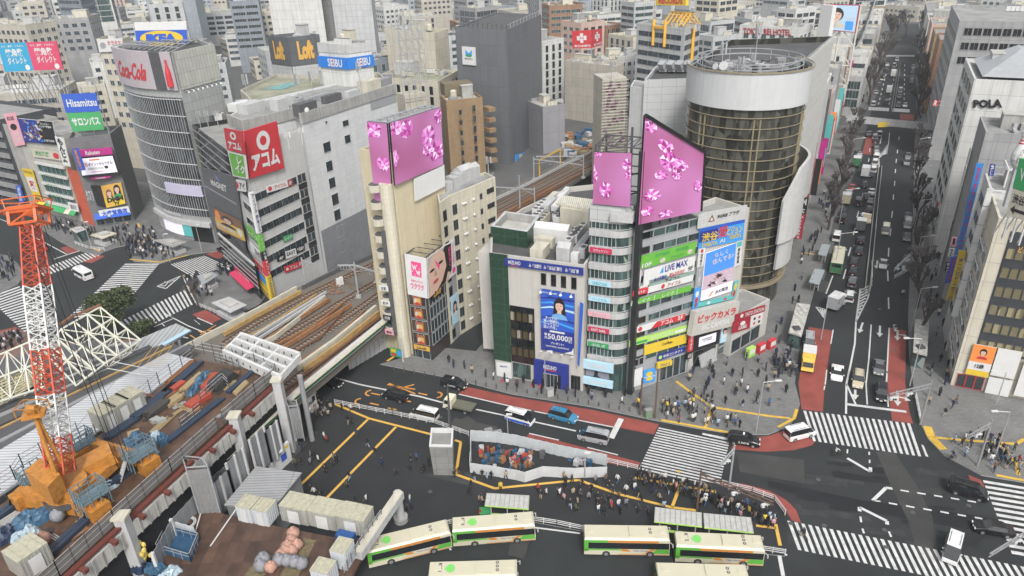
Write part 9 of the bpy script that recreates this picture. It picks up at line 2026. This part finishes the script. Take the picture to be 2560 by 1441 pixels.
b.mi=1; b.poly([(p.x,p.y) for p in qi],4.95); b.build('rim',[white_paint,roof_m],T)
wf=M('site_panel',(.46,.48,.49),.5,noise=.1); panels('works_fence','white panel fence on the street side of the works',[(1178,1102),(1240,1106),(1290,1114),(1400,1140),(1517,1164)],.1,2.1,wf,False,.55); panels('works_fence','white panel fence on the forecourt side of the works',[(1517,1192),(1440,1196),(1355,1192),(1312,1206),(1290,1200),(1176,1182),(1178,1102)],.1,1.9,M('site_panel_plain',(.52,.53,.54),.5),False,2.0)
for k in range(60):
 x=R.uniform(1190,1330 if k%4 else 1480); y=1128+R.uniform(-8,38)*(1 if x<1330 else .3)+(x-1195)*.1; p=G(x,y,.1); b=MB(); s=R.uniform(.3,.95); h=R.uniform(.2,1.0); c=['blue','orange','white','red','dark','blue'][k%6]; a=R.uniform(0,3); b.box(p.x,p.y,.1+h/2,s,s*R.uniform(.4,1),h,a); b.box(p.x+s*.3,p.y,.1+h*.8,s*.5,s*.3,h*.9,a+.7)
 tag(b.build('site_crate',{'blue':lin,'orange':ob_,'white':palegrey,'red':steelc['r'],'dark':darkgrey}[c]),'%s piece of gear heaped inside the fenced works, %s counted'%(c,ordn(k+1)),'site gear','gear inside the fenced works')
wp=white_paint
for l,pts in (('white guard rail between the forecourt and the station street',[(838,1011),(920,1027),(983,1039),(1087,1061),(1172,1091)]),('white guard rail below the short red lane',[(1519,1158),(1594,1176)]),('white guard rail between the two groups of buses',[(1326,1304),(1392,1314),(1458,1328)]),('short white guard rail between bus F551 and bus F550',[(1112,1316),(1137,1311)]),('white guard rail right of bus K222',[(1900,1378),(1962,1388)]),('white guard rail curving along the red corner',[(1805,1214),(1880,1232),(1935,1252),(1962,1288)]),('grey guard rail at the kerb of the scramble pavement',[(190,612),(225,625),(262,628)]),('kerb rail on the crossing island',[(462,705),(476,735),(492,765),(560,793)]),('kerb rail at the right hand avenue corner',[(2288,995),(2300,1055)])):
 rail_fence('guard_rail',l,pts,.12,.9,wp,1.4,'guard rail')
R=random.Random(12)
for k in range(26):
 t=k/25; x=985+t*640; y=928+t*112+(-8 if 0.1<t<.5 else 0)*0; p=G(x,y-2,.13); b=MB(); b.tube(p,p+Vector((0,0,.85)),.1,.08,8); b.blob(p+Vector((0,0,.87)),.1,.1,.07,8,4); tag(b.build('bollard',M('bollard_brown',(.10,.07,.05),.6)),'brown kerb bollard along the station street, %s from the left'%ordn(k+1),'bollard','bollards along the station street')
def lamp(px,py,h,dx,label,m=None,double=False,name='street_lamp'):
 p=G(px,py,.13); T=thing(name,label,'street lamp',p); b=MB(); b.tube(p,p+Vector((0,0,h)),.1,.06,8); b.build('pole',m or steel,T); b=MB(); t=p+Vector((0,0,h)); e=t+Vector((dx,-dx*.25*0,.25)); b.bar(t,e,.08); b.box(e.x,e.y,e.z,.9,.32,.16); b.build('lamp_head',white_paint,T)
for a in ((1890,1080,9,2.2,'tall lamp at the kerb of the paved corner'),(2052,850,9,2.4,'lamp arm over the red lane beside the stair entrance'),(2085,680,9,3,'lamp arm over the green backed bus'),(2098,560,9,3,'lamp arm by the black van in the kerb lane'),(2122,420,9,3,'lamp arm high up the avenue on the left'),(2274,965,9,-2.5,'lamp on the right kerb nearest the crossing'),(2276,830,9,2.5,'lamp beside the stained stair entrance'),(2280,690,9,2.6,'lamp right of the sign gantry'),(2281,590,9,2.6,'lamp by the parked oncoming cars'),(2283,500,9,2.6,'lamp further up the right kerb'),(2284,420,9,2.6,'topmost lamp on the right kerb before the footbridge'),(2486,1145,8,-2.2,'lamp over the right hand corner pavement'),(2490,1010,6,-2,'short lamp by the white shop panels'),(1363,985,8,.8,'thin lamp in front of the bank'),(1462,1195,4.2,.3,'low double lamp post behind the silver people carrier'),(1270,1093,4,.3,'low lamp post beside the fenced works'),(425,655,7,.8,'lamp in front of the scramble crowd'),(505,630,7,.8,'lamp by the curved glass tower foot'),(230,622,7,.7,'lamp on the shop pavement kerb')): lamp(*a)
def pole(px,py,h,label,arm=None,m=None,sig=0):
 m=m or M('pole_brown',(.12,.08,.06),.6); p=G(px,py,.13); T=thing('signal_pole',label,'pole',p); b=MB(); b.tube(p,p+Vector((0,0,h)),.16,.12,8); b.build('pole',m,T)
 if arm:
  e=G(*arm,h-.5); s=p+Vector((0,0,h-.5)); b=MB(); b.bar(s,e,.14); b.bar(s-Vector((0,0,.7)),e-Vector((0,0,.5)),.12); n=8
  for k in range(n): b.bar(s.lerp(e,k/n)-Vector((0,0,.65*(k%2))),s.lerp(e,(k+1)/n)-Vector((0,0,.65*((k+1)%2))),.08)
  b.build('arm',m,T)
  for k in range(sig): f=s.lerp(e,.5+.4*k/max(1,sig-1)); b=MB(); b.box(f.x,f.y,f.z-1.0,1.1,.35,.4,.3); b.mi=1; [b.tube((f.x+o,f.y-.2,f.z-1),(f.x+o,f.y-.26,f.z-1),.13,n=8) for o in (-.35,0,.35)]; b.build('signal_head',[white_paint,black],T)
pole(1742,1275,6.8,'thick brown pole carrying a truss over the crossing crowd',(1935,1255),None,2); pole(1637,1045,9,'left of two tall brown poles on the paved corner kerb'); pole(1600,1038,7,'shorter pole beside the lamps on the paved corner'); pole(1822,1222,7.5,'signal pole with crossed arms at the zebra corner',(1800,1160),steel,1); pole(2300,1062,8,'pole with a signal arm over the avenue mouth',(2225,985),grey,2); pole(2443,1165,8,'pole with dark signal head on the right hand corner',(2420,1090),grey,1); pole(2300,705,6,'gantry pole on the right avenue kerb',(2236,690),steel); pole(2296,660,6,'second gantry pole up the right kerb',(2236,672),steel); pole(1128,1078,8.5,'dark pole behind the concrete shaft at the guard rail',(1122,1060),dark_steel); pole(2580,1395,7,'signal arm entering at the lower right edge',(2475,1385),grey,1); pole(1008,905,5,'thin white pole by the small black shop',None,palegrey)
T=thing('footbridge','pale pedestrian bridge crossing the far avenue with a yellow sign','footbridge',G(2200,330)); b=MB(); A1,B1=G(2118,300,5.5),G(2335,322,5.5); b.bar(A1,B1,3.2,.7); b.bar(A1+Vector((0,-1.5,.9)),B1+Vector((0,-1.5,.9)),.12,1.1); b.bar(A1+Vector((0,1.5,.9)),B1+Vector((0,1.5,.9)),.12,1.1); b.build('deck',palegrey,T)
for t in (.1,.9): p=A1.lerp(B1,t); b=MB(); b.tube((p.x,p.y,0),(p.x,p.y,5.3),.5); b.build('pier',palegrey,T)
b=MB(); p=A1.lerp(B1,.44); b.box(p.x,p.y-1.8,5.6,6,.15,1.6); b.build('sign_panel',s_yel,T)
for i,(x,y) in enumerate(((1201,1282),(975,1340),(1255,955),(1290,958),(1330,965),(1350,968))): p=G(x,y,.12); b=MB(); b.tube(p,p+Vector((0,0,.7)),.2,.04,8); b.box(p.x,p.y,.15,.4,.4,.06); tag(b.build('traffic_cone',s_red),'red traffic cone on the pavement, %s of six'%ordn(i+1),'cone','traffic cones')
b=MB(); p=G(1214,1278,.13); b.box(p.x,p.y,.2,1.6,1.3,.15,.1); tag(b.build('green_mat',s_dgreen),'green mat lying behind bus F550','mat')
for i,(x,y,m,l) in enumerate(((1835-215,1055-12,'box_green','green street cabinet on the kerb of the paved corner'),(1245,1098,'box_green','green cabinet behind the street side works fence'),(1222,1093,'box_pale','pale cabinet behind the street side works fence'),(1375,990,'box_pale','grey cabinet among the bollards'))): p=G(x,y,.13); b=MB(); b.box(p.x,p.y,.85,1.1,.7,1.4,.3); b.mi=1; b.box(p.x,p.y,1.58,1.2,.8,.08,.3); tag(b.build('street_cabinet',[M(m,(.16,.22,.15) if 'green' in m else (.4,.4,.38),.6),grey]),l,'cabinet')
for i in range(3): p=G(1862+i*26,892-i*10,.13); b=MB(); F=Fac(p,p+Vector((1.5,1.1,0))); S(thing('vending_machines',['green lidded vending row','left red vending row','right red vending row'][i]+' at the foot of the game arcade','vending machine',p),F.rect(0,1.8,.0,1.9,0),[s_lime,s_red,s_red][i],th=.8,items=[('r',.1,.4,.9,.9,s_white)],name='cabinet')
for k in range(34):
 x=R.uniform(1415,1495); y=R.uniform(325,392); p=G(x,y,5.75 if y>360 else .1); b=MB(); b.box(p.x,p.y,p.z+.6,R.uniform(1,4),R.uniform(1,3),R.uniform(.5,2),R.uniform(0,3)); c=['pale','rusty','blue','timber'][k%4]
 tag(b.build('stored_material',[palegrey,ob_,lin,steelc['w']][k%4]),'%s material stored on the site behind the railway, %s counted'%(c,ordn(k+1)),'site gear','gear stored behind the railway')
# HAZE
hz=MB(); hz.hexa([(-1450,-55,-1),(1450,-55,-1),(1450,2500,-1),(-1450,2500,-1),(-1450,-55,92),(1450,-55,92),(1450,2500,92),(-1450,2500,92)])
hm=bpy.data.materials.new('haze'); hm.use_nodes=True; n_=hm.node_tree; n_.nodes.remove(n_.nodes['Principled BSDF']); v_=n_.nodes.new('ShaderNodeVolumePrincipled'); v_.inputs['Density'].default_value=.0002; v_.inputs['Color'].default_value=(.86,.90,.94,1); n_.links.new(v_.outputs[0],n_.nodes['Material Output'].inputs['Volume'])
o=hz.build('haze',hm); o['kind']='stuff'; o['label']='thin pale city haze'
